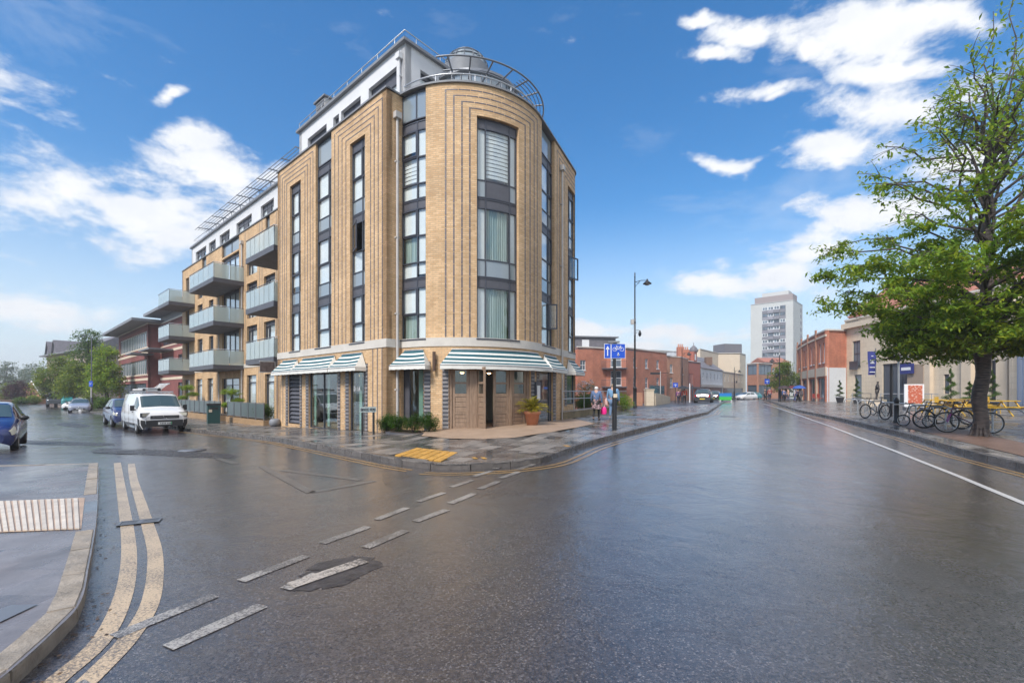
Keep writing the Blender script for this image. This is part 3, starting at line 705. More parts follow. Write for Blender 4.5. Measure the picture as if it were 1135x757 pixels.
def window(pa, t0, t1, zs, cols, cells, parent, fr=.042, off=-.1, fmat='anth', gl='glass', name='window', sill=True, back=None, depth=.07, blind=.3, oang=20):
    """cells[row][col], rows bottom to top: g glass, c casement, o open casement, s frosted, d dark panel, k curtain glass, x blind glass, v slatted blind, n nothing"""
    W = t1-t0; tc = [t0+W*c for c in cols]; f = MB(); h = fr/2
    slab(f, pa, t0, t1, zs[0], zs[0]+fr, off-depth, off); slab(f, pa, t0, t1, zs[-1]-fr, zs[-1], off-depth, off)
    slab(f, pa, t0, t0+fr, zs[0]+fr, zs[-1]-fr, off-depth, off); slab(f, pa, t1-fr, t1, zs[0]+fr, zs[-1]-fr, off-depth, off)
    for c in tc[1:-1]: slab(f, pa, c-h, c+h, zs[0]+fr, zs[-1]-fr, off-depth-.001, off+.004)
    for z in zs[1:-1]:
        slab(f, pa, t0+fr, t1-fr, z-h, z+h, off-depth+.001, off-.003)
    if sill: slab(f, pa, t0-.03, t1+.03, zs[0]-.05, zs[0]-.002, -.16, .05)
    o = f.build(name, Mt[fmat], parent)
    for r in range(len(zs)-1):
        for c in range(len(tc)-1):
            k = cells[r][c] if c < len(cells[r]) else 'g'
            a, b, p, q = tc[c]+h, tc[c+1]-h, zs[r]+h, zs[r+1]-h
            if k == 'n': continue
            if k == 'd': slab(MB(), pa, a, b, p, q, 0, 0) if 0 else slab(MB2(), pa, a, b, p, q, off-.05, off-.02).build('spandrel_panel', Mt['anth2'], o); continue
            if k == 's': slab(MB2(), pa, a, b, p, q, off-.05, off-.03).build('frosted_panel', Mt['fglass'], o); continue
            if k == 'o':
                wd = b-a; fl = pa.sg < 0; A = pa.P(b if fl else a, off+.01); d = (pa.P(b, off)-pa.P(a, off))*(-1 if fl else 1); d.normalize(); nrm = Vector((d.y, -d.x))
                ang = radians(oang); dd = (d*cos(ang)+nrm*sin(ang)); pp = Path([('L', A, dd, wd)], 1)
                cf = MB(); slab(cf, pp, 0, wd, p, p+.06, -.05, 0); slab(cf, pp, 0, wd, q-.06, q, -.05, 0); slab(cf, pp, 0, .06, p+.06, q-.06, -.05, 0); slab(cf, pp, wd-.06, wd, p+.06, q-.06, -.05, 0)
                cf.build('open_casement', Mt[fmat], o); slab(MB2(), pp, .06, wd-.06, p+.06, q-.06, -.035, -.02).build('pane', Mt['glass'], o)
                slab(MB2(), pa, a, b, p, q, off-.5, off-.45).build('room_dark_panel', Mt['intd'], o); continue  # no wall here: dark-coloured panel stands for the unlit room behind the opening
            if k == 'c':
                cf = MB(); e = .042; slab(cf, pa, a, b, p, p+e, off-.04, off+.02); slab(cf, pa, a, b, q-e, q, off-.04, off+.02); slab(cf, pa, a, a+e, p+e, q-e, off-.04, off+.02); slab(cf, pa, b-e, b, p+e, q-e, off-.04, off+.02)
                cf.build('casement', Mt[fmat], o)
            slab(MB2(), pa, a, b, p, q, off-.045, off-.03).build('pane', Mt[gl], o)
            if k in 'gcx' and blind is not None:
                top = q; bot = p+(q-p)*(0 if k == 'x' or random.random() < .75 else random.uniform(.1, .5))
                slab(MB2(), pa, a, b, bot, top, off-.1, off-.09).build('roller_blind', Mt['blind'], o)
            if k == 'k':
                mb = MB(); n = max(6, int((b-a)/.05)); rows = [[], []]
                for i in range(n+1):
                    t = a+(b-a)*i/n; pt = pa.P(t, off-.16+.035*(i % 2)); rows[0].append((pt.x, pt.y, p)); rows[1].append((pt.x, pt.y, q))
                mb.grid(rows, 0, False).build('curtain', Mt['curtain'], o)
            if k == 'v':
                mb = MB(); n = int((q-p)/.15)
                for i in range(n): slab(mb, pa, a, b, q-(i+1)*.15+.035, q-i*.15, off-.12, off-.11)
                mb.build('striped_blind', Mt['blind'], o); slab(MB2(), pa, a, b, p, q, off-.30, off-.29).build('voile', Mt['pipe'], o)
    return o
MB2 = MB
def pipe(pa, t, z0, z1, parent, r=.045, off=.09, mat='pipe', hopper=True):
    m = MB(); p = pa.P(t, off); m.tube([(p.x, p.y, z0), (p.x, p.y, z1)], r, 8)
    o = m.build('downpipe', Mt[mat], parent)
    if hopper: slab(MB(), pa, t-.13, t+.13, z1, z1+.24, .01, .2).build('hopper', Mt[mat], o)
    z = z0+1.5
    while z < z1-.3: slab(m2 := MB(), pa, t-.07, t+.07, z, z+.05, 0.0, .13); m2.build('bracket', Mt[mat], o); z += 2.9

# ============================================================ the corner apartment building
ZB, ZT, ZP = 3.28, 13.0, 15.8           # band bottom, brick parapet, penthouse roof
apt = thing('apartment_building', 'five storey buff brick corner apartment block with round prow and restaurant below', 'apartment block', (-4, 19, 0), 0, None, True)
PL = Path([('L', C0, VL, 60)], -1)
PS = Path([('L', C0, Vector((.664, .748)), .72)], 1)
ub = Vector((.407, .9135)); nb = Vector((.9135, -.407)); TT = QC+nb*QR
a0 = radians(231); a1 = atan2(-.407, .9135)+2*pi
cr = .8; la_ = (a1-a0)*QR; endc = TT+ub*5.15-nb*cr
PF = Path([('A', QC, QR, a0, a1), ('L', TT, ub, 5.15), ('A', endc, cr, a1-2*pi, a1-2*pi+pi/2), ('L', endc+ub*cr, -nb, 6.)], 1)
X = lambda px: PL.tx(px)
PF.tm = la_+5.15+cr*1.2
F = lambda px: PF.tx(px)
tB2 = X(307.8)          # left end of the front block
# ---- openings, left street face
bay1 = (X(404.5), X(388)); strip1 = (X(367.3), X(349.9)); bay2 = (X(333.3), X(321.3))
UZ0, UZ1 = 3.58, 11.85
gL = [(X(332.4), X(319.8), .0, 2.75), (X(374), X(342.5), -.1, 2.72), (X(404.5), X(387.3), -.1, 2.72)]
mb = MB()
wall(mb, PL, .0, tB2, -.7, ZB, gL)
wall(mb, PL, .0, tB2, 3.60, ZT, [(*bay1, UZ0, UZ1), (*bay2, UZ0, UZ1), (*strip1, UZ0, ZT)])
# ---- side return of the bay, brick
slab(mb, PS, .0, .72, -.4, ZB, -.3, .0); slab(mb, PS, .0, .72, 3.60, ZT, -.3, 0.)
# ---- round prow and right-hand face
s1 = (0.02, F(472)); cw = (F(528.5), F(575)); s2 = (F(600.5), F(614.7)); rw = (F(629.5), F(641))
door_o = (F(497.5), F(588)); gw1 = (F(444.5), F(469.5)); gw2 = (F(597.8), F(612.5)); gw3 = (F(628), F(640.5))
fz = .16
holesF = [(gw1[0], gw1[1], .45, 2.72), (door_o[0], door_o[1], -.6, 2.7), (gw2[0], gw2[1], .2, 2.72), (gw3[0], gw3[1], .95, 2.72)]
wall(mb, PF, 0, PF.L-4.5, -.6, ZB, holesF)
wall(mb, PF, 0, PF.L-4.5, 3.60, ZT, [(s1[0]-.1, s1[1], 3.55, ZT), (*cw, UZ0, UZ1), (*s2, 3.55, ZT), (*rw, UZ0, UZ1)])
mb.build('brick_wall', Mt['buff'], apt)
# ---- stone band
mb = MB(); slab(mb, PL, -.02, tB2, ZB, 3.60, -.3, .03); slab(mb, PS, .0, .72, ZB, 3.6, -.3, .03); slab(mb, PF, 0, PF.L-4.5, ZB, 3.60, -.3, .03); mb.build('stone_band', Mt['stone'], apt)
# ---- coping
mb = MB(); slab(mb, PL, -.06, tB2+.05, ZT, ZT+.07, -.36, .06); slab(mb, PS, .0, .72, ZT, ZT+.07, -.36, .06); slab(mb, PF, 0, PF.L-4.5, ZT, ZT+.07, -.36, .07); mb.build('coping', Mt['lead'], apt)
# ---- windows
def colwin(pa, t, cols, kinds, sp='s', top=None, off=-.1):
    """three storeys of one window column, each storey a window of its own"""
    for k in range(3):
        T_ = 5.87+2.98*k; b = T_-2.98
        zz = [UZ0+.0 if k == 0 else b+.62, T_-1.5, T_-.33, T_]
        zc = list(zz); rows = [['g', 'g'], list(kinds[k]), ['d', 'd']]
        if k > 0: zc = [b+.02]+zz; rows = [[sp]*2]+rows
        window(pa, t[0]+.01, t[1]-.01, zc, cols, rows, apt, sill=(k == 0), off=off)
    if top: window(pa, t[0]+.01, t[1]-.01, [11.9, ZT-.04], [0, 1], [['s']], apt, sill=False, off=off, name='parapet_panel')
colwin(PL, bay1, [0, .3, 1], [('g', 'c'), ('g', 'o'), ('g', 'c')])
colwin(PL, strip1, [0, .25, 1], [('g', 'c')]*3, top=True)
colwin(PL, bay2, [0, .3, 1], [('g', 'c')]*3)
colwin(PF, rw, [0, .35, 1], [('g', 'c'), ('g', 'o'), ('g', 'c')])
for k in range(3):
    T_ = 5.87+2.98*k; b = T_-2.98
    zc = [UZ0, T_-1.5, T_-.33, T_]; rows = [['x', 'g'], ['o' if k == 0 else 'c', 'g'], ['d', 'd']]
    if k: zc = [b+.02, b+.64]+zc[1:]; rows = [['s', 's']]+rows
    window(PF, s2[0]+.01, s2[1]-.01, zc, [0, .72, 1], [r[::-1] for r in rows], apt, sill=(k == 0), off=-.14, oang=55)
    # left glass strip, curtains and blinds differ by storey
    zc = [UZ0, T_-1.35, T_-.33, T_]; kk = 'k' if k < 2 else 'v'
    rows = [[kk, 'x'], ['c' if k < 1 else 'c', 'x'], ['d', 'd']]
    if k: zc = [b+.02, b+.62]+zc[1:]; rows = [['n', 'n']]+rows; rows[0] = ['g', 'g']
    window(PF, s1[0]+.01, s1[1]-.01, zc, [0, .66, 1], rows, apt, sill=(k == 0), off=-.08)
    # the big curved window
    zc = [UZ0 if k == 0 else b+.68, T_-.36, T_]; rows = [['x', 'v' if k == 2 else 'k', 'x'], ['d', 'd', 'd']]
    if k: zc = [b+.02]+zc; rows = [['s', 'd' if k == 2 else 's', 's']]+rows
    window(PF, cw[0]+.01, cw[1]-.01, zc, [0, .2, .8, 1], rows, apt, sill=(k == 0), off=-.12)
window(PF, s2[0]+.01, s2[1]-.01, [11.9, ZT-.04], [0, 1], [['s']], apt, sill=False, off=-.14, name='parapet_panel')
window(PF, s1[0]+.01, s1[1]-.01, [11.9, ZT-.04], [0, .62, 1], [['s', 's']], apt, sill=False, off=-.08, name='parapet_panel')
# ---- slate inlays: nested lines round each window
def inlay(pa, w, lines, t_lim, z_bot=3.62, z_top=ZT, zt=None, side='both'):
    mb = MB(); n = len(lines[0]); h = .028
    zts = [UZ1+.16+(z_top-UZ1-.28)*(i+.5)/n for i in range(n)][::-1] if zt is None else zt
    for i in range(n):
        tl, tr = lines[0][i], lines[1][i]; z1 = zts[i]
        for t in (tl, tr):
            z = z_bot
            while z < z1-.05: slab(mb, pa, t-h, t+h, z, min(z+.42, z1), -.02, .006); z += .45
        a, b = min(tl, tr)+h, max(tl, tr)-h; t = a
        while t < b-.05: slab(mb, pa, t, min(t+.42, b), z1-.045, z1, -.02, .006); t += .45
    mb.build('slate_inlay', Mt['inlay'], apt, 'stuff')
inlay(PL, bay1, ([X(x) for x in (371, 375, 379.3, 383.4)], [X(x) for x in (423.7, 419.3, 415, 410.8)]), None)
inlay(PL, bay2, ([X(x) for x in (310.5, 313, 315.4, 317.8)], [X(x) for x in (347, 344, 341, 338)]), None)
inlay(PF, cw, ([F(x) for x in (494, 503, 512, 520.8)], [F(x) for x in (595.5, 592, 587.5, 582)]), None)
inlay(PF, rw, ([F(x) for x in (617.5, 620, 623, 626)], [F(x) for x in (646.3, 645.5, 644.6, 643.4)]), None)
mb = MB()
for x in (413.3, 418.3, 423.3): slab(mb, PL, X(x)-.028, X(x)+.028, .02, ZB-.02, -.02, .006)
for x in (307.5, 310.5, 313.5): slab(mb, PL, X(x)-.028, X(x)+.028, .0, ZB-.02, -.02, .006)
mb.build('slate_inlay', Mt['inlay'], apt, 'stuff')
# ---- grey ribbed brick beside the openings
def ribbed(pa, t0, t1, z0, z1):
    mb = MB(); z = z0
    while z < z1: slab(mb, pa, t0, t1, z, min(z+.08, z1), -.02, .03); z += .15
    slab(mb, pa, t0+.004, t1-.004, z0, z1, -.015, .002, 1); mb.build('ribbed_brick_pier', [Mt['gbrick'], Mt['anth2']], apt, 'stuff')
for a, b in ((319.4, 316.9), (334.8, 332.7), (342.3, 339), (377.3, 374.2), (387, 382.8), (407.7, 404.8)): ribbed(PL, X(max(a, b)), X(min(a, b)), -.1, 2.72)
for a, b in ((470, 477.3), (490.3, 497.3), (588.5, 592.5), (594.5, 597.5), (612.8, 616), (625.6, 627.8), (640.8, 643)): ribbed(PF, F(a), F(b), .1 if a != 625.6 else .9, 2.72)
# ---- downpipes
pipe(PS, .42, .15, 12.0, apt, r=.055); pipe(PF, F(621.3), .2, 12.0, apt)
# ---- ground floor glazing
t0, t1 = gL[1][:2]; window(PL, t0+.02, t1-.02, [-.08, 2.7], [0, .5, 1], [['g', 'g']], apt, sill=False, gl='sglass', name='shop_window', blind=None, off=-.06)
t0, t1 = gL[2][:2]; dr = window(PL, t0+.02, t1-.02, [-.08, 2.7], [0, .12, 1], [['d', 'g']], apt, sill=False, gl='sglass', name='glazed_door', blind=None, off=-.06)
mb = MB(); 
def glyph(mb_, pa, t, z, h, ch, off, th=.006, wst=.16):
    """a letter from strokes on a facade line; t runs left to right when step>0"""
    S = {'T': [(0, 1, 1, 1), (.5, 0, .5, 1)], 'I': [(.5, 0, .5, 1)], 'A': [(0, 0, .5, 1), (.5, 1, 1, 0), (.2, .4, .8, .4)], 'P': [(0, 0, 0, 1), (0, 1, .9, 1), (.9, 1, .9, .5), (.9, .5, 0, .5)], 'D': [(0, 0, 0, 1), (0, 1, .8, .8), (.8, .8, .8, .2), (.8, .2, 0, 0)],
         'Z': [(0, 1, 1, 1), (1, 1, 0, 0), (0, 0, 1, 0)], 'O': [(0, 0, 0, 1), (0, 1, 1, 1), (1, 1, 1, 0), (1, 0, 0, 0)], 'N': [(0, 0, 0, 1), (0, 1, 1, 0), (1, 0, 1, 1)], 'H': [(0, 0, 0, 1), (1, 0, 1, 1), (0, .5, 1, .5)], 'E': [(0, 0, 0, 1), (0, 1, 1, 1), (0, .5, .8, .5), (0, 0, 1, 0)],
         'R': [(0, 0, 0, 1), (0, 1, .9, 1), (.9, 1, .9, .5), (.9, .5, 0, .5), (.3, .5, 1, 0)], 'L': [(0, 0, 0, 1), (0, 0, 1, 0)], 'S': [(1, 1, 0, 1), (0, 1, 0, .5), (0, .5, 1, .5), (1, .5, 1, 0), (1, 0, 0, 0)], 'U': [(0, 1, 0, 0), (0, 0, 1, 0), (1, 0, 1, 1)], 'F': [(0, 0, 0, 1), (0, 1, 1, 1), (0, .5, .8, .5)], 'G': [(1, 1, 0, 1), (0, 1, 0, 0), (0, 0, 1, 0), (1, 0, 1, .5), (1, .5, .5, .5)], 'C': [(1, 1, 0, 1), (0, 1, 0, 0), (0, 0, 1, 0)], 'B': [(0, 0, 0, 1), (0, 1, .8, 1), (.8, 1, .8, .5), (0, .5, 1, .5), (1, .5, 1, 0), (1, 0, 0, 0)]}
    sgn = pa.sg
    for x0, y0, x1, y1 in S.get(ch, S['O']):
        a = pa.P(t+sgn*x0*h*.6, off); b = pa.P(t+sgn*x1*h*.6, off); mb_.tube([(a.x, a.y, z+y0*h), (b.x, b.y, z+y1*h)], h*wst/2, 4)
for i, ch in enumerate('DIA'): glyph(mb, PL, X(391.5)-i*.17, 1.62, .19, ch, -.045)
mb.build('window_lettering', Mt['signw'], dr)
t0, t1 = gL[0][:2]; lo = MB(); slab(lo, PL, t0+.01, t0+.07, 0, 2.73, -.16, -.02); slab(lo, PL, t1-.07, t1-.01, 0, 2.73, -.16, -.02); slab(lo, PL, t0+.07, t1-.07, 2.66, 2.73, -.16, -.02); slab(lo, PL, t0+.07, t1-.07, 0, 2.66, -.18, -.15)
lo = lo.build('louvred_door', Mt['anth'], apt)
for k in range(13):
    z = .06+k*.2; mb = MB(); cs = [PL.P(t, o) for t in (t0+.075, t1-.075) for o in (-.04, -.14)]
    a, b, c, d = cs; mb.face([(a.x, a.y, z), (c.x, c.y, z), (d.x, d.y, z+.15), (b.x, b.y, z+.15)]); mb.face([(a.x, a.y, z+.025), (c.x, c.y, z+.025), (d.x, d.y, z+.175), (b.x, b.y, z+.175)][::-1]); mb.face([(a.x, a.y, z), (a.x, a.y, z+.025), (c.x, c.y, z+.025), (c.x, c.y, z)])
    mb.build('louvre_slat', Mt['anth2'], lo)
window(PF, gw1[0]+.02, gw1[1]-.02, [.47, 2.7], [0, .3, 1], [['d', 'g']], apt, sill=False, gl='sglass', name='shop_window', blind=None, off=-.12)
window(PF, gw2[0]+.01, gw2[1]-.01, [.22, 2.7], [0, .84, 1], [['g', 'd']], apt, sill=False, gl='sglass', name='shop_window', blind=None, off=-.06)
window(PF, gw3[0]+.01, gw3[1]-.01, [.97, 2.7], [0, 1], [['k']], apt, sill=False, gl='sglass', name='shop_window', blind=None, off=-.08)
# ---- the weathered oak entrance screen: posts, rails, one leaf open
ds = door_o; mb = MB()
P_ = lambda x: F(x)
def od(x0, x1, z0, z1, a, b, M=None): slab(M or mb, PF, P_(x0), P_(x1), z0, z1, a, b)
for x0, x1 in ((497.6, 500.5), (520.5, 529), (566, 568.5), (585.5, 588)): od(x0, x1, fz, 2.68, -.2, -.05)
od(500.5, 520.5, 2.52, 2.68, -.2, -.055); od(529, 566, 2.52, 2.68, -.2, -.055); od(568.5, 585.5, 2.52, 2.68, -.2, -.055)
scr = mb.build('oak_entrance_screen', Mt['wood'], apt)
def leaf_door(pa, t0, t1, z0, z1, o, parent, win=True, name='door_leaf'):
    mb = MB(); st = .11*(t1-t0)/.8+.02; W = t1-t0
    slab(mb, pa, t0, t0+st, z0, z1, o-.05, o); slab(mb, pa, t1-st, t1, z0, z1, o-.05, o)
    H = z1-z0; zs = [0, .05, .25, .28, .53, .57, .735, .765, .95, 1.]
    for a, b in ((0, .05), (.25, .28), (.53, .58), (.735, .765), (.95, 1)): slab(mb, pa, t0+st, t1-st, z0+a*H, z0+b*H, o-.05, o-.003)
    d = mb.build(name, Mt['wood'], parent)
    for a, b in ((.05, .25), (.28, .53)):
        n = 3
        for k in range(n):
            q = MB(); h = (b-a)*H/n; slab(q, pa, t0+st+.004, t1-st-.004, z0+a*H+k*h+.006, z0+a*H+(k+1)*h-.006, o-.035, o-.02); q.build('plank', Mt['wood'], d)
    for a, b in ((.58, .735), (.765, .95)):
        slab(MB(), pa, t0+st, t1-st, z0+a*H, z0+b*H, o-.03, o-.022).build('pane', Mt['sglass'], d)
    return d
leaf_door(PF, P_(500.7), P_(520.3), fz+.02, 2.5, -.1, scr); leaf_door(PF, P_(547.8), P_(565.8), fz+.02, 2.5, -.1, scr); leaf_door(PF, P_(568.7), P_(585.3), fz+.02, 2.5, -.1, scr)
A = PF.P(P_(529.3), -.08); dd = Vector((.5, -.87)).normalized()
od_ = leaf_door(Path([('L', A, dd, .82)], 1), 0, .62, fz+.02, 2.5, 0, scr, name='open_door_leaf')
hb = MB(); p = A+dd*.55+Vector((-.78, -.62))*-.04; hb.tube([(p.x, p.y, 1.0), (p.x, p.y, 1.35)], .015, 6); hb.build('door_handle', Mt['chrome'], od_)
# lintel closing panels and inner lobby
# ---- slabs, ceilings and rooms inside
foot = [PL.P(t, -.31) for t in (.3, tB2)]+[Vector(VP(tB2, -12))]+[PF.P(PF.L-4.6, -.31)]+[PF.P(t, -.31) for t in reversed([c for c in PF.cuts(0, la_+5.1)])]
foot = [(p.x, p.y) for p in foot]
A_ = area(foot)
if A_ < 0: foot = foot[::-1]
for z in (ZB-.05, 6.2, 9.2, 12.2): MB().prism(foot, z, z+.25).build('floor_slab', Mt['intw'], apt)
MB().prism(foot, 12.9, 13.02).build('roof_deck', Mt['lead'], apt)
MB().prism(foot, -.2, fz-.01).build('restaurant_floor', Mt['floorw'], apt)
core = [VP(.9, -4.2), VP(tB2-.2, -4.2), VP(tB2-.2, -9), (1.2, 29), (0.1, 23.5), (-2.6, 22.5)]
if area(core) < 0: core = core[::-1]
MB().prism(core, .0, 12.8).build('core_wall', Mt['intw'], apt)
mb = MB(); 
for tt in (4.5,): slab(mb, Path([('L', Vector(VP(tt, -.3)), -ML, 4)], 1), 0, 3.9, 3.5, 12.2, -.1, 0)
slab(mb, Path([('L', Vector(VP(tB2-.15, -.3)), -ML, 9)], 1), 0, 9, -.1, 12.9, -.1, 0); mb.build('partition_wall', Mt['intw'], apt)
# ---- penthouse
PPL = Path([('L', Vector(VP(.66, -1.3)), VL, 60)], -1); cP = PPL.P(0)
PPF = Path([('L', cP, Vector((.664, .748)), 5.2)], 1)
XP = lambda px: PPL.tx(px)
mb = MB()
pw = [(XP(439.5), XP(408.5), 13.7, 15.12), (XP(399.6), XP(378), 13.6, 15.12), (XP(375.6), XP(369.3), 13.6, 15.12), (XP(362), XP(341), 13.6, 15.12)]
tPe = XP(331.8)
wall(mb, PPL, .0, tPe, 13.0, ZP, pw); wall(mb, PPF, 0, 5.2, 13.0, ZP, [(PPF.tx(466), PPF.tx(489), 13.2, 15.1)])
slab(mb, Path([('L', PPL.P(tPe), -ML, 6)], -1), 0.0, 6, 13.0, ZP, -.3, 0)
mb.build('penthouse_wall', Mt['render'], apt)
for w_ in pw: window(PPL, w_[0]+.01, w_[1]-.01, [w_[2], w_[3]-.55, w_[3]], [0, .5, 1], [['g', 'g'], ['d', 'd']], apt, off=-.15)
window(PPF, PPF.tx(466)+.02, PPF.tx(489)-.02, [13.22, 14.9, 15.08], [0, .5, 1], [['g', 'g'], ['d', 'd']], apt, sill=False, off=-.15)
mb = MB(); tPw = tPe+.66; rp = [VP(.52, -1.15), VP(tPw+.12, -1.15), VP(tPw+.12, -7.5), VP(.52, -6.6)]
mb.prism([tuple(p) for p in (rp if area(rp) > 0 else rp[::-1])], ZP, ZP+.12); mb.build('penthouse_roof', Mt['lead'], apt)
pipe(PPL, .28, 13.0, 15.2, apt, mat='render'); 
def railing(pts, z, h, parent, rails=(1.,), posts=True, r=.022, name='roof_railing', mat='steel', panel=None, step=1.3):
    P = [Vector(p[:2]) for p in pts]; mb = MB()
    for q in rails: mb.tube([(p.x, p.y, z+h*q) for p in P], r, 6)
    if posts:
        acc = 0; nxt = 0
        for a, b in zip(P, P[1:]):
            L = (b-a).length
            while nxt <= acc+L: p = a+(b-a)*((nxt-acc)/L); mb.tube([(p.x, p.y, z), (p.x, p.y, z+h)], r*.8, 5); nxt += step
            acc += L
    o = mb.build(name, Mt[mat], parent); return o
rl_ = railing([VP(tPw, -1.3), VP(.68, -1.3), VP(.68, -1.4), tuple(PPF.P(5.0, -.15))], ZP+.1, .42, apt, rails=(1.,))
for k in range(5):
    a, b = PPF.P(.1+k*.95, -.13), PPF.P(1.0+k*.95, -.13); mb = MB(); mb.face([(a.x, a.y, ZP+.15), (b.x, b.y, ZP+.15), (b.x, b.y, ZP+.5), (a.x, a.y, ZP+.5)]); mb.build('glass_panel', Mt['glass'], rl_)
railing([tuple(PF.P(t, -.2)) for t in PF.cuts(.0, la_)], ZT+.05, .42, apt, rails=(1.,), step=1.5, r=.028)
# plant box on the roof
pb = Vector(VP(XP(352)+.66, -1.9)); mb = MB(); mb.box((pb.x, pb.y, 16.3), (1.0, .9, .9), atan2(VL.y, VL.x)); o = mb.build('roof_plant_box', Mt['pipe'], apt)
for k in range(6): q = pb+ML*.46; mb = MB(); mb.box((q.x, q.y, 16.0+k*.13), (.85, .05, .07), atan2(VL.y, VL.x)); mb.build('louvre_slat', Mt['lead'], o)
mb = MB(); mb.box((pb.x, pb.y, 16.8), (1.2, 1.1, .08), atan2(VL.y, VL.x)); mb.build('lid', Mt['lead'], o)
# glass drum, dome and the curved steel pergola over the terrace
DC = Vector((-1.75, 21.3)); mb = MB(); N = 28
drum = MB(); drum.lathe([(1.95, 15.15), (2.07, 15.2), (2.07, 15.3), (0, 15.35)], (DC.x, DC.y, 0), N, 0, False)
drum.lathe([(1.95, 13.0), (1.95, 13.15)], (DC.x, DC.y, 0), N, 0, False)
for k in range(N):
    a = 2*pi*k/N; drum.tube([(DC.x+1.95*cos(a), DC.y+1.95*sin(a), 13.1), (DC.x+1.95*cos(a), DC.y+1.95*sin(a), 15.2)], .03, 4)
drum = drum.build('glass_drum', Mt['dsteel'], apt)
MB().lathe([(1.93, 13.1), (1.93, 15.18)], (DC.x, DC.y, 0), N, 0, False).build('drum_glazing', Mt['fglass'], drum)
dome = MB()
for k in range(16):
    a = 2*pi*k/16; dome.tube([(DC.x-.35+1.02*cos(a)*cos(b), DC.y-.3+1.02*sin(a)*cos(b), 16.35+.85*sin(b)) for b in (0, .25, .5, .8, 1.1, 1.4)], .017, 4)
for b in (0, .3, .6, .9, 1.2): dome.tube([(DC.x-.35+1.02*cos(2*pi*k/28)*cos(b), DC.y-.3+1.02*sin(2*pi*k/28)*cos(b), 16.35+.85*sin(b)) for k in range(28)], .02, 4, closed=True)
dome = dome.build('roof_dome', Mt['dsteel'], apt)
MB().lathe([(1.0*cos(b), 16.35+.83*sin(b)) for b in (0, .3, .6, .9, 1.2, 1.5)], (DC.x-.35, DC.y-.3, 0), 24).build('dome_glazing', Mt['fglass'], dome)
MB().lathe([(1.04, 15.2), (1.04, 16.36)], (DC.x-.35, DC.y-.3, 0), 24, 0, True).build('dome_drum', Mt['lead'], dome)
rg = MB(); a_0, a_1 = radians(258), radians(372)
for r_ in (2.75, 2.9, 3.05, 3.2, 3.35, 3.5): 
    if r_ in (2.75, 3.5): rr_ = .035
    else: rr_ = .016
    rg.tube([(QC.x+r_*cos(a_0+(a_1-a_0)*k/40), QC.y+r_*sin(a_0+(a_1-a_0)*k/40), 14.05) for k in range(41)] if r_ in (2.75, 3.5) else [(QC.x+r_*cos(radians(318)+radians(54)*k/16), QC.y+r_*sin(radians(318)+radians(54)*k/16), 14.05) for k in range(17)], rr_, 5)
for k in range(8):
    a = a_0+(a_1-a_0)*(k+.5)/8; rg.tube([(QC.x+2.3*cos(a), QC.y+2.3*sin(a), 14.02), (QC.x+3.5*cos(a), QC.y+3.5*sin(a), 14.06)], .035, 5); rg.tube([(QC.x+2.75*cos(a), QC.y+2.75*sin(a), 13.0), (QC.x+2.75*cos(a), QC.y+2.75*sin(a), 14.05)], .02, 5)
rg.build('curved_pergola', Mt['dsteel'], apt)

# ---- the long wing up the side street, set back behind balconies
SB = 1.9; PW = Path([('L', Vector(VP(tB2, -SB)), VL, 37.4-tB2)], -1)
XW = lambda px: PW.tx(px)
mb = MB(); zg = -.9
wins = []
fl = (3.62, 6.6, 9.58)
cx = [(305, 292.5), (285, 273.6), (236.5, 231.5), (224.5, 219), (209.5, 206)]
for a, b in cx:
    for z in fl: wins.append((XW(a), XW(b), z+.1, z+2.55))
wide = (XW(265), XW(246))
for z in fl: wins.append((*wide, z+.1, z+2.3 if z > 9 else z+2.6))
gr = [(XW(304), XW(293.5), -.25, 2.75), (XW(284), XW(273.5), -.3, 2.75), (wide[0], wide[1], -.5, 2.6), (XW(236), XW(230), -.5, 2.7), (XW(224), XW(217.5), -.5, 2.7), (XW(210), XW(204.5), -.5, 2.7)]
wall(mb, PW, 0, PW.L, zg, ZB, gr, .3); wall(mb, PW, 0, PW.L, 3.55, ZT, wins+[(XW(299), XW(294.3), 12.0, ZT), (*wide, 12.0, ZT), (XW(228.5), XW(224), 12.0, ZT)], .3)
slab(mb, Path([('L', Vector(VP(tB2, 0)), -ML, SB)], -1), .0, SB, -.8, ZB, -.25, 0); slab(mb, Path([('L', Vector(VP(tB2, 0)), -ML, SB)], -1), .0, SB, 3.6, ZT, -.25, 0)
slab(mb, Path([('L', PW.P(PW.L), -ML, 9)], -1), 0.0, 9, zg, ZT, -.3, 0)
mb.build('wing_brick_wall', Mt['buff'], apt)
mb = MB(); slab(mb, PW, 0, PW.L, ZB, 3.55, -.3, .03); mb.build('stone_band', Mt['stone'], apt)
mb = MB(); slab(mb, PW, 0, PW.L, ZT, ZT+.07, -.36, .06); mb.build('coping', Mt['lead'], apt)
for h in wins:
    wdt = (h[1]-h[0]) > 2
    window(PW, h[0]+.02, h[1]-.02, [h[2], h[2]+.8, h[3]-.25, h[3]] if not wdt else [h[2], h[3]-.25, h[3]], [0, .35, .65, 1] if wdt else [0, .7, 1], [['g', 'g', 'g'], ['g', 'c', 'g'], ['d', 'd', 'd']] if not wdt else [['g']*3, ['d']*3], apt, sill=False, off=-.14)
for h in ((XW(299), XW(294.3)), wide, (XW(228.5), XW(224))): window(PW, h[0]+.02, h[1]-.02, [12.02, ZT-.04], [0, .5, 1] if h == wide else [0, 1], [['s', 's']], apt, sill=False, off=-.1, name='parapet_panel')
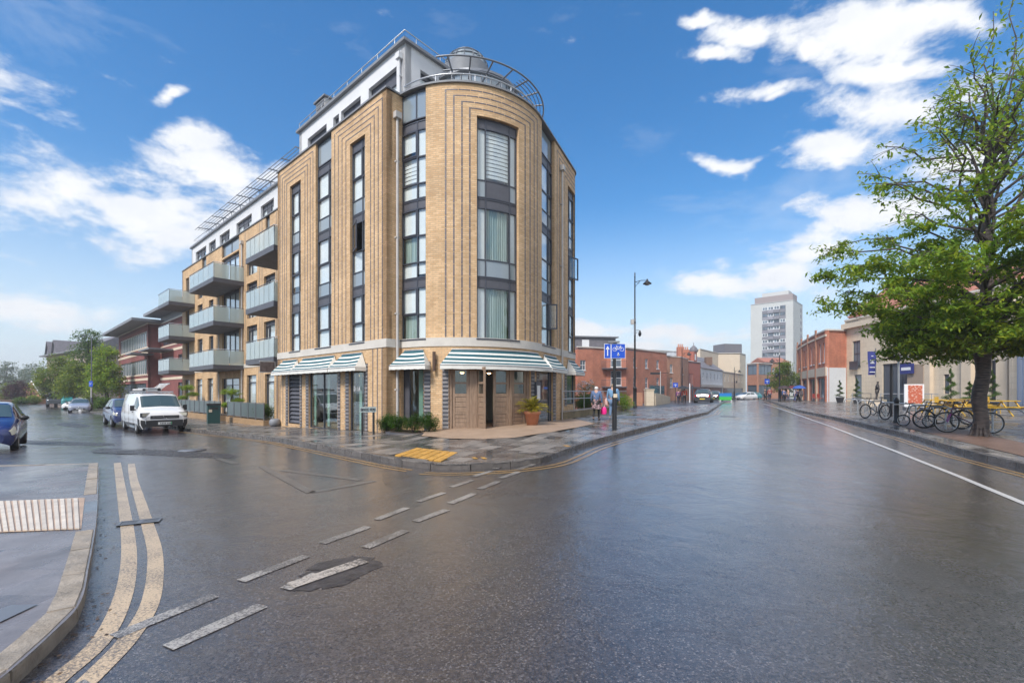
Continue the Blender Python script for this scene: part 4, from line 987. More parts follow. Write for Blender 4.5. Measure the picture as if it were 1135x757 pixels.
for i, h in enumerate(gr): window(PW, h[0]+.02, h[1]-.02, [h[2], h[3]-.5, h[3]], [0, .5, 1] if i == 2 else [0, .2, 1], [['g', 'c', 'g'] if i else ['d', 'c'], ['g', 'g', 'g']], apt, sill=False, off=-.14, name='ground_floor_window' if i else 'entrance_door', blind=.3)
pipe(PW, XW(269.5), -.3, 12.1, apt, r=.06); pipe(PW, XW(244), -.3, 10.2, apt, r=.04)
mb = MB()
for x in (291.5, 289.2, 286.9, 306.2): slab(mb, PW, XW(x)-.028, XW(x)+.028, -.3, ZB-.02, -.02, .006)
for x in (271.8, 306.2, 290.5, 288): slab(mb, PW, XW(x)-.028, XW(x)+.028, 3.6, 12.9, -.02, .006)
mb.build('slate_inlay', Mt['inlay'], apt, 'stuff')
# penthouse of the wing
PWP = Path([('L', Vector(VP(tPw, -3.05)), VL, 45-tPw)], -1); XQ = lambda px: PWP.tx(px)
tE = XQ(212.5); pq = [(XQ(b), XQ(a), 13.3, 15.15) for a, b in ((289, 303.5), (262, 279), (243.5, 254.5), (231.5, 239), (217, 228.5))]
mb = MB(); wall(mb, PWP, 0, tE, 13.0, ZP, pq); slab(mb, Path([('L', PWP.P(tE), -ML, 6)], -1), 0, 6, 13.0, ZP, -.3, 0); mb.build('penthouse_wall', Mt['render'], apt)
for h in pq: window(PWP, h[0]+.02, h[1]-.02, [h[2], h[3]-.35, h[3]], [0, .35, .65, 1], [['x', 'd', 'x'], ['d']*3], apt, sill=False, off=-.15)
mb = MB(); rp = [VP(tPw, -2.9), tuple(PWP.P(tE+.15, .15)), tuple(PWP.P(tE+.15, -7)), VP(tPw, -10)]; mb.prism(rp if area(rp) > 0 else rp[::-1], ZP, ZP+.14); mb.build('penthouse_roof', Mt['lead'], apt)
rp = [VP(tB2, -SB-.3), tuple(PW.P(PW.L-.2, -.3)), tuple(PW.P(PW.L-.2, -9)), VP(tB2, -10)]; rp = rp if area(rp) > 0 else rp[::-1]
for z in (ZB-.05, 6.2, 9.2, 12.9): MB().prism(rp, z, z+.12).build('floor_slab', Mt['intw'], apt)
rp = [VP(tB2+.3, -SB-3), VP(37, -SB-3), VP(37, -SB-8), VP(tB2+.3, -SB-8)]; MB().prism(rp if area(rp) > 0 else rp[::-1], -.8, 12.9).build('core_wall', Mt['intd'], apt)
railing([tuple(PWP.P(3, -.2)), tuple(PWP.P(tE, -.2)), tuple(PWP.P(tE, -3))], ZP+.1, .8, apt, step=2.)
# sun-shading pergola along the wing roof
mb = MB(); q0, q1 = XQ(330)-1.5, XQ(227)
for o_, z_ in ((.78, 16.35), (.55, 16.38), (.32, 16.41), (.1, 16.44), (-.12, 16.46)): a, b = PWP.P(q0, o_), PWP.P(q1, o_); mb.tube([(a.x, a.y, z_+.1), (b.x, b.y, z_+.1)], .022 if 0 < o_ < .9 else .04, 5)
k = q0
while k <= q1+.01:
    a, b, c = PWP.P(k, .82), PWP.P(k, -.5), PWP.P(k, -.1); mb.tube([(a.x, a.y, 16.45), (b.x, b.y, 16.58)], .04, 5); mb.tube([(c.x, c.y, 15.9), (c.x, c.y, 16.5)], .03, 5)
    a2 = PWP.P(min(q1, k+1.), -.1); mb.tube([(c.x, c.y, 15.95), (a2.x, a2.y, 16.5)], .02, 4); k += 2.05
mb.build('roof_pergola', Mt['dsteel'], apt)
# balconies
def balcony(ta, tb, zf, depth, side, n, ns, off=0.):
    mb = MB(); q = PL
    slab(mb, q, ta, tb, zf-.3, zf, off-depth, off); b = mb.build('balcony', Mt['anth2'], apt)
    slab(MB(), q, ta+.08, tb-.08, zf-.32, zf-.302, off-depth+.05, off-.08).build('soffit', Mt['soffit'], b)
    W = (tb-ta)/n; rail = MB()
    for i in range(n):
        slab(MB(), q, ta+i*W+.03, ta+(i+1)*W-.03, zf-.02, zf+.98, off-.03, off-.015).build('glass_panel', Mt['bglass'], b)
    for i in range(n+1): slab(rail, q, min(tb-.03, ta+i*W), min(tb-.03, ta+i*W)+.03, zf, zf+1.02, off-.06, off-.035)
    A = q.P(ta, off-.03); B = q.P(tb, off-.03); C = q.P(ta, off-depth); D = q.P(tb, off-depth)
    rail.tube([(C.x, C.y, zf+1.05), (A.x, A.y, zf+1.05), (B.x, B.y, zf+1.05), (D.x, D.y, zf+1.05)], .026, 6)
    rail.build('handrail', Mt['dsteel'], b)
    for T0 in (ta, tb):
        ps = Path([('L', q.P(T0, off-.03), -ML, depth)], -1 if T0 == ta else -1); w2 = (depth-.03)/ns
        for i in range(ns): slab(MB(), ps, i*w2+.03, (i+1)*w2-.02, zf-.02, zf+.98, -.02, 0).build('glass_panel', Mt['bglass'], b)
    return b
tb1 = (X(303.2), X(272.3)); tb2 = (X(236.4), X(209.6)); tb3 = (X(187), X(175.2))
for z in (9.42, 6.44, 3.46):
    balcony(*tb1, z, SB, 1, 6, 1); balcony(*tb2, z, SB, 1, 5, 2); balcony(*tb3, z, SB, 1, 4, 2)

# ============================================================ things on and by the corner building
def awning(pa, t0, t1, label, z1=3.14, z0=2.57, proj=.52, straight=False):
    c = pa.P((t0+t1)/2, .3); o = thing('striped_awning', label, 'awning', (c.x, c.y, z0), 0, 'striped awnings round the corner building', True)
    n = 12; ts = [t0+(t1-t0)*i/n for i in range(n+1)]; hp = .3*(1 if t1 > t0 else -1); top = [pa.P(t0+hp+(t1-t0-2*hp)*i/n, .04) for i in range(n+1)]; bot = [pa.P(t, proj) for t in ts]
    if straight: A, B = bot[0], bot[-1]; bot = [A.lerp(B, i/n).lerp(bot[i], .7) for i in range(n+1)]
    if not straight:   # hipped ends lean in a little at the top
        pass
    fr = [0, .16, .27, .43, .54, .70, .80, .92, 1.]; mb = MB()
    for k in range(8):
        m = 1 if k % 2 == 0 else 0
        for i in range(n):
            def q(j, f): p = top[j].lerp(bot[j], f); sag = -.035*sin(pi*f)*sin(pi*min(1, max(0, j/n)))-.0; return (p.x, p.y, z1+(z0-z1)*f+sag)
            if n > 2: mb.face([q(i, fr[k+1]), q(i+1, fr[k+1]), q(i+1, fr[k]), q(i, fr[k])] if pa.sg > 0 else [q(i, fr[k]), q(i+1, fr[k]), q(i+1, fr[k+1]), q(i, fr[k+1])], None, m)
    mb.build('canopy_fabric', [Mt['awnw'], Mt['awng']], o)
    mb = MB()
    for i in range(n): mb.face([(bot[i].x, bot[i].y, z0-.16+.012*(i % 2)), (bot[i+1].x, bot[i+1].y, z0-.16+.012*((i+1) % 2)), (bot[i+1].x, bot[i+1].y, z0), (bot[i].x, bot[i].y, z0)])
    mb.build('valance', Mt['awnw'], o)
    for j, t in ((0, t0), (n, t1)):
        mb = MB(); a, b, c_ = top[j], bot[j], pa.P(t, .04); mb.face([(a.x, a.y, z1), (b.x, b.y, z0), (c_.x, c_.y, z0)]); mb.face([(c_.x, c_.y, z0), (b.x, b.y, z0), (b.x, b.y, z0-.16), (c_.x, c_.y, z0-.16)]); mb.build('side_cheek', Mt['awnw'], o)
    mb = MB(); mb.tube([(p.x, p.y, z0) for p in bot], .02, 5); mb.tube([(p.x, p.y, z1+.01) for p in top], .03, 5)
    for j in (0, n): mb.tube([(top[j].x, top[j].y, z0-.02), (bot[j].x, bot[j].y, z0-.02)], .015, 5)
    mb.build('awning_frame', Mt['steel'], o); return o
awning(PL, X(333.5), X(312), 'narrow teal and cream striped awning over the slatted grey louvred door')
awning(PL, X(375.5), X(333.8), 'wide teal and cream striped awning over the double pane shop window')
awning(PL, X(407), X(376.3), 'teal and cream striped awning over the glazed door lettered in white')
awning(PF, F(443.5), F(477.8), 'teal and cream striped awning over the window behind the box shrubs')
aw = awning(PF, F(492), F(598.5), 'longest teal and cream striped awning, over the oak entrance doors', straight=True)
mb = MB(); p0, p1 = PF.P(F(598.5), .5), PF.P(F(578), .5); dv = (p1-p0).normalized()
for i in range(6): q = p0+dv*(.12+.1*(5-i)); pp = Path([('L', q+Vector((dv.y, -dv.x))*-.006, -dv, .1)], 1); glyph(mb, pp, 0, 2.42, .05, 'LSERUN'[i], .006)
mb.build('valance_lettering', Mt['anth'], aw)
awning(PF, F(599.3), F(617.5), 'teal and cream striped awning just right of the entrance, over the menu board window')
awning(PF, F(627), F(645), 'teal and cream striped awning on the far right flank, beside the downpipe')
# projecting sign, wall lamp, menu case
p = PL.P(X(306.5), .0); sg = thing('projecting_sign', 'dark rectangular hanging sign projecting left of the striped awnings', 'sign', (p.x, p.y, 3.1), 0, None, True)
pp = Path([('L', p+VL*.1+ML*.05, ML, .75)], 1); mb = MB(); slab(mb, pp, .02, .72, 2.62, 3.14, -.04, .04); mb.build('sign_board', M_('sign_board_brown', (.12, .09, .085), .5, var=.5, vscale=6), sg)
mb = MB(); slab(mb, pp, 0, .75, 3.14, 3.18, -.05, .05); slab(mb, pp, 0, .75, 2.58, 2.62, -.05, .05); slab(mb, pp, -.03, .02, 2.58, 3.18, -.05, .05); mb.build('sign_frame', Mt['steel'], sg)
mb = MB(); 
for i in range(5): slab(mb, pp, .12+i*.11, .19+i*.11, 2.82, 2.94, .04, .045)
mb.build('lettering', Mt['pipe'], sg)
p = PF.P(F(482.5), .0); wl_ = thing('wall_lamp', 'tall brown cylindrical wall lamp on brick left of the entrance', 'wall lamp', (p.x, p.y, 2.2), 0, None, True)
p = PF.P(F(482.5), .13); mb = MB(); mb.cyl((p.x, p.y, 2.35), .06, .72, 10); mb.build('lamp_body', M_('bronze_metal', (.12, .075, .055), .4, metal=.3), wl_); slab(MB(), PF, F(482.5)-.05, F(482.5)+.05, 2.6, 2.8, 0, .1).build('bracket', Mt['anth'], wl_)
mc = thing('menu_case', 'dark framed menu case with white sheet beside the oak doors', 'menu case', (*PF.P(F(594.5), 0), 1.2), 0, None, True)
slab(MB(), PF, F(591.8), F(597.2), 1.1, 2.0, .03, .1).build('case_frame', Mt['anth'], mc); slab(MB(), PF, F(593), F(596.2), 1.25, 1.85, .1, .106).build('menu_sheet', Mt['white'], mc)
# terracotta pot with a palm
def leaf_cloud(name, pts, size, mat, parent, seed=1, kind='stuff', asp=.45, droop=.3, fold=.25):
    """many small folded leaves at the given points"""
    import numpy as np
    r = np.random.default_rng(seed); P = np.array(pts, dtype=float); n = len(P)
    a = r.uniform(0, 2*pi, n); e = r.normal(-droop, .45, n)
    D = np.stack([np.cos(a)*np.cos(e), np.sin(a)*np.cos(e), np.sin(e)], 1)
    S = np.stack([-np.sin(a), np.cos(a), r.normal(0, .35, n)], 1); S /= np.linalg.norm(S, axis=1)[:, None]
    U = np.cross(D, S); L = (size*r.uniform(.6, 1.25, n))[:, None]
    W = L*asp*.5
    base = P-D*L*.5; tip = P+D*L*.5-np.array([0, 0, 1])*L*.1; m1 = P+S*W+U*W*fold; m2 = P-S*W+U*W*fold
    V = np.stack([base, m1, tip, m2], 1).reshape(-1, 3)
    me = bpy.data.meshes.new(name); me.vertices.add(4*n); me.vertices.foreach_set('co', V.ravel())
    me.loops.add(6*n); me.polygons.add(2*n)
    i = np.arange(n)*4; idx = np.stack([i, i+1, i+2, i, i+2, i+3], 1).ravel().astype(np.int32)
    me.loops.foreach_set('vertex_index', idx); me.polygons.foreach_set('loop_start', np.arange(2*n, dtype=np.int32)*3); me.polygons.foreach_set('loop_total', np.full(2*n, 3, dtype=np.int32))
    me.materials.append(mat); me.update(calc_edges=True); me.validate()
    o = bpy.data.objects.new(name, me); col.objects.link(o)
    if parent is not None:
        o.parent = parent; w_ = parent.get('_w')
        if w_ is not None: o.location = (-w_[0], -w_[1], -w_[2])
    if kind: o['kind'] = kind
    return o
def ell_pts(c, r, n, rnd, shell=.55):
    o = []
    for _ in range(n):
        a = rnd.uniform(0, 2*pi); z = rnd.uniform(-1, 1); q = rnd.uniform(shell, 1.05); h = sqrt(1-z*z); o.append((c[0]+r[0]*q*h*cos(a), c[1]+r[1]*q*h*sin(a), c[2]+r[2]*q*z))
    return o
def clumps(c, r, nc, per, cs, rnd, shell=.6, flat=.6):
    o = []
    for cc in ell_pts(c, r, nc, rnd, shell):
        for _ in range(per): o.append((cc[0]+rnd.gauss(0, cs), cc[1]+rnd.gauss(0, cs), cc[2]+rnd.gauss(0, cs*flat)))
    return o
pz = pave_z
p = PF.P(F(581), .42); z = pz(p.x, p.y)+.03
pot = thing('potted_palm', 'terracotta pot with a yellow green palm by the entrance doors', 'potted plant', (p.x, p.y, z), 0)
MB().lathe([(0, 0), (.21, 0), (.29, .42), (.33, .42), (.33, .52), (.29, .52), (.27, .46), (0, .45)], (0, 0, 0), 20).build('pot', Mt['terra'], pot)
mb = MB(); rp_ = random.Random(11)
for k in range(58):
    a = rp_.uniform(0, 2*pi); e = rp_.uniform(.25, 1.45); L = rp_.uniform(.55, .95); pts = []; pr = None
    for i in range(7):
        f = i/6; rr_ = L*f*cos(e); zz = .48+.2*f+L*sin(e)*f-.55*L*f*f; pts.append(Vector((rr_*cos(a), rr_*sin(a), zz)))
    s_ = Vector((-sin(a), cos(a), 0))
    for i in range(1, 6):
        for sd in (-1, 1):
            b = pts[i]; d = (pts[i+1]-pts[i]).normalized(); t = b+s_*sd*.17*(1-abs(f-.5)*.3)*sin(pi*(i+.5)/7.5)+d*.12+Vector((0, 0, -.05)); mb.face([b, b+d*.04, t])
            b2 = b.lerp(pts[i+1], .5); t2 = t+d*.07; mb.face([b2, b2+d*.04, t2])
    for i in range(6): mb.face([pts[i]+s_*.008, pts[i+1]+s_*.006, pts[i+1]-s_*.006, pts[i]-s_*.008])
mb.build('palm_fronds', Mt['leafy'], pot, 'stuff')
# box shrubs in the bed left of the entrance
bed = [PF.P(t, .0) for t in (F(446), F(452), F(462), F(475), F(488))]; bedo = [PF.P(t, 1.15) for t in (F(488), F(475), F(462))]+[PF.P(F(452), 1.05), PF.P(F(446), .8)]
poly = [(q.x, q.y) for q in bed+bedo]; poly = poly if area(poly) > 0 else poly[::-1]
c = PF.P(F(466), .5); bd = thing('planting_bed', 'low brick edged bed of dark soil under the shop window', 'planting bed', (c.x, c.y, 0), 0, None, True)
MB().prism(poly, -.05, .13).build('bed_edging', Mt['anth2'], bd); inn = [(c.x+(q[0]-c.x)*.88, c.y+(q[1]-c.y)*.88) for q in poly]; MB().prism(inn, .1, .15).build('soil', M_('dark_soil', (.05, .035, .025), .9, bump=1.), bd)
rb = random.Random(21)
for px, oo, r, h, lb in ((445.5, .72, .33, .62, 'leftmost of the dark green box shrubs left of the entrance'), (457, .8, .36, .66, 'box shrub with brown tips, second from the left under the window'), (470, .75, .42, .66, 'broadest dark green box shrub in the bed under the window'), (483, .65, .33, .68, 'rightmost dark green box shrub, beside the grey brick pier')):
    p = PF.P(F(px), oo); sh = thing('box_shrub', lb, 'shrub', (p.x, p.y, .14), 0, 'box shrubs left of the entrance')
    leaf_cloud('foliage', clumps((0, 0, h*.5), (r, r*.9, h*.5), 90, 42, .055, rb, .3, 1.), .045, Mt['leafd'], sh, int(px), asp=.6)
    mb = MB()
    for k in range(6): a = k*1.05; mb.tube([(0, 0, 0), (r*.5*cos(a), r*.5*sin(a), h*.6)], .012, 4)
    mb.build('stem', Mt['bark'], sh)
# street name plate on two legs
p = G(409, 480, pz); sn = thing('street_name_sign', 'low white street name plate on two short black posts at the building corner', 'sign', (p.x, p.y, p.z), 0, None, True)
d = Vector((-ML.y, ML.x)); A = Vector((at(399, 16.3), 16.3)); B = Vector((at(417, 16.6), 16.6)); dd = (B-A); Ls = dd.length; dd.normalize(); pp = Path([('L', A, dd, Ls)], 1)
zc = zat(454, 16.4); slab(MB(), pp, 0, Ls, zc-.1, zc+.1, -.02, .0).build('name_plate', M_('pale_green_plate', (.45, .52, .50), .5), sn)
mb = MB(); 
for i, ch in enumerate('BRIDGE ROAD'):
    if ch != ' ': glyph(mb, pp, .03+i*(Ls-.06)/11, zc-.04, .08, ch, .004, wst=.2)
mb.build('plate_lettering', Mt['anth'], sn)
for f in (.12, .82): q = A+dd*Ls*f; mb = MB(); mb.box((q.x-.0, q.y+.04, (zc+.05+p.z)/2), (.06, .05, zc+.05-p.z), 0); mb.build('post', Mt['black'], sn)
# cream ball planter by the louvred side
p = G(304.5, 473, pz); bp = thing('ball_planter', 'small round grey stone planter on the pavement by the left brick pier', 'planter', (p.x, p.y, p.z), 0)
MB().lathe([(0, 0), (.14, 0), (.25, .12), (.27, .25), (.22, .38), (.16, .42), (.14, .40), (0, .39)], (0, 0, 0), 16).build('bowl', Mt['lead'], bp)
# restaurant furniture seen through the glass
def chair_in(x, y, rz, label, first=[None]):
    if first[0] is None:
        o = thing('dining_chair', label, 'chair', (x, y, fz), rz, 'chairs inside the restaurant')
        mb = MB(); mb.box((0, 0, .45), (.5, .5, .1)); mb.build('seat', Mt['cream'], o)
        mb = MB(); mb.grid([[(.27*sin(a), .24-.06*cos(a*1.4)+.03, z) for a in (-1, -.6, -.2, .2, .6, 1)] for z in (.5, .7, .95)], 0, True); mb.build('backrest', Mt['cream'], o)
        for sx_ in (-.2, .2):
            for sy_ in (-.2, .2): m = MB(); m.tube([(sx_, sy_, 0), (sx_*.9, sy_*.9, .42)], .018, 5); m.build('leg', Mt['wood'], o)
        first[0] = o; return o
    return place(first[0], True, (x, y, fz), rz, label)
for t, o_, rz, lb in ((4.3, -1.2, .4, 'cream tub chair nearest the glass in the wide shop window'), (5.6, -1.7, 2.4, 'cream tub chair at the back left behind the wide shop window'), (2.0, -1.4, 1.2, 'cream tub chair behind the lettered glass door')): q = VP(t, o_); chair_in(q[0], q[1], rz, lb)
for t, lb in ((5.0, 'round wooden dining table behind the wide shop window'), (2.6, 'round wooden dining table behind the lettered glass door')):
    q = VP(t, -2.3); o = thing('dining_table', lb, 'table', (q[0], q[1], fz)); MB().lathe([(0, .74), (.45, .74), (.45, .77), (0, .77)], (0, 0, 0), 20).build('table_top', Mt['wood'], o); MB().lathe([(.25, 0), (.25, .03), (.035, .05), (.035, .74)], (0, 0, 0), 12).build('pedestal', Mt['black'], o)
for pa_, t, lb in ((PL, gL[1][1]-.28, 0), (PL, (gL[1][0]+gL[1][1])/2-.22, 0), (PL, gL[1][0]+.04, 0), (PL, gL[2][1]-.62, 0), (PL, gL[2][0]+.04, 0), (PF, gw1[0]+.75, 0), (PF, gw3[0]+.02, 0)):
    rows = [[], []]
    for i in range(9): q = pa_.P(t+.2*i/8, -.22-.04*(i % 2)); rows[0].append((q.x, q.y, .02)); rows[1].append((q.x, q.y, 2.75))
    MB().grid(rows, 0, False).build('curtain', Mt['curtainp'], apt)
for k, (x_, y_) in enumerate((tuple(PF.P(gw1[0]+.9, -.7)), tuple(PF.P(gw1[0]+1.25, -.9)), VP(4.6, -1.6), VP(2.2, -1.5), tuple(PF.P(F(560), -1.3)), tuple(PF.P(F(510), -1.2)))):
    o = thing('pendant_lamp', 'lit warm pendant lamp in the restaurant, ' + ('nearest the downpipe behind the shrubs', 'second from the downpipe behind the shrubs', 'behind the wide shop window', 'behind the lettered glass door', 'behind the entrance leaf by the palm', 'behind the left oak panel')[k], 'lamp', (x_, y_, 2.35), 0, 'pendant lamps in the restaurant')
    MB().lathe([(.02, .16), (.05, .14), (.13, 0)], (0, 0, 0), 12).build('lamp_shade', Mt['cream'], o); mb = MB(); mb.tube([(0, 0, .14), (0, 0, .85)], .006, 4); mb.build('flex', Mt['black'], o); MB().lathe([(0, .06), (.07, .02), (.07, -.02), (0, -.05)], (0, 0, 0), 10).build('bulb', Mt['bulb'], o)
# ramp wall, planter and handrail beyond the building's right end
wa = [TT+ub*4.4+nb*.25, TT+ub*7.5+nb*.45, TT+ub*14+nb*1.2]; pth = Path([('L', wa[0], (wa[1]-wa[0]).normalized(), (wa[1]-wa[0]).length), ('L', wa[1], (wa[2]-wa[1]).normalized(), (wa[2]-wa[1]).length)], 1)
rw_ = thing('ramp_wall', 'low mossy brick ramp wall with a pale steel rail right of the building', 'low wall', (wa[0].x, wa[0].y, .3), 0, None, True)
mb = MB(); slab(mb, pth, -1.6, pth.L, -.2, .62, -.25, 0); mb.build('brick_wall', brickmat('mossy_brick', (.26, .20, .10), (.34, .25, .13), (.2, .18, .12), stain=.35), rw_)
mb = MB(); slab(mb, pth, -1.6, pth.L, .62, .68, -.27, .03); mb.build('coping', Mt['kerb'], rw_)
mb = MB()
for zz in (1.62, 1.25): mb.tube([(*pth.P(t, -.1), zz) for t in (-1.5, 0, 3.1, pth.L)], .022, 6)
k = -1.5
while k < pth.L: q = pth.P(k, -.1); mb.tube([(q.x, q.y, .68), (q.x, q.y, 1.62)], .022, 6); k += 1.6
mb.build('handrail', Mt['steel'], rw_)
rh = random.Random(4)
for t, o_, r, lb in ((5.0, -1.3, (1.6, .8, .55), 'dark low hedge directly behind the ramp rail'), (9.2, -.3, (1.9, .75, .62), 'bright green clipped hedge right of the two walkers')):
    q = pth.P(t, o_); h = thing('hedge', lb, 'hedge', (q.x, q.y, .35), 1.15); leaf_cloud('foliage', clumps((0, 0, .55), r, 240, 26, .09, rh, .25, .8), .085, Mt['leaf2'] if t < 6 else Mt['leaf'], h, int(t*3), asp=.6)
q = pth.P(7.6, -2.2); bt = thing('blossom_bush', 'bush of white blossom behind the two walkers', 'bush', (q.x, q.y, .3)); leaf_cloud('foliage', clumps((0, 0, 1.35), (.85, .8, .75), 120, 14, .09, rh, .2, .8), .08, Mt['leaf2'], bt, 5); leaf_cloud('blossom', clumps((0, 0, 1.4), (.9, .85, .75), 90, 12, .06, rh, .6, .8), .07, Mt['white'], bt, 6, asp=.9)
mb = MB(); [mb.tube([(0, 0, 0), (.3*cos(k), .3*sin(k), 1.2)], .02, 4) for k in (0, 2, 4)]; mb.build('stem', Mt['bark'], bt)

# ---- planter bed, rail, topiary, bin, by the wing
c = VP(15.5, -.5); pl = thing('raised_planter', 'long low brick planter with grey metal railing in front of the flats', 'planter', (c[0], c[1], -.4), 0, None, True)
q = Path([('L', Vector(VP(11.6, .15)), VL, 19)], -1)
for a, b in ((.2, 6.2), (7.6, 17.5)):
    mb = MB(); slab(mb, q, a, b, -1.1, .02, -.22, 0); slab(mb, Path([('L', q.P(a), -ML, 1.6)], -1), 0, 1.6, -1.1, .02, -.2, 0); mb.build('planter_wall', brickmat('planter_brick', (.36, .22, .11), (.44, .28, .14), (.3, .22, .15)) if a < 1 else bpy.data.materials['planter_brick'], pl)
    mb = MB(); slab(mb, q, a, b, -.2, -.04, -1.7, -.2); mb.build('soil', bpy.data.materials['dark_soil'], pl)
    mb = MB(); 
    for zz in (.95, .12): mb.tube([(*q.P(a, -.1), zz), (*q.P(b, -.1), zz)], .02, 5)
    k = a
    while k <= b: u = q.P(k, -.1); mb.box((u.x, u.y, .5), (.05, .05, .98), atan2(VL.y, VL.x)); k += 1.2
    rr2 = mb.build('planter_railing', Mt['dsteel'], pl)
    k = a+.05
    while k < b-.1:
        u, v = q.P(k, -.1), q.P(k+1.1, -.1); mb = MB(); mb.face([(u.x, u.y, .15), (v.x, v.y, .15), (v.x, v.y, .92), (u.x, u.y, .92)]); mb.build('rail_panel', M_('tinted_panel', (.10, .13, .13), .3) if 'tinted_panel' not in bpy.data.materials else bpy.data.materials['tinted_panel'], rr2); k += 1.2
for t, o_, r, lb, s_ in ((13.3, -.55, (.5, .45, .45), 'square clipped green hedge at the right end of the railing', 31), (16.2, -.55, (1.6, .4, .42), 'long clipped hedge behind the grey railing of the planter', 32)):
    u = VP(t, o_); h = thing('planter_hedge', lb, 'hedge', (u[0], u[1], -.1), atan2(VL.y, VL.x)); leaf_cloud('foliage', clumps((0, 0, .55), r, 160, 26, .09, rh, .2, .8), .07, Mt['leaf2'], h, s_, asp=.6)
for px, t, zz, lb in ((257, None, 1.05, 'cloud pruned topiary tree with three pads behind the planter railing'), (203.5, None, 1.45, 'rounded topiary tree at the far end of the planter, behind the van')):
    tt_ = q.tx(px, -.9); u = q.P(tt_, -.9); tp = thing('topiary_tree', lb, 'topiary', (u.x, u.y, -.1))
    mb = MB(); mb.tube([(0, 0, 0), (.1, .0, .6), (-.1, .05, 1.1), (0, 0, zz+.6)], [.06, .05, .045, .03], 6); mb.build('trunk', Mt['bark'], tp)
    for ox, oz, rr_ in ((0, zz+.5, .62), (.45, zz-.05, .42), (-.35, zz-.35, .36)): leaf_cloud('foliage_pad', clumps((ox, 0, oz+.1), (rr_, rr_*.9, rr_*.42), 90, 30, .07, rh, .2, .6), .06, Mt['leaf'], tp, int(px+oz*10), asp=.6)
u = G(236.5, 469.5, pz); bn_ = thing('litter_bin', 'dark green litter bin standing in front of the planter railing', 'bin', (u.x, u.y, u.z), .7)
mb = MB(); mb.box((0, 0, .55), (.62, .55, 1.1)); mb.build('bin_body', M_('bin_green', (.012, .06, .055), .4), bn_); mb = MB(); mb.box((0, 0, 1.16), (.7, .62, .1)); mb.build('lid', Mt['black'], bn_); mb = MB(); mb.box((0, -.28, .92), (.4, .02, .14)); mb.build('bin_opening', Mt['rubber'], bn_); mb = MB(); mb.box((-.18, -.285, .78), (.16, .012, .16)); mb.build('bin_emblem', Mt['cream'], bn_)

# ============================================================ vehicles
def carpaint(name, c, rough=.22): return M_(name, c, rough, coat=.8, spec=.6)
Mt['vwhite'] = carpaint('van_white', (.80, .80, .80)); Mt['cblue'] = carpaint('car_blue', (.008, .022, .13)); Mt['cblue2'] = carpaint('suv_blue', (.02, .035, .13)); Mt['csilv'] = carpaint('car_silver_blue', (.30, .33, .42)); Mt['cdark'] = carpaint('car_dark_grey', (.035, .04, .05)); Mt['cteal'] = carpaint('car_teal', (.03, .25, .27))
Mt['autoglass'] = M_('tinted_car_glass', (.055, .085, .085), .04, spec=.9, coat=.5)
Mt['lampg'] = M_('headlamp_lens', (.62, .60, .50), .12, coat=1.)
Mt['redl'] = M_('tail_lamp_red', (.5, .01, .015), .2, coat=1.)
Mt['plastic'] = M_('black_plastic', (.025, .025, .028), .5)
Mt['plate'] = M_('plate_white', (.75, .76, .74), .4); Mt['platey'] = M_('plate_yellow', (.75, .55, .05), .4)
class Loft:
    def __init__(s, st):  # st: (x, zb, zbelt, ztop, wsill, wbelt, wtop)
        s.st = st
    def ring(s, q):
        x, zb, zl, zt, ws, wl, wt = q; h = zt-zl
        return [Vector(p) for p in ((x, ws*.9, zb), (x, ws, zb+.3*(zl-zb)), (x, max(ws, wl)*1.01, zb+.65*(zl-zb)), (x, wl, zl), (x, wt, zt-.04*min(1, h*3)), (x, wt*.82, zt), (x, 0, zt+.03))]
    def P(s, u, v, side=1):
        n = len(s.st)-1; i = min(n-1, max(0, int(u))); f = u-i
        q = [a+(b-a)*f for a, b in zip(s.st[i], s.st[i+1])]; r = s.ring(q); j = min(5, max(0, int(v))); g_ = v-j; p = r[j].lerp(r[j+1], g_); return Vector((p.x, p.y*side, p.z))
    def N(s, u, v, side=1):
        e = .02; a = s.P(u+e, v, side)-s.P(u-e, v, side); b = s.P(u, min(5.99, v+e), side)-s.P(u, max(0, v-e), side); n = a.cross(b)*side; return n.normalized() if n.length > 0 else Vector((0, 0, 1))
    def body(s):
        mb = MB(); rows = []
        for i in range(len(s.st)-1):
            for f in (0, .5):
                q = [a+(b-a)*f for a, b in zip(s.st[i], s.st[i+1])]; R = s.ring(q); rows.append(R+[Vector((p.x, -p.y, p.z)) for p in R[-2::-1]])
        R = s.ring(s.st[-1]); rows.append(R+[Vector((p.x, -p.y, p.z)) for p in R[-2::-1]])
        mb.grid(rows, 0, True); mb.face(rows[0][::-1]); mb.face(rows[-1]); return mb
    def patch(s, u0, u1, v0, v1, side=1, push=.008, n=4, both=False, vm=None, th=.0):
        mb = MB(); sd = (1, -1) if both else (side,)
        for sg_ in sd:
            rows = []
            for i in range(n+1):
                u = u0+(u1-u0)*i/n; rows.append([s.P(u, v0+(v1-v0)*j/n, sg_)+s.N(u, v0+(v1-v0)*j/n, sg_)*push for j in range(n+1)])
            if sg_ > 0: rows = [r[::-1] for r in rows]
            mb.grid(rows, 0, True)
        return mb
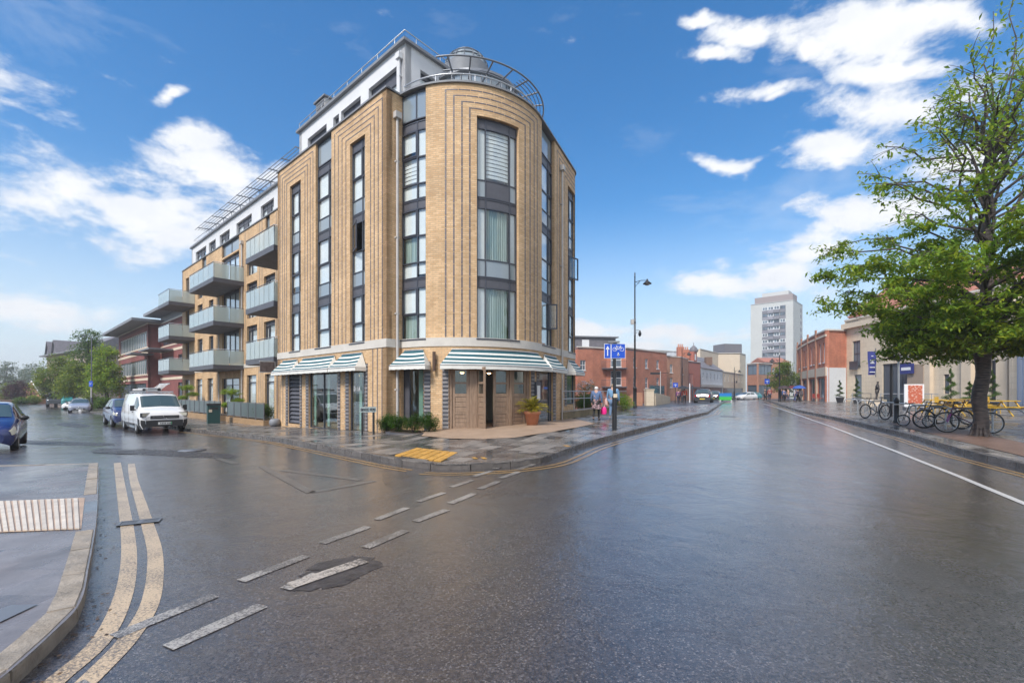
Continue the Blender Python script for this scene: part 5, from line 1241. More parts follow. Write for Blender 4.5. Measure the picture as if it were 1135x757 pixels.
def wheels(o, xs, r, w, y, rimm):
    first = None
    for x in xs:
        for sd in (1, -1):
            if first is None:
                t = MB(); prof = [(r*.62, -w/2), (r*.9, -w/2), (r, -w*.3), (r, w*.3), (r*.9, w/2), (r*.62, w/2)]
                rows = [[(rr*cos(2*pi*j/24), yy, rr*sin(2*pi*j/24)) for j in range(24)] for rr, yy in prof]; t.grid(rows, 0, True, True)
                wh = t.build('wheel', Mt['rubber'], o)
                m = MB(); rows = [[(rr*cos(2*pi*j/24), yy, rr*sin(2*pi*j/24)) for j in range(24)] for rr, yy in ((r*.66, w*.42), (r*.6, w*.46), (r*.55, w*.3))]; m.grid(rows, 0, True, True)
                for k in range(5):
                    a = 2*pi*k/5
                    m.face([(r*.12*cos(a-.9), w*.38, r*.12*sin(a-.9)), (r*.58*cos(a-.16), w*.42, r*.58*sin(a-.16)), (r*.58*cos(a+.16), w*.42, r*.58*sin(a+.16)), (r*.12*cos(a+.9), w*.38, r*.12*sin(a+.9))])
                m.face([(r*.2*cos(-j), w*.4, r*.2*sin(-j)) for j in (0, 1, 2, 3, 4, 5, 6)]); rim = m.build('rim', rimm, wh)
                m = MB(); m.face([(r*.6*cos(2*pi*j/16), w*.2, r*.6*sin(2*pi*j/16)) for j in range(16)][::-1]); hub = m.build('brake_disc', Mt['plastic'], wh); first = wh
            else:
                wh = copy_tree(first, o)
            wh.location = (x, y*sd, r); wh.rotation_euler = (0, 0, 0 if sd > 0 else pi)
def arches(o, xs, r, y, mat):
    mb = MB()
    for x in xs:
        for sd in (1, -1):
            P = [(x+r*1.17*cos(a), y*sd, r+r*1.17*sin(a)) for a in [pi*(-.12+1.24*k/16) for k in range(17)]]; c = (x, y*sd, r*.5)
            for a, b in zip(P, P[1:]): mb.face([c, a, b] if sd < 0 else [c, b, a])
    mb.build('wheel_arch', Mt['plastic'], o)
def car(name, label, paint, st, L, wx, wr, wy, ws, sw, rw, group='parked cars', screen=(3, 4), rear=None, front=True):
    o = thing(name, label, 'van' if 'van' in name else 'car', (0, 0, 0), 0, group); lf = Loft(st)
    b = lf.body().build('body', paint, o)
    lf.patch(screen[0]+.08, screen[1]-.06, 4.25, 6, both=True, push=.012, n=6).build('windscreen', Mt['autoglass'], o)
    for sd in (1, -1):
        for u0, u1 in sw: lf.patch(u0, u1, 3.14, 3.9, sd, .012).build('side_window', Mt['autoglass'], o)
    if rear: lf.patch(rear[0]+.1, rear[1]-.1, 4.3, 6, both=True, push=.012).build('rear_window', Mt['autoglass'], o)
    arches(o, wx, wr, wy+ws/2-.035, None); wheels(o, wx, wr, ws, wy, Mt['steel']); return o, lf
hatch = [(1.93, .30, .56, .60, .58, .56, .42), (1.82, .2, .66, .74, .78, .74, .58), (1.5, .18, .80, .90, .84, .80, .68), (1.02, .18, .93, 1.02, .85, .83, .72), (.2, .18, .96, 1.46, .85, .83, .60), (-.5, .18, .98, 1.52, .85, .83, .59), (-1.35, .18, 1.0, 1.46, .85, .82, .57), (-1.75, .22, .98, 1.08, .83, .80, .66), (-1.9, .28, .80, .90, .80, .76, .66), (-1.95, .34, .6, .66, .7, .68, .6)]
saloon = [(2.25, .32, .55, .58, .60, .60, .5), (2.15, .2, .64, .70, .82, .80, .66), (1.7, .18, .78, .86, .88, .86, .74), (1.0, .18, .86, .94, .89, .87, .76), (.15, .18, .9, 1.38, .89, .86, .60), (-.7, .18, .92, 1.42, .89, .86, .60), (-1.6, .18, .94, 1.02, .88, .85, .70), (-2.05, .22, .92, .99, .86, .83, .72), (-2.25, .32, .62, .68, .75, .74, .66)]
suv = [(2.2, .38, .7, .74, .62, .62, .5), (2.1, .26, .82, .9, .86, .83, .68), (1.7, .24, .95, 1.06, .91, .88, .76), (1.1, .24, 1.02, 1.12, .92, .89, .78), (.35, .24, 1.05, 1.58, .92, .88, .66), (-.5, .24, 1.08, 1.64, .92, .88, .66), (-1.6, .24, 1.1, 1.58, .91, .87, .64), (-2.05, .3, 1.05, 1.15, .88, .85, .7), (-2.2, .36, .75, .82, .8, .78, .68)]
vanst = [(2.48, .38, .78, .86, .74, .74, .60), (2.40, .25, .9, 1.02, .93, .90, .76), (2.1, .22, 1.04, 1.14, .96, .93, .80), (1.78, .22, 1.12, 1.22, .965, .94, .82), (1.05, .22, 1.16, 1.84, .965, .93, .76), (.5, .22, 1.18, 1.93, .965, .93, .78), (-2.3, .22, 1.18, 1.92, .965, .93, .78), (-2.44, .25, 1.16, 1.86, .95, .92, .76), (-2.49, .34, 1.1, 1.70, .9, .9, .72)]
def fronts(o, lf, paint, lowdark=True, grille=(.34, .5), emb=True, hl=(.55, 1.75, 2.35, 3.0), x0=None, plate='plate', pz_=.42):
    for sd in (1, -1):
        lf.patch(hl[0], hl[1], hl[2], hl[3], sd, .014).build('headlight', Mt['lampg'], o)
        mb = MB(); xm = lf.P(3.25, 3.1, sd); mb.blob((xm.x, xm.y+sd*.12, xm.z+.06), (.06, .12, .08), 8, 5); mb.build('wing_mirror', Mt['plastic'], o)
    xf = lf.st[0][0]; zb = lf.st[0][1]
    mb = MB(); mb.box((xf+.012, 0, grille[0]+.06+.0), (.03, lf.st[0][4]*1.5, .09)); g_ = mb.build('lower_grille', Mt['plastic'], o)
    mb = MB(); mb.box((xf+.02, 0, pz_), (.03, .52, .11)); pl_ = mb.build('number_plate', Mt[plate], o)
    mb = MB(); [mb.box((xf+.037, -.19+k*.062, pz_), (.004, .03, .06)) for k in (0, 1, 2, 3, 4.6, 5.6, 6.4)]; mb.build('plate_characters', Mt['plastic'], pl_)
    if emb: mb = MB(); mb.tube([(xf+.03, .055*cos(a), lf.st[0][2]+.055*sin(a)) for a in [2*pi*k/16 for k in range(16)]], .009, 5, closed=True); mb.tube([(xf+.03, -.03, lf.st[0][2]+.02), (xf+.03, .03, lf.st[0][2]-.02)], .008, 4); mb.build('emblem', Mt['chrome'], o)
HD = atan2(-VL.y, -VL.x)                       # heading of vehicles facing us down the side street
def put(o, x, y, rz, zf=road_z): o.location = (x, y, zf(x, y)+.003); o.rotation_euler = (0, 0, rz)
van, lf = car('panel_van', 'white panel van with ladders on its roof rack parked at the kerb', Mt['vwhite'], vanst, 5, (1.55, -1.75), .335, .86, .2, [(3.35, 4.55)], 0, 'parked vehicles on the side street')
mb = lf.patch(0.02, 2.15, 0, 2.05, both=True, push=.012, n=5); mb.box((2.49, 0, .50), (.03, 1.45, .3)); mb.build('front_bumper', Mt['plastic'], van)
mb = MB(); mb.box((2.47, 0, .80), (.06, 1.12, .15)); mb.build('grille', Mt['plastic'], van)
for sd in (1, -1):
    mb = MB(); mb.box((2.40, sd*.73, .92), (.14, .34, .15), sd*-.35); hl_ = mb.build('headlight', Mt['lampg'], van); mb = MB(); mb.box((2.395, sd*.73, .92), (.14, .39, .19), sd*-.35); mb.build('headlight_surround', Mt['plastic'], van); mb = MB(); mb.box((2.5, -.29, .80), (.02, .38, .018)); mb.box((2.5, .29, .80), (.02, .38, .018)); mb.tube([(2.505, .07*cos(a), .80+.07*sin(a)) for a in [2*pi*k/18 for k in range(18)]], .012, 5, closed=True); mb.tube([(2.505, -.04, .83), (2.505, .04, .83), (2.505, -.04, .77), (2.505, .04, .77)], .008, 4); mb.build('emblem', Mt['chrome'], van)
mb = MB(); mb.box((2.512, 0, .50), (.02, .54, .12)); q_ = mb.build('number_plate', Mt['plate'], van); mb = MB(); [mb.box((2.524, -.17+k*.062, .50), (.004, .032, .065)) for k in (0, 1, 2, 3, 4.4, 5.3, 6.2)]; mb.build('plate_characters', Mt['plastic'], q_)
mb = MB(); mb.box((2.526, .245, .5), (.004, .04, .11)); mb.build('plate_band', M_('plate_green', (.02, .3, .12), .4), q_)
for sd in (1, -1):
    mb = MB(); mb.box((1.35, sd*1.06, 1.22), (.09, .16, .26)); mb.tube([(1.4, sd*.93, 1.15), (1.36, sd*1.05, 1.15)], .03, 5); mb.build('wing_mirror', Mt['plastic'], van)
    mb = MB(); mb.blob((2.44, sd*.72, .46), (.05, .06, .05), 8, 5); mb.build('fog_lamp', Mt['lampg'], van)
    for x in (1.0, -.2, -1.25):
        mb = MB(); mb.box((x, sd*.972, .85), (.012, .006, 1.1)); mb.build('door_seam', Mt['plastic'], van)
    mb = MB(); mb.box((.0, sd*.975, .42), (3.2-1.0, .03, .09)); mb.build('side_rubbing_strip', Mt['plastic'], van)
    mb = MB(); mb.box((.82, sd*.98, 1.02), (.16, .03, .04)); mb.build('door_handle', Mt['plastic'], van)
mb = MB()
for y in (-.62, .62): mb.tube([(1.0, y, 1.99), (-2.2, y, 1.99)], .022, 5)
for x in (.9, .1, -.8, -1.7): mb.tube([(x, -.66, 2.02), (x, .66, 2.02)], .022, 5); mb.tube([(x, -.64, 1.9), (x, -.64, 2.03)], .02, 4); mb.tube([(x, .64, 1.9), (x, .64, 2.03)], .02, 4)
mb.build('roof_rack', Mt['steel'], van)
put(van, *VP(14.75, 4.35), HD); vz = van.location.z
def on_van(p): m = Matrix.Rotation(HD, 3, 'Z'); v = m @ Vector(p); return v+van.location
def ladder(nm, lb, y, L, z, w_=.36, tilt=0., mat='steel'):
    o = thing(nm, lb, 'ladder', tuple(on_van((-.5, y, z))), HD, 'ladders on the van')
    for s_ in (-w_/2, w_/2): mb = MB(); mb.box((0, s_, tilt*s_), (L, .03, .07)); mb.build('stile', Mt[mat], o)
    k = -L/2+.15
    while k < L/2: mb = MB(); mb.tube([(k, -w_/2, -tilt*w_/2), (k, w_/2, tilt*w_/2)], .014, 5); mb.build('rung', Mt[mat], o); k += .28
ladder('ladder', 'lower aluminium ladder lying on the van roof rack', -.2, 2.8, 2.09); ladder('ladder', 'aluminium ladder stacked on top of the other one on the van', -.16, 2.5, 2.19); ladder('ladder', 'ladder on edge at the pavement side of the van roof', .38, 2.3, 2.28, .34, .9)
for y, r, L, lb in ((.12, .075, 2.2, 'pale plastic pipe tied on the van roof between the ladders'), (-.52, .06, 2.6, 'grey tube tied along the outer edge of the van roof')):
    o = thing('roof_pipe', lb, 'pipe', tuple(on_van((-.5, y, 2.05+r))), HD); mb = MB(); mb.tube([(-L/2, 0, 0), (L/2, 0, 0)], r, 10); mb.build('tube', Mt['pipe'], o); mb = MB(); mb.tube([(L/2-.02, 0, 0), (L/2+.01, 0, 0)], r*1.1, 10); mb.build('end_cap', Mt['plastic'], o)
o, lf = car('parked_suv', 'dark blue SUV parked behind the white van', Mt['cblue2'], suv, 4.4, (1.35, -1.35), .36, .83, .2, [(3.4, 4.6), (4.75, 5.7)], 0, 'parked vehicles on the side street', rear=(6, 7)); fronts(o, lf, None, pz_=.5, grille=(.44, .6)); put(o, *VP(21.4, 4.45), HD)
p = G(21, 497.5); hx = Vector((cos(-.95), sin(-.95)))
o, lf = car('blue_hatchback', 'dark blue small hatchback cut by the left edge of the photo', Mt['cblue'], hatch, 3.9, (1.25, -1.2), .30, .76, .18, [(3.4, 4.5), (4.65, 5.8)], 0, 'parked vehicles on the side street', rear=(6, 7)); fronts(o, lf, None, hl=(.8, 1.75, 2.2, 3.2))
hh = radians(-47); f_ = Vector((cos(hh), sin(hh))); lft = Vector((-f_.y, f_.x)); wpos = Vector((p.x, p.y)); cpos = wpos-f_*1.25-lft*.85; put(o, cpos.x, cpos.y, hh)
mb = MB(); [mb.tube([(1.0+a*.0, sy, 1.03), (.86, sy+.42, 1.10)], .01, 4) for a, sy in ((0, -.35), (0, .12))]; mb.build('wiper', Mt['plastic'], o)
q = VP(50.5, 5.4); o, lf = car('silver_saloon', 'silver blue saloon car facing us far up the side street', Mt['csilv'], saloon, 4.5, (1.4, -1.35), .31, .8, .2, [(3.4, 4.5), (4.6, 5.4)], 0, 'parked vehicles on the side street', rear=(5, 6)); fronts(o, lf, None, pz_=.4); q = G(69, 457.5); put(o, q.x, q.y+2, HD-.12)
o2 = copy_tree(o); q = G(52, 455.8); put(o2, q.x-1, q.y+5, HD-.5); o2['label'] = 'pale car standing behind the silver blue saloon up the side street'
for ch in o2.children:
    if ch.name.startswith('body'): ch.data = ch.data.copy(); ch.data.materials[0] = Mt['vwhite']
for px, py, mm, lb in ((78, 447.5, 'cteal', 'teal van with clear windscreen parked far behind the silver saloon'), (62, 448.5, 'cdark', 'dark van parked beside the teal one at the far end of the side street')):
    o, lf = car('small_van', lb, Mt[mm], suv, 4.4, (1.35, -1.35), .36, .83, .2, [(3.4, 4.6)], 0, 'parked vehicles on the side street', rear=(6, 7)); q = Vector((at(px, 66), 66)); o.scale = (1, 1, 1.25); put(o, q.x, q.y, HD-.1)
# vehicles in the high street
UD = atan2(UR.y, UR.x)
def backs(o, lf, pl_='platey'):
    xb = lf.st[-1][0]
    for sd in (1, -1): mb = MB(); mb.box((xb+.06, sd*.66, .86), (.12, .18, .26)); mb.build('tail_light', Mt['redl'], o)
    mb = MB(); mb.box((xb-.02, 0, .55), (.03, .52, .11)); mb.build('number_plate', Mt[pl_], o); mb = MB(); mb.box((xb-.01, 0, .34), (.06, 1.4, .14)); mb.build('rear_bumper', Mt['plastic'], o)
o, lf = car('dark_estate_car', 'dark grey car seen from behind, waiting on the bridge road', Mt['cdark'], suv, 4.4, (1.35, -1.35), .34, .83, .2, [(3.4, 4.6), (4.75, 5.7)], 0, 'vehicles in the high street', rear=(6, 7)); backs(o, lf); put(o, at(780, 57), 57, UD); o.scale = (1.1, 1.12, 1.08)
o, lf = car('dark_taxi', 'black cab seen from behind just right of the dark grey car', Mt['cdark'], suv, 4.4, (1.35, -1.35), .34, .83, .2, [(3.4, 4.6), (4.75, 5.7)], 0, 'vehicles in the high street', rear=(6, 7)); backs(o, lf); put(o, at(792.5, 68), 68, UD-.1)
for px, Y, mm, lb in ((833, 92, 'cteal', 'teal hatchback crossing at the end of the high street'), (820, 96, 'cdark', 'dark low saloon parked below the white shops'), (827.5, 88, 'vwhite', 'white hatchback front just left of the teal one')):
    o, lf = car('distant_car', lb, Mt[mm], hatch, 3.9, (1.25, -1.2), .30, .76, .18, [(3.4, 4.5), (4.65, 5.8)], 0, 'vehicles in the high street', rear=(6, 7)); fronts(o, lf, None, hl=(.8, 1.75, 2.2, 3.2)); put(o, at(px, Y), Y, pi+.3)
# small electric advert trailer, green and blue
o = thing('green_blue_hoarding', 'blue and green printed barrier panel standing in the high street', 'barrier', (at(804, 58), 58, road_z(at(804, 58), 58)), 0); mb = MB(); mb.box((0, 0, .8), (1.55, .12, .9)); mb.build('panel', M_('panel_print', (.1, .4, .3), .5, fn=lambda t, b, p: t.l.new(t.mix(t.mapr(t.new('ShaderNodeSeparateXYZ', {0: p}).outputs[2], .85, 1.1, smooth=True), (.06, .55, .08), (.02, .22, .6)), b.inputs['Base Color'])), o); mb = MB(); [mb.box((x, 0, .2), (.06, .5, .4)) for x in (-.7, .7)]; mb.build('foot', Mt['white'], o)

# ============================================================ people
def skin(name, chains, mat, parent, sub=1, rad_default=.05):
    """one continuous surface grown over a joint skeleton; chains share joints by name"""
    vs, rs, ed, ix = [], [], [], {}
    for ch in chains:
        prev = None
        for nm, p, r in ch:
            if nm not in ix: ix[nm] = len(vs); vs.append(p); rs.append(r)
            if prev is not None: ed.append((prev, ix[nm]))
            prev = ix[nm]
    me = bpy.data.meshes.new(name); me.from_pydata(vs, ed, []); me.materials.append(mat)
    o = bpy.data.objects.new(name, me); col.objects.link(o); o.parent = parent
    m = o.modifiers.new('skin', 'SKIN'); m.use_smooth_shade = True
    sv = me.skin_vertices[0].data if me.skin_vertices else None
    if sv is None:
        bpy.context.view_layer.objects.active = o; me.attributes
    for v, r in zip(me.skin_vertices[0].data, rs): v.radius = (r, r) if not isinstance(r, tuple) else r
    me.skin_vertices[0].data[0].use_root = True
    s_ = o.modifiers.new('sub', 'SUBSURF'); s_.levels = sub; s_.render_levels = sub
    return o
Mt['skin'] = M_('skin', (.55, .33, .25), .5)
def person(label, loc, rz, H=1.7, top=(.2, .3, .5), legs=(.05, .05, .06), hair=(.5, .5, .5), shoe=(.03, .03, .03), stride=.14, arm=(0., 0.), skirt=None, lean=0., bulk=1., group=None, hold=(0., 0.), hairlong=False):
    """walks towards local +Y"""
    o = thing('person', label, 'person', loc, rz, group); h = H; B = bulk
    pel = (0, 0, .53*h); sp = (0, .0+lean*.4, .62*h); ch = (0, lean, .73*h); nk = (0, lean*1.2, .835*h); hd = (0, lean*1.4+.012, .885*h); ht = (0, lean*1.4+.005, .945*h)
    J = {}
    arms = []; legs_ = []; armsJ = []
    for sd, sw_, st_ in ((1, arm[0], stride), (-1, arm[1], -stride)):
        S = (sd*.108*h*B, lean, .80*h); E = (sd*.135*h*B, lean-.02+sw_*.35*h*.4, .625*h+abs(sw_)*.02); Wr = (sd*.135*h*B, lean+sw_*.35*h+.03, .49*h+abs(sw_)*.12*h)
        Hn = (Wr[0], Wr[1]+.015, Wr[2]-.05*h)
        k = str(sd); arm_c = [('ch', ch, .075*h*B), ('s'+k, S, .036*h*B), ('e'+k, E, .025*h), ('w'+k, Wr, .019*h), ('h'+k, Hn, .021*h)]
        armsJ.append(arm_c)
        fing = []
        for f in range(4):
            bx = Hn[1]-.022+f*.015; fl_ = (.036, .043, .045, .038)[f]*h*.62; a = ('f%s%d' % (k, f), (Hn[0]+sd*.004, bx, Hn[2]-.02*h), .0085); b = ('g%s%d' % (k, f), (Hn[0]-sd*.012, bx, Hn[2]-.02*h-fl_), .0075); fing.append([('h'+k, Hn, .021*h), a, b])
        fing.append([('h'+k, Hn, .021*h), ('t'+k, (Hn[0]-sd*.01, Hn[1]+.035, Hn[2]-.005), .0095), ('u'+k, (Hn[0]-sd*.02, Hn[1]+.05, Hn[2]-.03), .008)])
        arms.append((arm_c, fing))
        K = (sd*.055*h, st_*.55*h*.6+(.02 if st_ > 0 else .0), .285*h); A = (sd*.052*h, st_*h*.75-(.05*h if st_ < 0 else 0), .045*h+(.03*h if st_ < 0 else 0)); Tt = (A[0]+sd*.01, A[1]+.075*h, .02*h+(.0 if st_ > 0 else .005*h))
        legs_.append([('pel', pel, .085*h*B), ('hp'+k, (sd*.05*h, 0, .50*h), .058*h*B), ('k'+k, K, .036*h), ('a'+k, A, .024*h), ('to'+k, Tt, .018*h)])
    body = [[('pel', pel, .078*h*B), ('sp', sp, .07*h*B), ('ch', ch, .075*h*B), ('nk', nk, .033*h), ('hd', hd, (.047*h, .052*h)), ('ht', ht, (.045*h, .052*h))]]+[a[0] for a in arms]+[f for a in arms for f in a[1]]+[[(n, p, r*.9 if not isinstance(r, tuple) else r) for n, p, r in L] for L in legs_]
    body.append([('hd', hd, .05*h), ('nose', (0, hd[1]+.068*h, hd[2]+.008*h), .006*h)])
    for sd in (-1, 1): body.append([('hd', hd, .05*h), ('ear%d' % sd, (sd*.052*h, hd[1], hd[2]+.005*h), .01*h)])
    skin('body', body, Mt['skin'], o)
    mb = MB(); [mb.blob((sd*.02*h, hd[1]+.048*h, hd[2]+.018*h), (.006*h, .004*h, .004*h), 6, 4) for sd in (-1, 1)]; mb.box((0, hd[1]+.05*h, hd[2]-.022*h), (.022*h, .006, .004*h)); mb.build('eyes_and_mouth', Mt['plastic'], o)
    tm = M_('top_cloth', top, .85, bump=.3); lm = M_('leg_cloth', legs, .85, bump=.3)
    ex = 1.22
    jk = [[('pel', (0, 0, .50*h), (.092*h*B, .075*h*B)), ('sp', sp, (.088*h*B, .072*h*B)), ('ch', ch, (.092*h*B, .075*h*B)), ('nk', (0, lean*1.15, .82*h), .042*h)]]+[[(n, p, (r*1.25 if n[0] != 'w' else r*1.35) if n != 'ch' else (.092*h*B, .075*h*B)) for n, p, r in a[:4]] for a in armsJ]
    skin('jacket', jk, tm, o)
    tr = [[(n, (p[0], p[1], p[2]), r*(1.12 if n[0] in 'ph' else 1.25)) for n, p, r in L[:4]] for L in legs_]
    if skirt is None: skin('trousers', tr, lm, o)
    else:
        mb = MB(); n = 22
        mb.grid([[((.085*h*B+q*.055*h+(.012*sin(j*3) if q > .3 else 0))*cos(2*pi*j/n), (.07*h*B+q*.06*h+(.012*sin(j*3+1) if q > .3 else 0))*sin(2*pi*j/n), (.58-.25*q)*h) for j in range(n)] for q in (0, .3, .6, .85, 1)], 0, True, True)
        mb.build('skirt', skirt, o); skin('leggings', [[(n_, p, r*1.04) for n_, p, r in L[:4]] for L in legs_], lm, o)
    mb = MB(); c = (0, hd[1]-.008*h, hd[2]+.035*h); mb.blob(c, (.058*h, .062*h, .055*h), 14, 9, .04)
    if hairlong: mb.blob((0, hd[1]-.03*h, hd[2]-.03*h), (.05*h, .035*h, .07*h), 10, 6, .04)
    mb.build('hair', M_('hair', hair, .7, bump=.6, bscale=60), o)
    for L in legs_:
        a, t = L[3][1], L[4][1]; mb = MB(); mb.blob(((a[0]+t[0])/2, (a[1]+t[1])/2-.01, (a[2]+t[2])/2-.008*h), (.028*h, .068*h, .026*h), 10, 6); mb.build('shoe', M_('shoe', shoe, .5), o)
    return o
floral = M_('floral_skirt', (.1, .1, .1), .85, fn=lambda t, b, p: t.l.new(t.mix(t.mapr(t.noise(p, 26, 2, .5), .52, .58), (.025, .025, .035), (.62, .40, .42)), b.inputs['Base Color']))
gp2 = G(661, 466.3, pz); X1 = -.46
lady = person('white haired woman in a denim jacket and floral skirt walking away', (gp2.x, gp2.y, gp2.z+.02), X1, 1.60, (.10, .16, .30), (.02, .02, .022), (.75, .74, .72), stride=.10, arm=(.05, .12), skirt=floral, bulk=1.12)
g3 = G(679.5, 464.8, pz)
man = person('man in light blue denim jacket and jeans walking away behind the signpost', (g3.x, g3.y, g3.z+.02), X1, 1.72, (.16, .30, .48), (.13, .20, .32), (.30, .22, .16), (.3, .3, .3), stride=.12, arm=(.1, .05), bulk=1.15)
def bag(name, lb, p, c, w_=.28, h_=.34):
    o = thing(name, lb, 'bag', p, X1, None); mb = MB(); rows = []
    for z, k in ((0, .9), (h_*.3, 1.05), (h_*.75, .95), (h_, .55)): rows.append([(w_/2*k*cos(a)*(1+.06*sin(3*a+z*9)), w_*.28*k*sin(a), z) for a in [2*pi*j/14 for j in range(14)]])
    mb.grid(rows, 0, True, True); mb.face(rows[0][::-1]); mb.build('bag_body', M_('bag_plastic', c, .35, bump=.6, bscale=12), o); mb = MB(); mb.tube([(-w_*.2, 0, h_), (-w_*.1, 0, h_+.12), (w_*.1, 0, h_+.12), (w_*.2, 0, h_)], .008, 5); mb.build('bag_handle', Mt['white'], o)
r_ = Matrix.Rotation(X1, 3, 'Z'); q = r_@Vector((.28, .22, .30)); bag('shopping_bag', 'bright pink carrier bag hanging from the woman\'s right hand', (gp2.x+q.x, gp2.y+q.y, gp2.z+q.z), (.85, .02, .25))
q = r_@Vector((-.30, .2, .68)); bag('shopping_bag', 'white and pink carrier bag between the two walkers', (g3.x+q.x, g3.y+q.y, g3.z+q.z), (.75, .5, .48), .32, .34)
def prs(px, Y, lb, rz=0, **k): return person(lb, (at(px, Y), Y, pz(at(px, Y), Y)+.02), rz, group='people in the distance', **k)
prs(758.5, 49, 'pedestrian in an orange red jacket and dark trousers on the bridge pavement', -.4, H=1.75, top=(.75, .07, .03), legs=(.02, .02, .03), hair=(.05, .03, .02), stride=.12)
o = thing('umbrella', 'dark open umbrella over the person in the orange jacket', 'umbrella', (at(757, 49), 49, 1.35), 0); MB().lathe([(.02, .62), (.25, .58), (.48, .46), (.62, .3)], (0, 0, .25), 16).build('canopy', Mt['plastic'], o); mb = MB(); mb.tube([(0, 0, 0), (0, 0, .9)], .012, 5); mb.build('shaft', Mt['steel'], o)
prs(752, 50, 'person in purple beside the orange jacketed pedestrian', -.2, H=1.6, top=(.16, .05, .22), legs=(.05, .05, .08), hair=(.04, .03, .02))
crowd = [(869, 56, (.06, .12, .3), (.02, .02, .03), 'person in navy by the cafe tables of the red brick corner'), (873.5, 55, (.55, .30, .2), (.1, .1, .15), 'person in a tan top standing third from the left by the red brick corner'), (866, 58, (.1, .1, .12), (.05, .05, .05), 'person in black under an umbrella at the far corner'), (881, 55, (.45, .45, .5), (.06, .08, .2), 'person in a pale grey top beneath the blue umbrella'), (884.5, 56, (.12, .1, .2), (.03, .03, .03), 'person in dark purple clothes under the blue umbrella'), (888, 55, (.5, .5, .52), (.1, .1, .1), 'rightmost person in white of the group by the red brick corner'), (848, 60, (.03, .03, .03), (.03, .03, .03), 'person in black crossing before the far shopfront'), (853, 60, (.3, .05, .05), (.05, .05, .08), 'person in dark red crossing before the far shopfront')]
for i, (px, Y, a, b, lb) in enumerate(crowd): prs(px, Y, lb, i*1.3, H=1.6+.05*(i % 4), top=a, legs=b, hair=(.06, .04, .03), stride=.06+.02*(i % 3))
for px, Y, c, lb in ((886, 55, (.03, .09, .35), 'blue open umbrella over the group by the red brick corner'), (869, 57, (.05, .03, .03), 'dark open umbrella left of the blue one'), (878, 58, (.12, .02, .02), 'dark red umbrella behind the blue one')):
    o = thing('umbrella', lb, 'umbrella', (at(px, Y), Y, 1.5), 0); MB().lathe([(.02, .62), (.3, .56), (.58, .42), (.75, .22)], (0, 0, .25), 16).build('canopy', M_('umbrella_cloth', c, .6), o); mb = MB(); mb.tube([(0, 0, 0), (0, 0, .9)], .012, 5); mb.build('shaft', Mt['steel'], o)

# ============================================================ trees
def limb(mb, a, b, r0, r1, rnd, wob=.08, n=5):
    a, b = Vector(a), Vector(b); L = (b-a).length; pts = []
    for i in range(n+1):
        f = i/n; p = a.lerp(b, f)
        if 0 < i < n: p += Vector((rnd.gauss(0, wob*L*.3), rnd.gauss(0, wob*L*.3), rnd.gauss(0, wob*L*.2)))
        p.z += .12*L*sin(pi*f)*.5; pts.append(p)
    mb.tube(pts, [r0+(r1-r0)*i/n for i in range(n+1)], 6); return pts
def bgtree(label, px, Y, base_z, h, w_, mat, seed, leaf=.3, n=5200, name='tree', lobes=None, trunk=True, cat='tree', group='trees beyond the side street'):
    rnd = random.Random(seed); x = at(px, Y); o = thing(name, label, cat, (x, Y, base_z), 0, group)
    lob = lobes or [(0, 0, .66, .5, .34), (-.45, .1, .5, .33, .25), (.45, -.1, .52, .33, .26), (.1, 0, .85, .3, .17), (-.2, -.2, .36, .4, .18), (.3, .1, .33, .36, .16)]
    pts = []; per = 22; tot = sum(q[3]*q[4] for q in lob)
    for (lx, ly, lz, lr, lh) in lob:
        c = (lx*w_, ly*w_, lz*h); r = (lr*w_, lr*w_, lh*h); pts += clumps(c, r, max(8, int(n/per*lr*lh/tot)), per, leaf*1.15, rnd, .35, .55)
    leaf_cloud('crown', pts, leaf, mat, o, seed, asp=.65)
    if trunk:
        mb = MB(); limb(mb, (0, 0, -.3), (0, 0, h*.6), .045*h*.6, .02*h, rnd)
        for lx, ly, lz, lr, lh in lob[1:]: limb(mb, (0, 0, h*.3), (lx*w_, ly*w_, lz*h), .02*h*.6, .008*h, rnd)
        mb.build('trunk', Mt['bark'], o)
    return o
# the cherry tree on the right
rt = random.Random(42)
tb = G(1086, 484, pz); tr = thing('cherry_tree', 'large cherry tree with dark ringed trunk standing among the bicycles on the right', 'tree', (tb.x, tb.y, tb.z), 0)
wood = MB(); tp_ = [(.0+.03*sin(k*.5)+.0025*k*k*.12, .02*cos(k*.7), -.1+k*.14) for k in range(26)]
wood.tube(tp_, [(.30 if k == 0 else .225 if k == 1 else .19 if k == 2 else .168+.02*abs(sin(k*1.9))*(.5+.5*sin(k*.8))+(.018*(k-17) if 17 < k < 21 else .054-.02*(k-21) if k >= 21 else 0)) for k in range(26)], 16)
for k in range(7): a_ = k*.9; wood.tube([(.33*cos(a_), .33*sin(a_), -.06), (.2*cos(a_), .2*sin(a_), .06), (.12*cos(a_), .12*sin(a_), .45)], [.05, .06, .03], 6)
leader = limb(wood, (.15, .05, 2.9), (.5, .2, 9.5), .17, .03, rt, .05, 8)
tips = []
def env(z):   # crown radius by height
    P = [(2.3, 2.5), (2.9, 3.6), (4.0, 4.2), (5.0, 4.9), (6.3, 5.7), (7.0, 5.2), (8.1, 4.1), (9.0, 2.6), (10, 1.6), (11, 1.1), (12.6, .5)]
    for (a, ra), (b, rb_) in zip(P, P[1:]):
        if z <= b: return ra+(rb_-ra)*max(0, (z-a)/(b-a))
    return .3
nb_ = 104
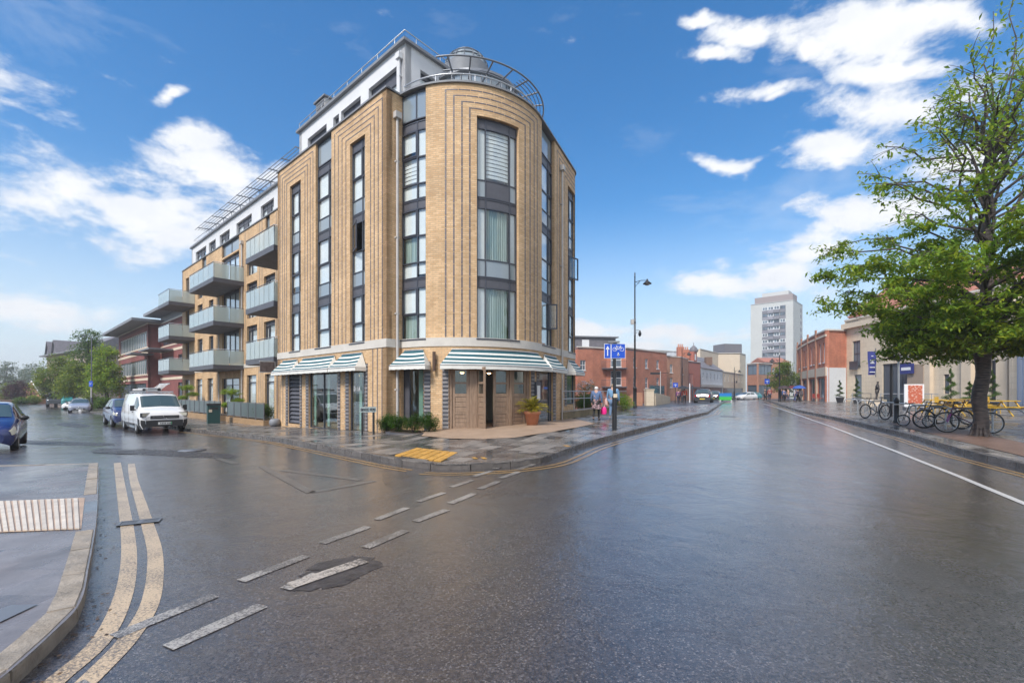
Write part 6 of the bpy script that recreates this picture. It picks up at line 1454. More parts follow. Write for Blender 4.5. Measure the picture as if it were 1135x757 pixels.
for i in range(nb_):
    f = i/nb_; z1 = 2.6+8.4*f**1.62; a = i*2.399+rt.uniform(-.25, .25); R = env(z1)*rt.uniform(.68, .97)*(.88 if cos(a) < 0 else 1.)
    z0 = max(2.6, min(8.5, z1-.38*R*(1 if z1 > 3.6 else .4)))
    st = Vector((.15+.35*(z0-2.9)/6.6, .05, z0)); en = Vector((st.x+R*cos(a), R*sin(a), z1+rt.uniform(-.2, .3)+(.7 if z1 > 7 else 0)))
    L = (en-st).length; pts = limb(wood, st, en, .075*(1-f*.5), .012, rt, .10, 7)
    nt = int(5+L*2.6)
    for k in range(nt):
        g_ = rt.uniform(.22, 1.); j = min(6, int(g_*7)); p = pts[j].lerp(pts[j+1], g_*7-j) if j < 7 else pts[-1]
        sd = rt.choice((-1, 1)); aa = a+sd*rt.uniform(.4, 1.2); tl = rt.uniform(.5, 1.35)*(1.1-.4*g_)
        q = p+Vector((cos(aa)*tl, sin(aa)*tl, rt.uniform(-.25, .3)*(1 if z1 < 7 else 1.6))); wood.tube([p, p.lerp(q, .5)+Vector((0, 0, .05)), q], [.012, .009, .005], 3, cap=False)
        dens = 58 if z1 < 6.4 else (26 if z1 < 7.4 else 7)
        for m_ in range(dens):
            u = rt.uniform(.1, 1.05); c = p.lerp(q, u); tips.append((c.x+rt.gauss(0, .11), c.y+rt.gauss(0, .11), c.z-.05+rt.gauss(0, .075)))
    for m_ in range(24 if z1 < 7 else 14):
        c = pts[-1]; d = (pts[-1]-pts[-2]).normalized(); tips.append(tuple(c+d*rt.uniform(-.5, .35)+Vector((rt.gauss(0, .07), rt.gauss(0, .07), rt.gauss(0, .05)))))
for (ex, ey, ez, a0_) in ((.2, -.2, 12.8, 5.), (1.2, .1, 12.2, 6.), (-.7, .1, 11.0, 6.3), (1.9, .3, 11.4, 5.5), (.7, -.4, 13.4, 5.5), (2.6, -.5, 10.2, 5.2), (-1.7, -.3, 9.9, 5.4)):   # tall upright shoots
    pts = limb(wood, (.35, .1, a0_), (ex, ey, ez), .05, .008, rt, .04, 9)
    for m_ in range(120):
        g_ = rt.uniform(.35, 1.)*9; j = min(8, int(g_)); p = pts[j].lerp(pts[j+1], g_-j); tips.append((p.x+rt.gauss(0, .16), p.y+rt.gauss(0, .16), p.z+rt.gauss(0, .1)))
wood.build('trunk', M_('ringed_bark', (.06, .045, .04), .5, fn=lambda t, b, p: (t.l.new(t.mix(t.mapr(t.noise(t.vmath('MULTIPLY', p, (4, 4, 26)), 1., 6, .65), .38, .62), (.035, .026, .024), (.13, .095, .078)), b.inputs['Base Color']), t.l.new(t.new('ShaderNodeBump', {'Height': t.noise(t.vmath('MULTIPLY', p, (5, 5, 30)), 1., 6, .7), 'Strength': .9, 'Distance': .03}).outputs[0], b.inputs['Normal']))), tr)
leaf_cloud('crown', tips, .175, Mt['leaf'], tr, 3, asp=.46, droop=.35)
pit = [tuple(G(x, y, pz).xy) for x, y in ((985, 470), (1060, 489), (1135, 507), (1170, 500), (1090, 482), (1010, 466))]
sheet(pit, pz, .5, .032).build('tree_pit', M_('resin_tree_pit', (.20, .12, .085), .45, var=.25, bump=.8, bscale=90), square)
# trees on the left
def gz(px, Y): x = at(px, Y); return road_z(x, Y)-.1
bgtree('bright green broad tree beside the dark red office building', 117, 58, gz(117, 58), 8.2, 3.0, Mt['leaf'], 71, .26, 8000)
bgtree('tall darker green tree behind the bright green one, left of the offices', 97, 72, gz(97, 72), 12.2, 4.4, Mt['leaf2'], 72, .3, 8500)
bgtree('yellowish green spreading tree in front of the grey gabled flats', 62, 66, gz(62, 66), 7.8, 4.3, Mt['leaf3'], 73, .27, 7500)
bgtree('olive green tree between the yellowish tree and the tall dark one', 82, 62, gz(82, 62), 6.6, 3.2, Mt['leaf3'], 79, .25, 6000)
bgtree('purple leaved rounded bush by the far brick house', 21, 82, gz(17, 82), 4.4, 2.15, Mt['leafp'], 74, .22, 5200, 'purple_bush', [(0, 0, .5, .9, .48)], True, 'bush')
bgtree('yellow green bush just left of the purple one', 7, 84, gz(7, 84), 4.4, 2.0, Mt['leaf3'], 75, .22, 3000, 'bush', [(0, 0, .5, .9, .48)], True, 'bush')
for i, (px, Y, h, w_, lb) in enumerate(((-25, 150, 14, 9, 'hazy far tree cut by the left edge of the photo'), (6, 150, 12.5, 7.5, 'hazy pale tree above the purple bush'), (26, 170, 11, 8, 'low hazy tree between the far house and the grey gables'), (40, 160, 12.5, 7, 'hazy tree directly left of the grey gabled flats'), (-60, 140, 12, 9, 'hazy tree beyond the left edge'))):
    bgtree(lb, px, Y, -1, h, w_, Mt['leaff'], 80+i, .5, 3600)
for i, (x, y, h) in enumerate(((-30, -8, 9), (-38, 2, 10), (-24, -16, 8))):     # behind the viewer on the left: what the shop windows mirror
    o = bgtree('%s of the leafy street trees outside the frame, behind the viewer on the left' % ('nearest', 'middle', 'farthest')[i], 567.5, 30, -.2, h, 3.6, Mt['leaf2'], 90+i, .28, 3500); o.location = (x, y, -.2)
def lowhedge(label, pxa, pxb, Y, h, mat, seed, group='hedges up the side street'):
    xa, xb = at(pxa, Y), at(pxb, Y); o = thing('hedge', label, 'hedge', ((xa+xb)/2, Y, gz(pxa, Y)), 0, group); rnd = random.Random(seed); leaf_cloud('foliage', clumps((0, 0, h*.5), ((xb-xa)/2, .9, h*.5), 130, 24, .18, rnd, .2, .7), .2, mat, o, seed, asp=.7)
lowhedge('dark green hedge at the foot of the tree by the offices', 104, 131, 55, 1.7, Mt['leaf2'], 101); lowhedge('yellowish hedge on the bend beyond the silver saloon', 30, 44, 80, 1.6, Mt['leaf3'], 102); lowhedge('green garden hedge below the purple bush', 17, 30, 78, 1.3, Mt['leaf2'], 103); lowhedge('brown green shrubs at the pavement edge right of the white post', 93, 106, 57, 2.0, Mt['leaf3'], 104)
q = bgtree('light green rounded street tree in front of the tower block', 868.5, 72, .2, 6.2, 3.1, Mt['leaf3'], 120, .26, 6500, group=None)

# ============================================================ buildings round about
def block(name, label, cat, front, z0, z1, wallm, holes, depth=8., roof='slate', pitch=0., th=.25, fm='white', cols=(0, .5, 1), split=.5, group=None, cop='stone', gl='pane', nv=None):
    """front: points from left to right as seen from the road; holes: per segment list of (t0,t1,z0,z1)"""
    P = [Vector(p) for p in front]; o = thing(name, label, cat, (P[0].x, P[0].y, z0), 0, group, True)
    wm, cm = MB(), MB()
    for i, (a, b) in enumerate(zip(P, P[1:])):
        L = (b-a).length; pa = Path([('L', a, (b-a).normalized(), L)], 1); hs = holes[i] if i < len(holes) else []
        wall(wm, pa, 0, L, z0-1, z1, [h[:4] for h in hs], th); slab(cm, pa, -.02, L+.02, z1, z1+.18, -th, .08)
        for h in hs:
            f = MB(); fr = .09; e = -.12; h = list(h)+[None]*3; ty = h[4] or 'sash'
            slab(f, pa, h[0], h[1], h[2], h[2]+fr, e-.06, e); slab(f, pa, h[0], h[1], h[3]-fr, h[3], e-.06, e); slab(f, pa, h[0], h[0]+fr, h[2]+fr, h[3]-fr, e-.06, e); slab(f, pa, h[1]-fr, h[1], h[2]+fr, h[3]-fr, e-.06, e)
            if ty == 'sash':
                m = (h[0]+h[1])/2; slab(f, pa, h[0]+fr, h[1]-fr, (h[2]+h[3])/2-.04, (h[2]+h[3])/2+.04, e-.05, e+.01); slab(f, pa, m-.025, m+.025, h[2]+fr, h[3]-fr, e-.05, e+.005); slab(f, pa, h[0]-.08, h[1]+.08, h[2]-.1, h[2], -.1, .08)
            if ty == 'strip':
                n = max(2, int((h[1]-h[0])/1.1))
                for k in range(1, n): t = h[0]+(h[1]-h[0])*k/n; slab(f, pa, t-.05, t+.05, h[2]+fr, h[3]-fr, e-.05, e+.01)
            w_ = f.build('window' if ty != 'door' else 'doorway', Mt[h[5] or fm], o); slab(MB(), pa, h[0]+fr, h[1]-fr, h[2]+fr, h[3]-fr, e-.05, e-.03).build('pane', Mt[gl], w_)
    # sides, back and roof
    d0 = (P[-1]-P[0]).normalized(); nn = Vector(nv) if nv else Vector((-d0.y, d0.x)); A, B = P[0]+nn*depth, P[-1]+nn*(depth if not nv else .01)
    for a, b in ((P[-1], B), (B, A), (A, P[0])): L = (b-a).length; wall(wm, Path([('L', a, (b-a).normalized(), L)], 1), 0, L, z0-1, z1, (), th)
    wm.build('wall', wallm if not isinstance(wallm, str) else Mt[wallm], o); cm.build('cornice', Mt[cop], o)
    poly = [tuple(p) for p in P]+[tuple(B), tuple(A)]; poly = poly if area(poly) > 0 else poly[::-1]; rm = MB()
    if pitch:
        c0, c1 = P[0].lerp(A, .5), P[-1].lerp(B, .5); ov = .35; z = z1+.16
        a, b, c, d = [tuple(p) for p in (P[0]-nn*ov-d0*.1, P[-1]-nn*ov+d0*.1, B+nn*ov+d0*.1, A+nn*ov-d0*.1)]; e1, e2 = tuple(c0), tuple(c1)
        ins = pitch*.0; rm.face([(*a, z), (*b, z), (*e2, z+pitch), (*e1, z+pitch)]); rm.face([(*c, z), (*d, z), (*e1, z+pitch), (*e2, z+pitch)]); rm.face([(*d, z), (*a, z), (*e1, z+pitch)]); rm.face([(*b, z), (*c, z), (*e2, z+pitch)]); rm.face([(*a, z-.02), (*d, z-.02), (*c, z-.02), (*b, z-.02)])
    else: rm.prism(poly, z1-.3, z1-.1)
    rm.build('roof', Mt[roof], o); return o
def seg_holes(L, n, w_, rows, t0=.0, ty=None, fm=None): return [(t0+(L-t0)*(i+.5)/n-w_/2, t0+(L-t0)*(i+.5)/n+w_/2, a, b, ty, fm) for i in range(n) for a, b in rows]
def xy(px, Y): return (at(px, Y), Y)
def seglen(a, b): return hypot(b[0]-a[0], b[1]-a[1])
# dark red offices beyond the wing
a, b, c, d = VP(73, -2), VP(53, -2), VP(53, -3.2), VP(38.5, -3.2)
zo = -.75; rows_ = ((4.0, 5.9), (7.1, 9.0))
hA = [(.8, 19.4, zz, z2, 'strip', 'stone') for zz, z2 in ((6.95, 8.9), (3.7, 5.5))]+[(1.2, 18.8, .2, 2.6, 'strip', 'anth')]
hC = [(.8, 6, zz, z2, 'strip', 'anth') for zz, z2 in ((7.0, 8.9), (3.9, 5.6))]+[(8., 13.5, zz, z2, 'strip', 'anth') for zz, z2 in ((7.0, 8.9), (3.9, 5.6), (.3, 2.6))]
off_ = block('office_building', 'dark red brick office building with overhanging eaves beyond the balconies', 'office building', [a, b, c, d], zo, 9.6, 'dredb', [hA, [], hC], 10, 'slate', 0, fm='anth')
pa = Path([('L', Vector(a), (Vector(b)-Vector(a)).normalized(), 20)], 1); pc = Path([('L', Vector(c), (Vector(d)-Vector(c)).normalized(), 14.5)], 1)
mb = MB(); 
for z in (6.15, 6.8, 3.55, 2.95): slab(mb, pa, 0, 20, z, z+(.28 if z in (6.15, 2.95) else .12), .0, .04); slab(mb, pc, 0, 14.5, z, z+(.28 if z in (6.15, 2.95) else .12), .0, .04)
mb.build('stone_course', Mt['cream'], off_)
mb = MB(); slab(mb, pa, -1.6, 21.2, 9.75, 10.05, -6, 1.7); slab(mb, pc, -1, 14.6, 10.5, 10.8, -6, 1.5); slab(mb, pc, 0, 14.5, 9.6, 10.5, -.3, .0); mb.build('eaves', Mt['lead'], off_)
mb = MB(); slab(mb, pc, .5, 6.2, 6.2, 6.35, 0, 2.2); slab(mb, pa, 18, 21.5, 5.9, 6.05, -.3, 1.8); mb.build('canopy', Mt['lead'], off_)
mb = MB(); slab(mb, pa, -.4, 2.4, 3.0, 3.7, .1, .2); mb.build('fascia_sign', M_('purple_sign', (.22, .16, .42), .5), off_)
# grey gabled flats behind the trees
gb = block('gabled_flats', 'pale brick flats with grey slate gables rising behind the yellowish tree', 'flats', [xy(52, 100), xy(96, 84)], -1, 9.2, M_('grey_buff_wall', (.42, .33, .27), .8), [seg_holes(seglen(xy(52, 100), xy(96, 84)), 5, 1.4, ((6.6, 8.2), (3.6, 5.2)))], 10, 'slate', 3.2)
P0, P1 = Vector(xy(52, 100)), Vector(xy(96, 84)); dd = (P1-P0).normalized(); nn = Vector((-dd.y, dd.x))
mb = MB()
for t in (2.6, 8.0):
    c = P0+dd*t; L_, R_ = c-dd*2.2-nn*.5, c+dd*2.2-nn*.5; pk = c-nn*.6; bk = c+nn*5; mb.face([(*L_, 9.3), (*pk, 12.4), (*bk, 12.4), (*(L_+nn*5), 9.3)]); mb.face([(*R_, 9.3), (*(R_+nn*5), 9.3), (*bk, 12.4), (*pk, 12.4)]); mb.face([(*(L_+nn*.3), 9.3), (*(R_+nn*.3), 9.3), (*(pk+nn*.3), 12.2)])
mb.build('gable_roof', Mt['slate'], gb); slab(MB(), Path([('L', P0-dd*1.5, dd, 20)], 1), 0, 20, 9.2, 9.45, -.4, 1.0).build('eaves', Mt['lead'], gb)
block('brick_house', 'low orange brick house with a white edged gable by the purple bush', 'house', [xy(24, 100), xy(44, 96)], -1, 2.0, 'redb2', [[(1.4, 2.6, -.0, 1.2)]], 8, 'rooftile', 2.6)
P0, P1 = Vector(xy(25, 95)), Vector(xy(45, 93)); hb_ = thing('gable_house', 'brown brick gable end wall facing the road below the hazy trees', 'house', (*P0, -1), 0, None, True); mb = MB(); c = P0.lerp(P1, .5)
mb.face([(*P0, -1), (*P1, -1), (*P1, .9), (*c, 3.7), (*P0, .9)], [(0, 0), (4, 0), (4, 2), (2, 4.6), (0, 2)]); mb.face([(*(P0+Vector((0, 6))), -1), (*P0, -1), (*P0, .9), (*(P0+Vector((0, 6))), .9)]); mb.build('gable_wall', Mt['redb2'], hb_)
mb = MB(); mb.tube([(*P0, .9), (*c, 3.75), (*P1, .9)], .12, 4); mb.build('barge_board', Mt['white'], hb_); mb = MB(); mb.face([(*P0, .95), (*c, 3.8), (*(c+Vector((0, 6))), 3.8), (*(P0+Vector((0, 6))), .95)]); mb.face([(*P1, .95), (*(P1+Vector((0, 6))), .95), (*(c+Vector((0, 6))), 3.8), (*c, 3.8)]); mb.build('roof', Mt['slate'], hb_)
block('far_bungalow', 'low brick house with dark roof at the far left edge', 'house', [xy(-40, 92), xy(12, 98)], -1, 1.0, 'redb2', [seg_holes(8, 3, 1., ((-.4, .8),))], 8, 'slate', 2.0)
o = thing('garden_wall', 'low brick garden wall along the bend at the far left', 'low wall', (*xy(0, 74), -1), 0, None, True); mb = MB(); pg = Path([('L', Vector(xy(-60, 70)), (Vector(xy(40, 84))-Vector(xy(-60, 70))).normalized(), 21)], 1); slab(mb, pg, 0, 21, -1.2, .1, -.3, 0); mb.build('brick_wall', Mt['redb2'], o); slab(MB(), pg, 0, 21, .1, .17, -.34, .04).build('coping', Mt['cream'], o)
# houses across the side street, behind the viewer on the left (mirrored in the shop glass)
block('terrace_house', 'two storey brick house with white windows behind the viewer on the left corner', 'house', [(-24, -26), (-46, -6)], -.3, 6.2, 'redb', [seg_holes(29.7, 8, 1.2, ((.8, 2.3), (3.8, 5.2)))], 8, 'slate', 2.8)

# --- left side of the high street
r1 = [xy(640, 72), xy(657, 73), xy(672, 74.5), xy(694, 73.5), xy(739, 83)]
zt1 = 8.6; H3 = ((6.1, 7.7), (2.7, 4.6))
L4 = seglen(r1[3], r1[4]); L2 = seglen(r1[2], r1[3])
rb1 = block('red_brick_flats', 'orange red brick flats with white sash windows beyond the blue cycle sign', 'flats', r1, .2, zt1, 'redb',
      [[(.5, 1.5, 5.0, 6.6)], [], [(.7, 2.4, 2.6, 5.0, 'sash'), (.7, 2.4, 5.6, 7.8, 'sash')], [(t, t+.95, a_, b_, 'sash') for t in (2.2, 6.0, 9.9) for a_, b_ in ((5.6, 7.2), (2.2, 4.0))]], 9, 'lead', 0)
pq_ = Path([('L', Vector(r1[2]), (Vector(r1[3])-Vector(r1[2])).normalized(), L2)], 1)
for z in (2.4, 5.4):
    mb = MB(); slab(mb, pq_, -.6, L2+.2, z-.15, z, 0, 1.2); bb = mb.build('balcony', Mt['anth2'], rb1); mb = MB(); slab(mb, pq_, -.6, L2+.2, z+1.05, z+1.1, 1.1, 1.16)
    k = -.6
    while k < L2+.2: slab(mb, pq_, k, k+.03, z, z+1.05, 1.12, 1.15); k += .2
    mb.build('balustrade', Mt['anth2'], bb)
pq2 = Path([('L', Vector(r1[0])+Vector((0, 1.5)), (Vector(r1[3])-Vector(r1[0])).normalized(), 8.5)], 1)
mb = MB(); slab(mb, pq2, -1.5, 6.8, 8.5, 10.4, -5, 0); ms = mb.build('mansard', Mt['slate'], rb1); slab(MB(), pq2, -1.7, 7.2, 10.4, 10.6, -5.2, .3).build('mansard_roof', Mt['lead'], ms); slab(MB(), pq2, 1.0, 2.2, 8.9, 10.0, 0, .06).build('dormer_window', Mt['white'], ms)
slab(MB(), Path([('L', Vector(r1[3]), (Vector(r1[4])-Vector(r1[3])).normalized(), L4)], 1), 7.6, 10.2, 1.2, 2.6, 0, 1.3).build('green_canopy', Mt['awng'], rb1)
r2 = [xy(739, 86), xy(754, 88), xy(763, 94)]
block('brown_brick_house', 'browner brick three storey building right of the orange red flats', 'building', r2, .2, 8.2, 'redb2', [[(.9, 1.7, 5.2, 6.8), (.9, 1.7, 2.4, 4.2)], [(1.6, 2.4, 5.0, 6.4), (1.6, 2.4, 2.4, 3.8)]], 8, 'lead', .8)
r3 = [xy(763, 96), xy(776.5, 101)]; L3 = seglen(*r3)
orn = block('ornate_red_building', 'ornate red brick building with a domed gable and tall arched windows', 'building', r3, .2, 8.0, M_('terracotta_brick', (.42, .14, .10), .8, var=.1), [[(t, t+.42, 2.9, 5.4, 'x') for t in (.35, 1., 1.65, 2.3)]], 8, 'slate', 0, fm='white')
P0, P1 = Vector(r3[0]), Vector(r3[1]); dd = (P1-P0).normalized(); cc = P0.lerp(P1, .52)
mb = MB(); slab(mb, Path([('L', cc-dd*.9, dd, 1.8)], 1), 0, 1.8, 8.1, 10.2, -1.5, .1); gx_ = mb.build('gable', bpy.data.materials['terracotta_brick'], orn); mb = MB(); mb.lathe([(.85, 10.2), (.95, 10.5), (.7, 11.1), (.3, 11.5), (.08, 11.7), (.05, 12.3)], (cc.x, cc.y+.7, 0), 12); mb.build('cupola', Mt['slate'], orn); slab(MB(), Path([('L', cc-dd*.3, dd, .6)], 1), 0, .6, 8.4, 9.7, .1, .14).build('arched_window', Mt['white'], gx_)
slab(MB(), Path([('L', P0, dd, L3)], 1), 0, L3, 2.2, 2.6, 0, .5).build('shop_fascia', Mt['anth2'], orn)
for px, Y, z, lb in ((754, 96, 10.6, 0), (760, 98, 10.2, 1)):
    mb = MB(); x = at(px, Y); mb.box((x, Y, z-.9), (1.3, .9, 2.6)); ch_ = mb.build('chimney_stack', Mt['redb'], orn)
    for k in (-.4, 0, .4): mb = MB(); mb.cyl((x+k, Y, z+.4), .13, .6, 8); mb.build('chimney_pot', Mt['terra'], ch_)
r4 = [xy(777, 103), xy(801, 120)]; r5 = [xy(801, 120), xy(824, 140)]
L5 = seglen(*r4); L6 = seglen(*r5)
w1 = block('pale_blue_shops', 'pale blue grey rendered shops under a sloping slate roof', 'shops', r4, .2, 6.8, 'palew', [seg_holes(L5, 6, 1., ((4.6, 6.1),), ty='sash')+[(.4, L5-.4, .4, 2.6, 'strip', 'anth')]], 9, 'slate', 3.6)
w2 = block('white_shops', 'white rendered row of shops right of the pale blue ones', 'shops', r5, .2, 6.8, 'cream', [seg_holes(L6, 6, 1., ((4.4, 6.3),), ty='sash')+[(.4, L6-.4, .4, 2.6, 'strip', 'anth')]], 9, 'slate', .0)
slab(MB(), Path([('L', Vector(r4[0]), (Vector(r4[1])-Vector(r4[0])).normalized(), L5)], 1), 0, L5, 2.7, 3.3, 0, .25).build('shop_fascia', Mt['pipe'], w1)
mb = MB(); x = at(789, 112); mb.box((x, 114, 9.2), (1.5, 1.2, 2.0)); mb.build('chimney_stack', M_('brown_stack', (.2, .12, .08), .9), w1)
w3 = block('cream_corner_building', 'tall cream building with grey mansard behind the white shops', 'building', [xy(776, 135), xy(796, 150), xy(820, 150), xy(826.5, 156)], .2, 14.2, 'cream', [[], [], [(1, 1.7, 10, 11.5), (1, 1.7, 6.5, 8)]], 10, 'lead', 0)
slab(MB(), Path([('L', Vector(xy(803, 152)), Vector((1, .2)).normalized(), 6.6)], 1), 0, 6.6, 14.3, 17.6, -6, 0).build('mansard', Mt['slate'], w3)
block('flat_roofed_offices', 'white flat roofed block behind the red brick flats at the bridge', 'building', [xy(722, 130), xy(765, 138)], .2, 13.4, 'palew', [seg_holes(11, 5, 1.2, ((10.4, 12.2),), ty='sash')], 8, 'lead', 0)
# far end: low glass and brick building, tower block
fa = [xy(828, 100), xy(840, 97), xy(856, 100)]; fL = [seglen(fa[0], fa[1]), seglen(fa[1], fa[2])]
block('glass_corner_building', 'low brick building with a glazed upper floor left of the light green tree', 'building', fa, .2, 7.6, 'redb2', [[(.15, fL[0]-.1, 5.2, 7.4, 'strip', 'anth'), (.1, fL[0]-.1, .3, 3.0, 'strip', 'anth')], [(.1, fL[1]-.15, 5.2, 7.4, 'strip', 'anth'), (.1, fL[1]-.1, .3, 3.0, 'strip', 'anth')]], 8, 'lead', 0, nv=(.5, .86))
block('brown_far_building', 'brown brick building behind the low glazed one', 'building', [xy(848, 125), xy(875, 125)], .2, 9.5, 'redb2', [seg_holes(6, 4, .8, ((6.5, 8.),))], 8, 'rooftile', 1.5)
tw = [(110.2, 210.), (122.6, 198.1), (134.6, 210.6)]; tl = [seglen(tw[0], tw[1]), seglen(tw[1], tw[2])]
twr = block('tower_block', 'tall white tower block with grey balcony column in the far centre', 'tower block', tw, .2, 41.5, 'towerw', [[], []], 16, 'lead', 0, cop='towerw', nv=(.69, .72))
pt = Path([('L', Vector(tw[0]), (Vector(tw[1])-Vector(tw[0])).normalized(), tl[0])], 1); rt3 = random.Random(9)
c0, c1 = tl[0]*.28, tl[0]*.83
for k in range(13):
    z = 1.4+k*2.95
    for j in range(4):
        t0, t1 = c0+(c1-c0)*j/4, c0+(c1-c0)*(j+1)/4; balc = j in (1, 2)
        slab(MB(), pt, t0+.04, t1-.04, z, z+1.35, .0, .12 if not balc else .7).build('grey_panel', Mt['towerg'], twr)
        wn = slab(MB(), pt, t0+.1, t1-.1, z+1.4, z+2.85, .02, .1).build('window', Mt['white'] if rt3.random() < .45 else Mt['anth2'], twr)
        slab(MB(), pt, t0+.3, (t0+t1)/2-.1, z+1.6, z+2.7, .1, .13).build('pane', Mt['pane'], wn); slab(MB(), pt, (t0+t1)/2+.1, t1-.3, z+1.6, z+2.7, .1, .13).build('pane', Mt['pane'], wn)
ps_ = Path([('L', Vector(tw[1]), (Vector(tw[2])-Vector(tw[1])).normalized(), tl[1])], 1)
for k in range(13): slab(MB(), ps_, tl[1]*.72, tl[1]*.85, 2.6+k*2.95, 4.1+k*2.95, 0, .1).build('side_window', Mt['towerg'], twr)
slab(MB(), pt, 1.4, tl[0]-.5, 41.6, 44.6, -9, -1.2).build('plant_room', M_('plant_room_brown', (.33, .27, .26), .8), twr); slab(MB(), pt, 4, tl[0]-2.5, 44.6, 46.6, -9, -3).build('lift_room', Mt['towerw'], twr)
# --- right side of the high street
K = (at(916.3, 55), 55.); cv = [xy(884, 79), xy(884.6, 74), xy(889, 69), xy(896, 64), xy(905, 59.5), K, (at(937, 55.6), 55.6)]
hs = []
for i in range(len(cv)-1):
    L = seglen(cv[i], cv[i+1])
    if i < 5: hs.append([(L*.28, L*.28+.8, 5.2, 7.6, 'sash'), (L*.66, L*.66+.8, 5.2, 7.6, 'sash'), (L*.15, L*.9, .3, 3.3, 'strip', 'anth')] if i > 0 else [(L*.3, L*.3+.8, 5.2, 7.6, 'sash')])
    else: hs.append([])
rbb = block('red_brick_corner_building', 'curved red brick building with stone pilasters beyond the cream one', 'building', cv, .3, 9.0, 'redb', hs, 12, 'rooftile', 0)
for i in range(5):
    a_, b_ = Vector(cv[i]), Vector(cv[i+1]); L = (b_-a_).length; pp = Path([('L', a_, (b_-a_).normalized(), L)], 1)
    slab(MB(), pp, -.25, .25, .3, 9.6, .0, .16).build('pilaster', Mt['redb2'], rbb); slab(MB(), pp, 0, L, 3.5, 4.6, 0, .12).build('stone_fascia', Mt['cream'], rbb); slab(MB(), pp, 0, L, 8.3, 8.55, 0, .14).build('string_course', Mt['cream'], rbb); slab(MB(), pp, 0, .5, .2, 3.5, .0, .1).build('stone_pier', Mt['cream'], rbb)
pp = Path([('L', Vector(K), (Vector(cv[6])-Vector(K)).normalized(), seglen(K, cv[6]))], 1); slab(MB(), pp, .02, pp.L, .1, 4.5, 0, .1).build('white_side_wall', Mt['palew'], rbb)
CA, CB = (40.9, 55.9), (40.0, 36.2); dC = (Vector(CB)-Vector(CA)).normalized(); LC = seglen(CA, CB); pC = Path([('L', Vector(CA), dC, LC)], 1)
tc = lambda px: pC.tx(px)
hC = [(tc(945), tc(953.5), 4.6, 7.6, 'sash', 'anth'), (tc(947), tc(955), .2, 3.6, 'door', 'anth'), (tc(978), tc(1010), .2, 4.6, 'strip', 'anth'), (tc(1046), tc(1052), 1.4, 3.2, 'x', 'anth'), (tc(1098), tc(1106), .6, 4.2, 'x', 'anth')]
crb = block('cream_stone_building', 'cream stone building with columns behind the yellow picnic tables and tree', 'building', [CA, CB, (at(1122, 35.5), 35.5)], .2, 10.2, 'creamstone', [hC, []], 14, 'lead', 0, fm='anth')
for px in (1030, 1075, 1115): t = tc(px); slab(MB(), pC, t-.45, t+.45, .2, 9.2, 0, .35).build('column', Mt['cream'], crb)
slab(MB(), pC, 0, LC, 9.2, 9.8, 0, .45).build('entablature', Mt['cream'], crb); slab(MB(), pC, tc(1010), tc(1028), .2, 4.3, .0, .4).build('stone_pier', M_('brown_stone_pier', (.38, .29, .22), .7), crb)
slab(MB(), pC, tc(944.5), tc(954), 4.2, 5.2, .3, .34).build('juliet_balcony', Mt['anth'], crb)
fs = slab(MB(), pC, tc(1003), tc(1019), 3.4, 4.4, .5, .58).build('blue_sign', M_('navy_sign', (.03, .04, .20), .5), crb); slab(MB(), pC, tc(1005.5), tc(1016), 3.75, 4.05, .58, .6).build('sign_lettering', Mt['signw'], fs)
block('red_roofed_hall', 'red tiled roof and gable showing above the cream building through the tree', 'building', [(46, 62), (50, 44)], .2, 11.5, 'redb', [[(3, 4, 9, 10.6)]], 12, 'rooftile', 4.2)
lb_ = block('pale_blue_kiosk', 'pale blue grey panelled building at the right edge behind the tree', 'building', [xy(1123, 36.5), xy(1150, 31), xy(1190, 31)], .2, 6.5, M_('pale_blue_panel', (.55, .61, .72), .6, var=.04), [[], []], 6, 'lead', 0)
pk_ = Path([('L', Vector(xy(1123, 36.5)), (Vector(xy(1150, 31))-Vector(xy(1123, 36.5))).normalized(), 8)], 1)
for k in range(3): slab(MB(), pk_, .3+k*1.6, 1.6+k*1.6, .6, 4.8, .0, .05).build('panel', bpy.data.materials['pale_blue_panel'], lb_)
block('right_side_block', 'cream rendered building continuing beyond the right edge of the photo', 'building', [(44, 30), (52, 4)], .1, 11, 'cream', [seg_holes(27, 7, 1.4, ((1, 3), (4.5, 6.5), (8, 9.6)))], 10, 'lead', 0)

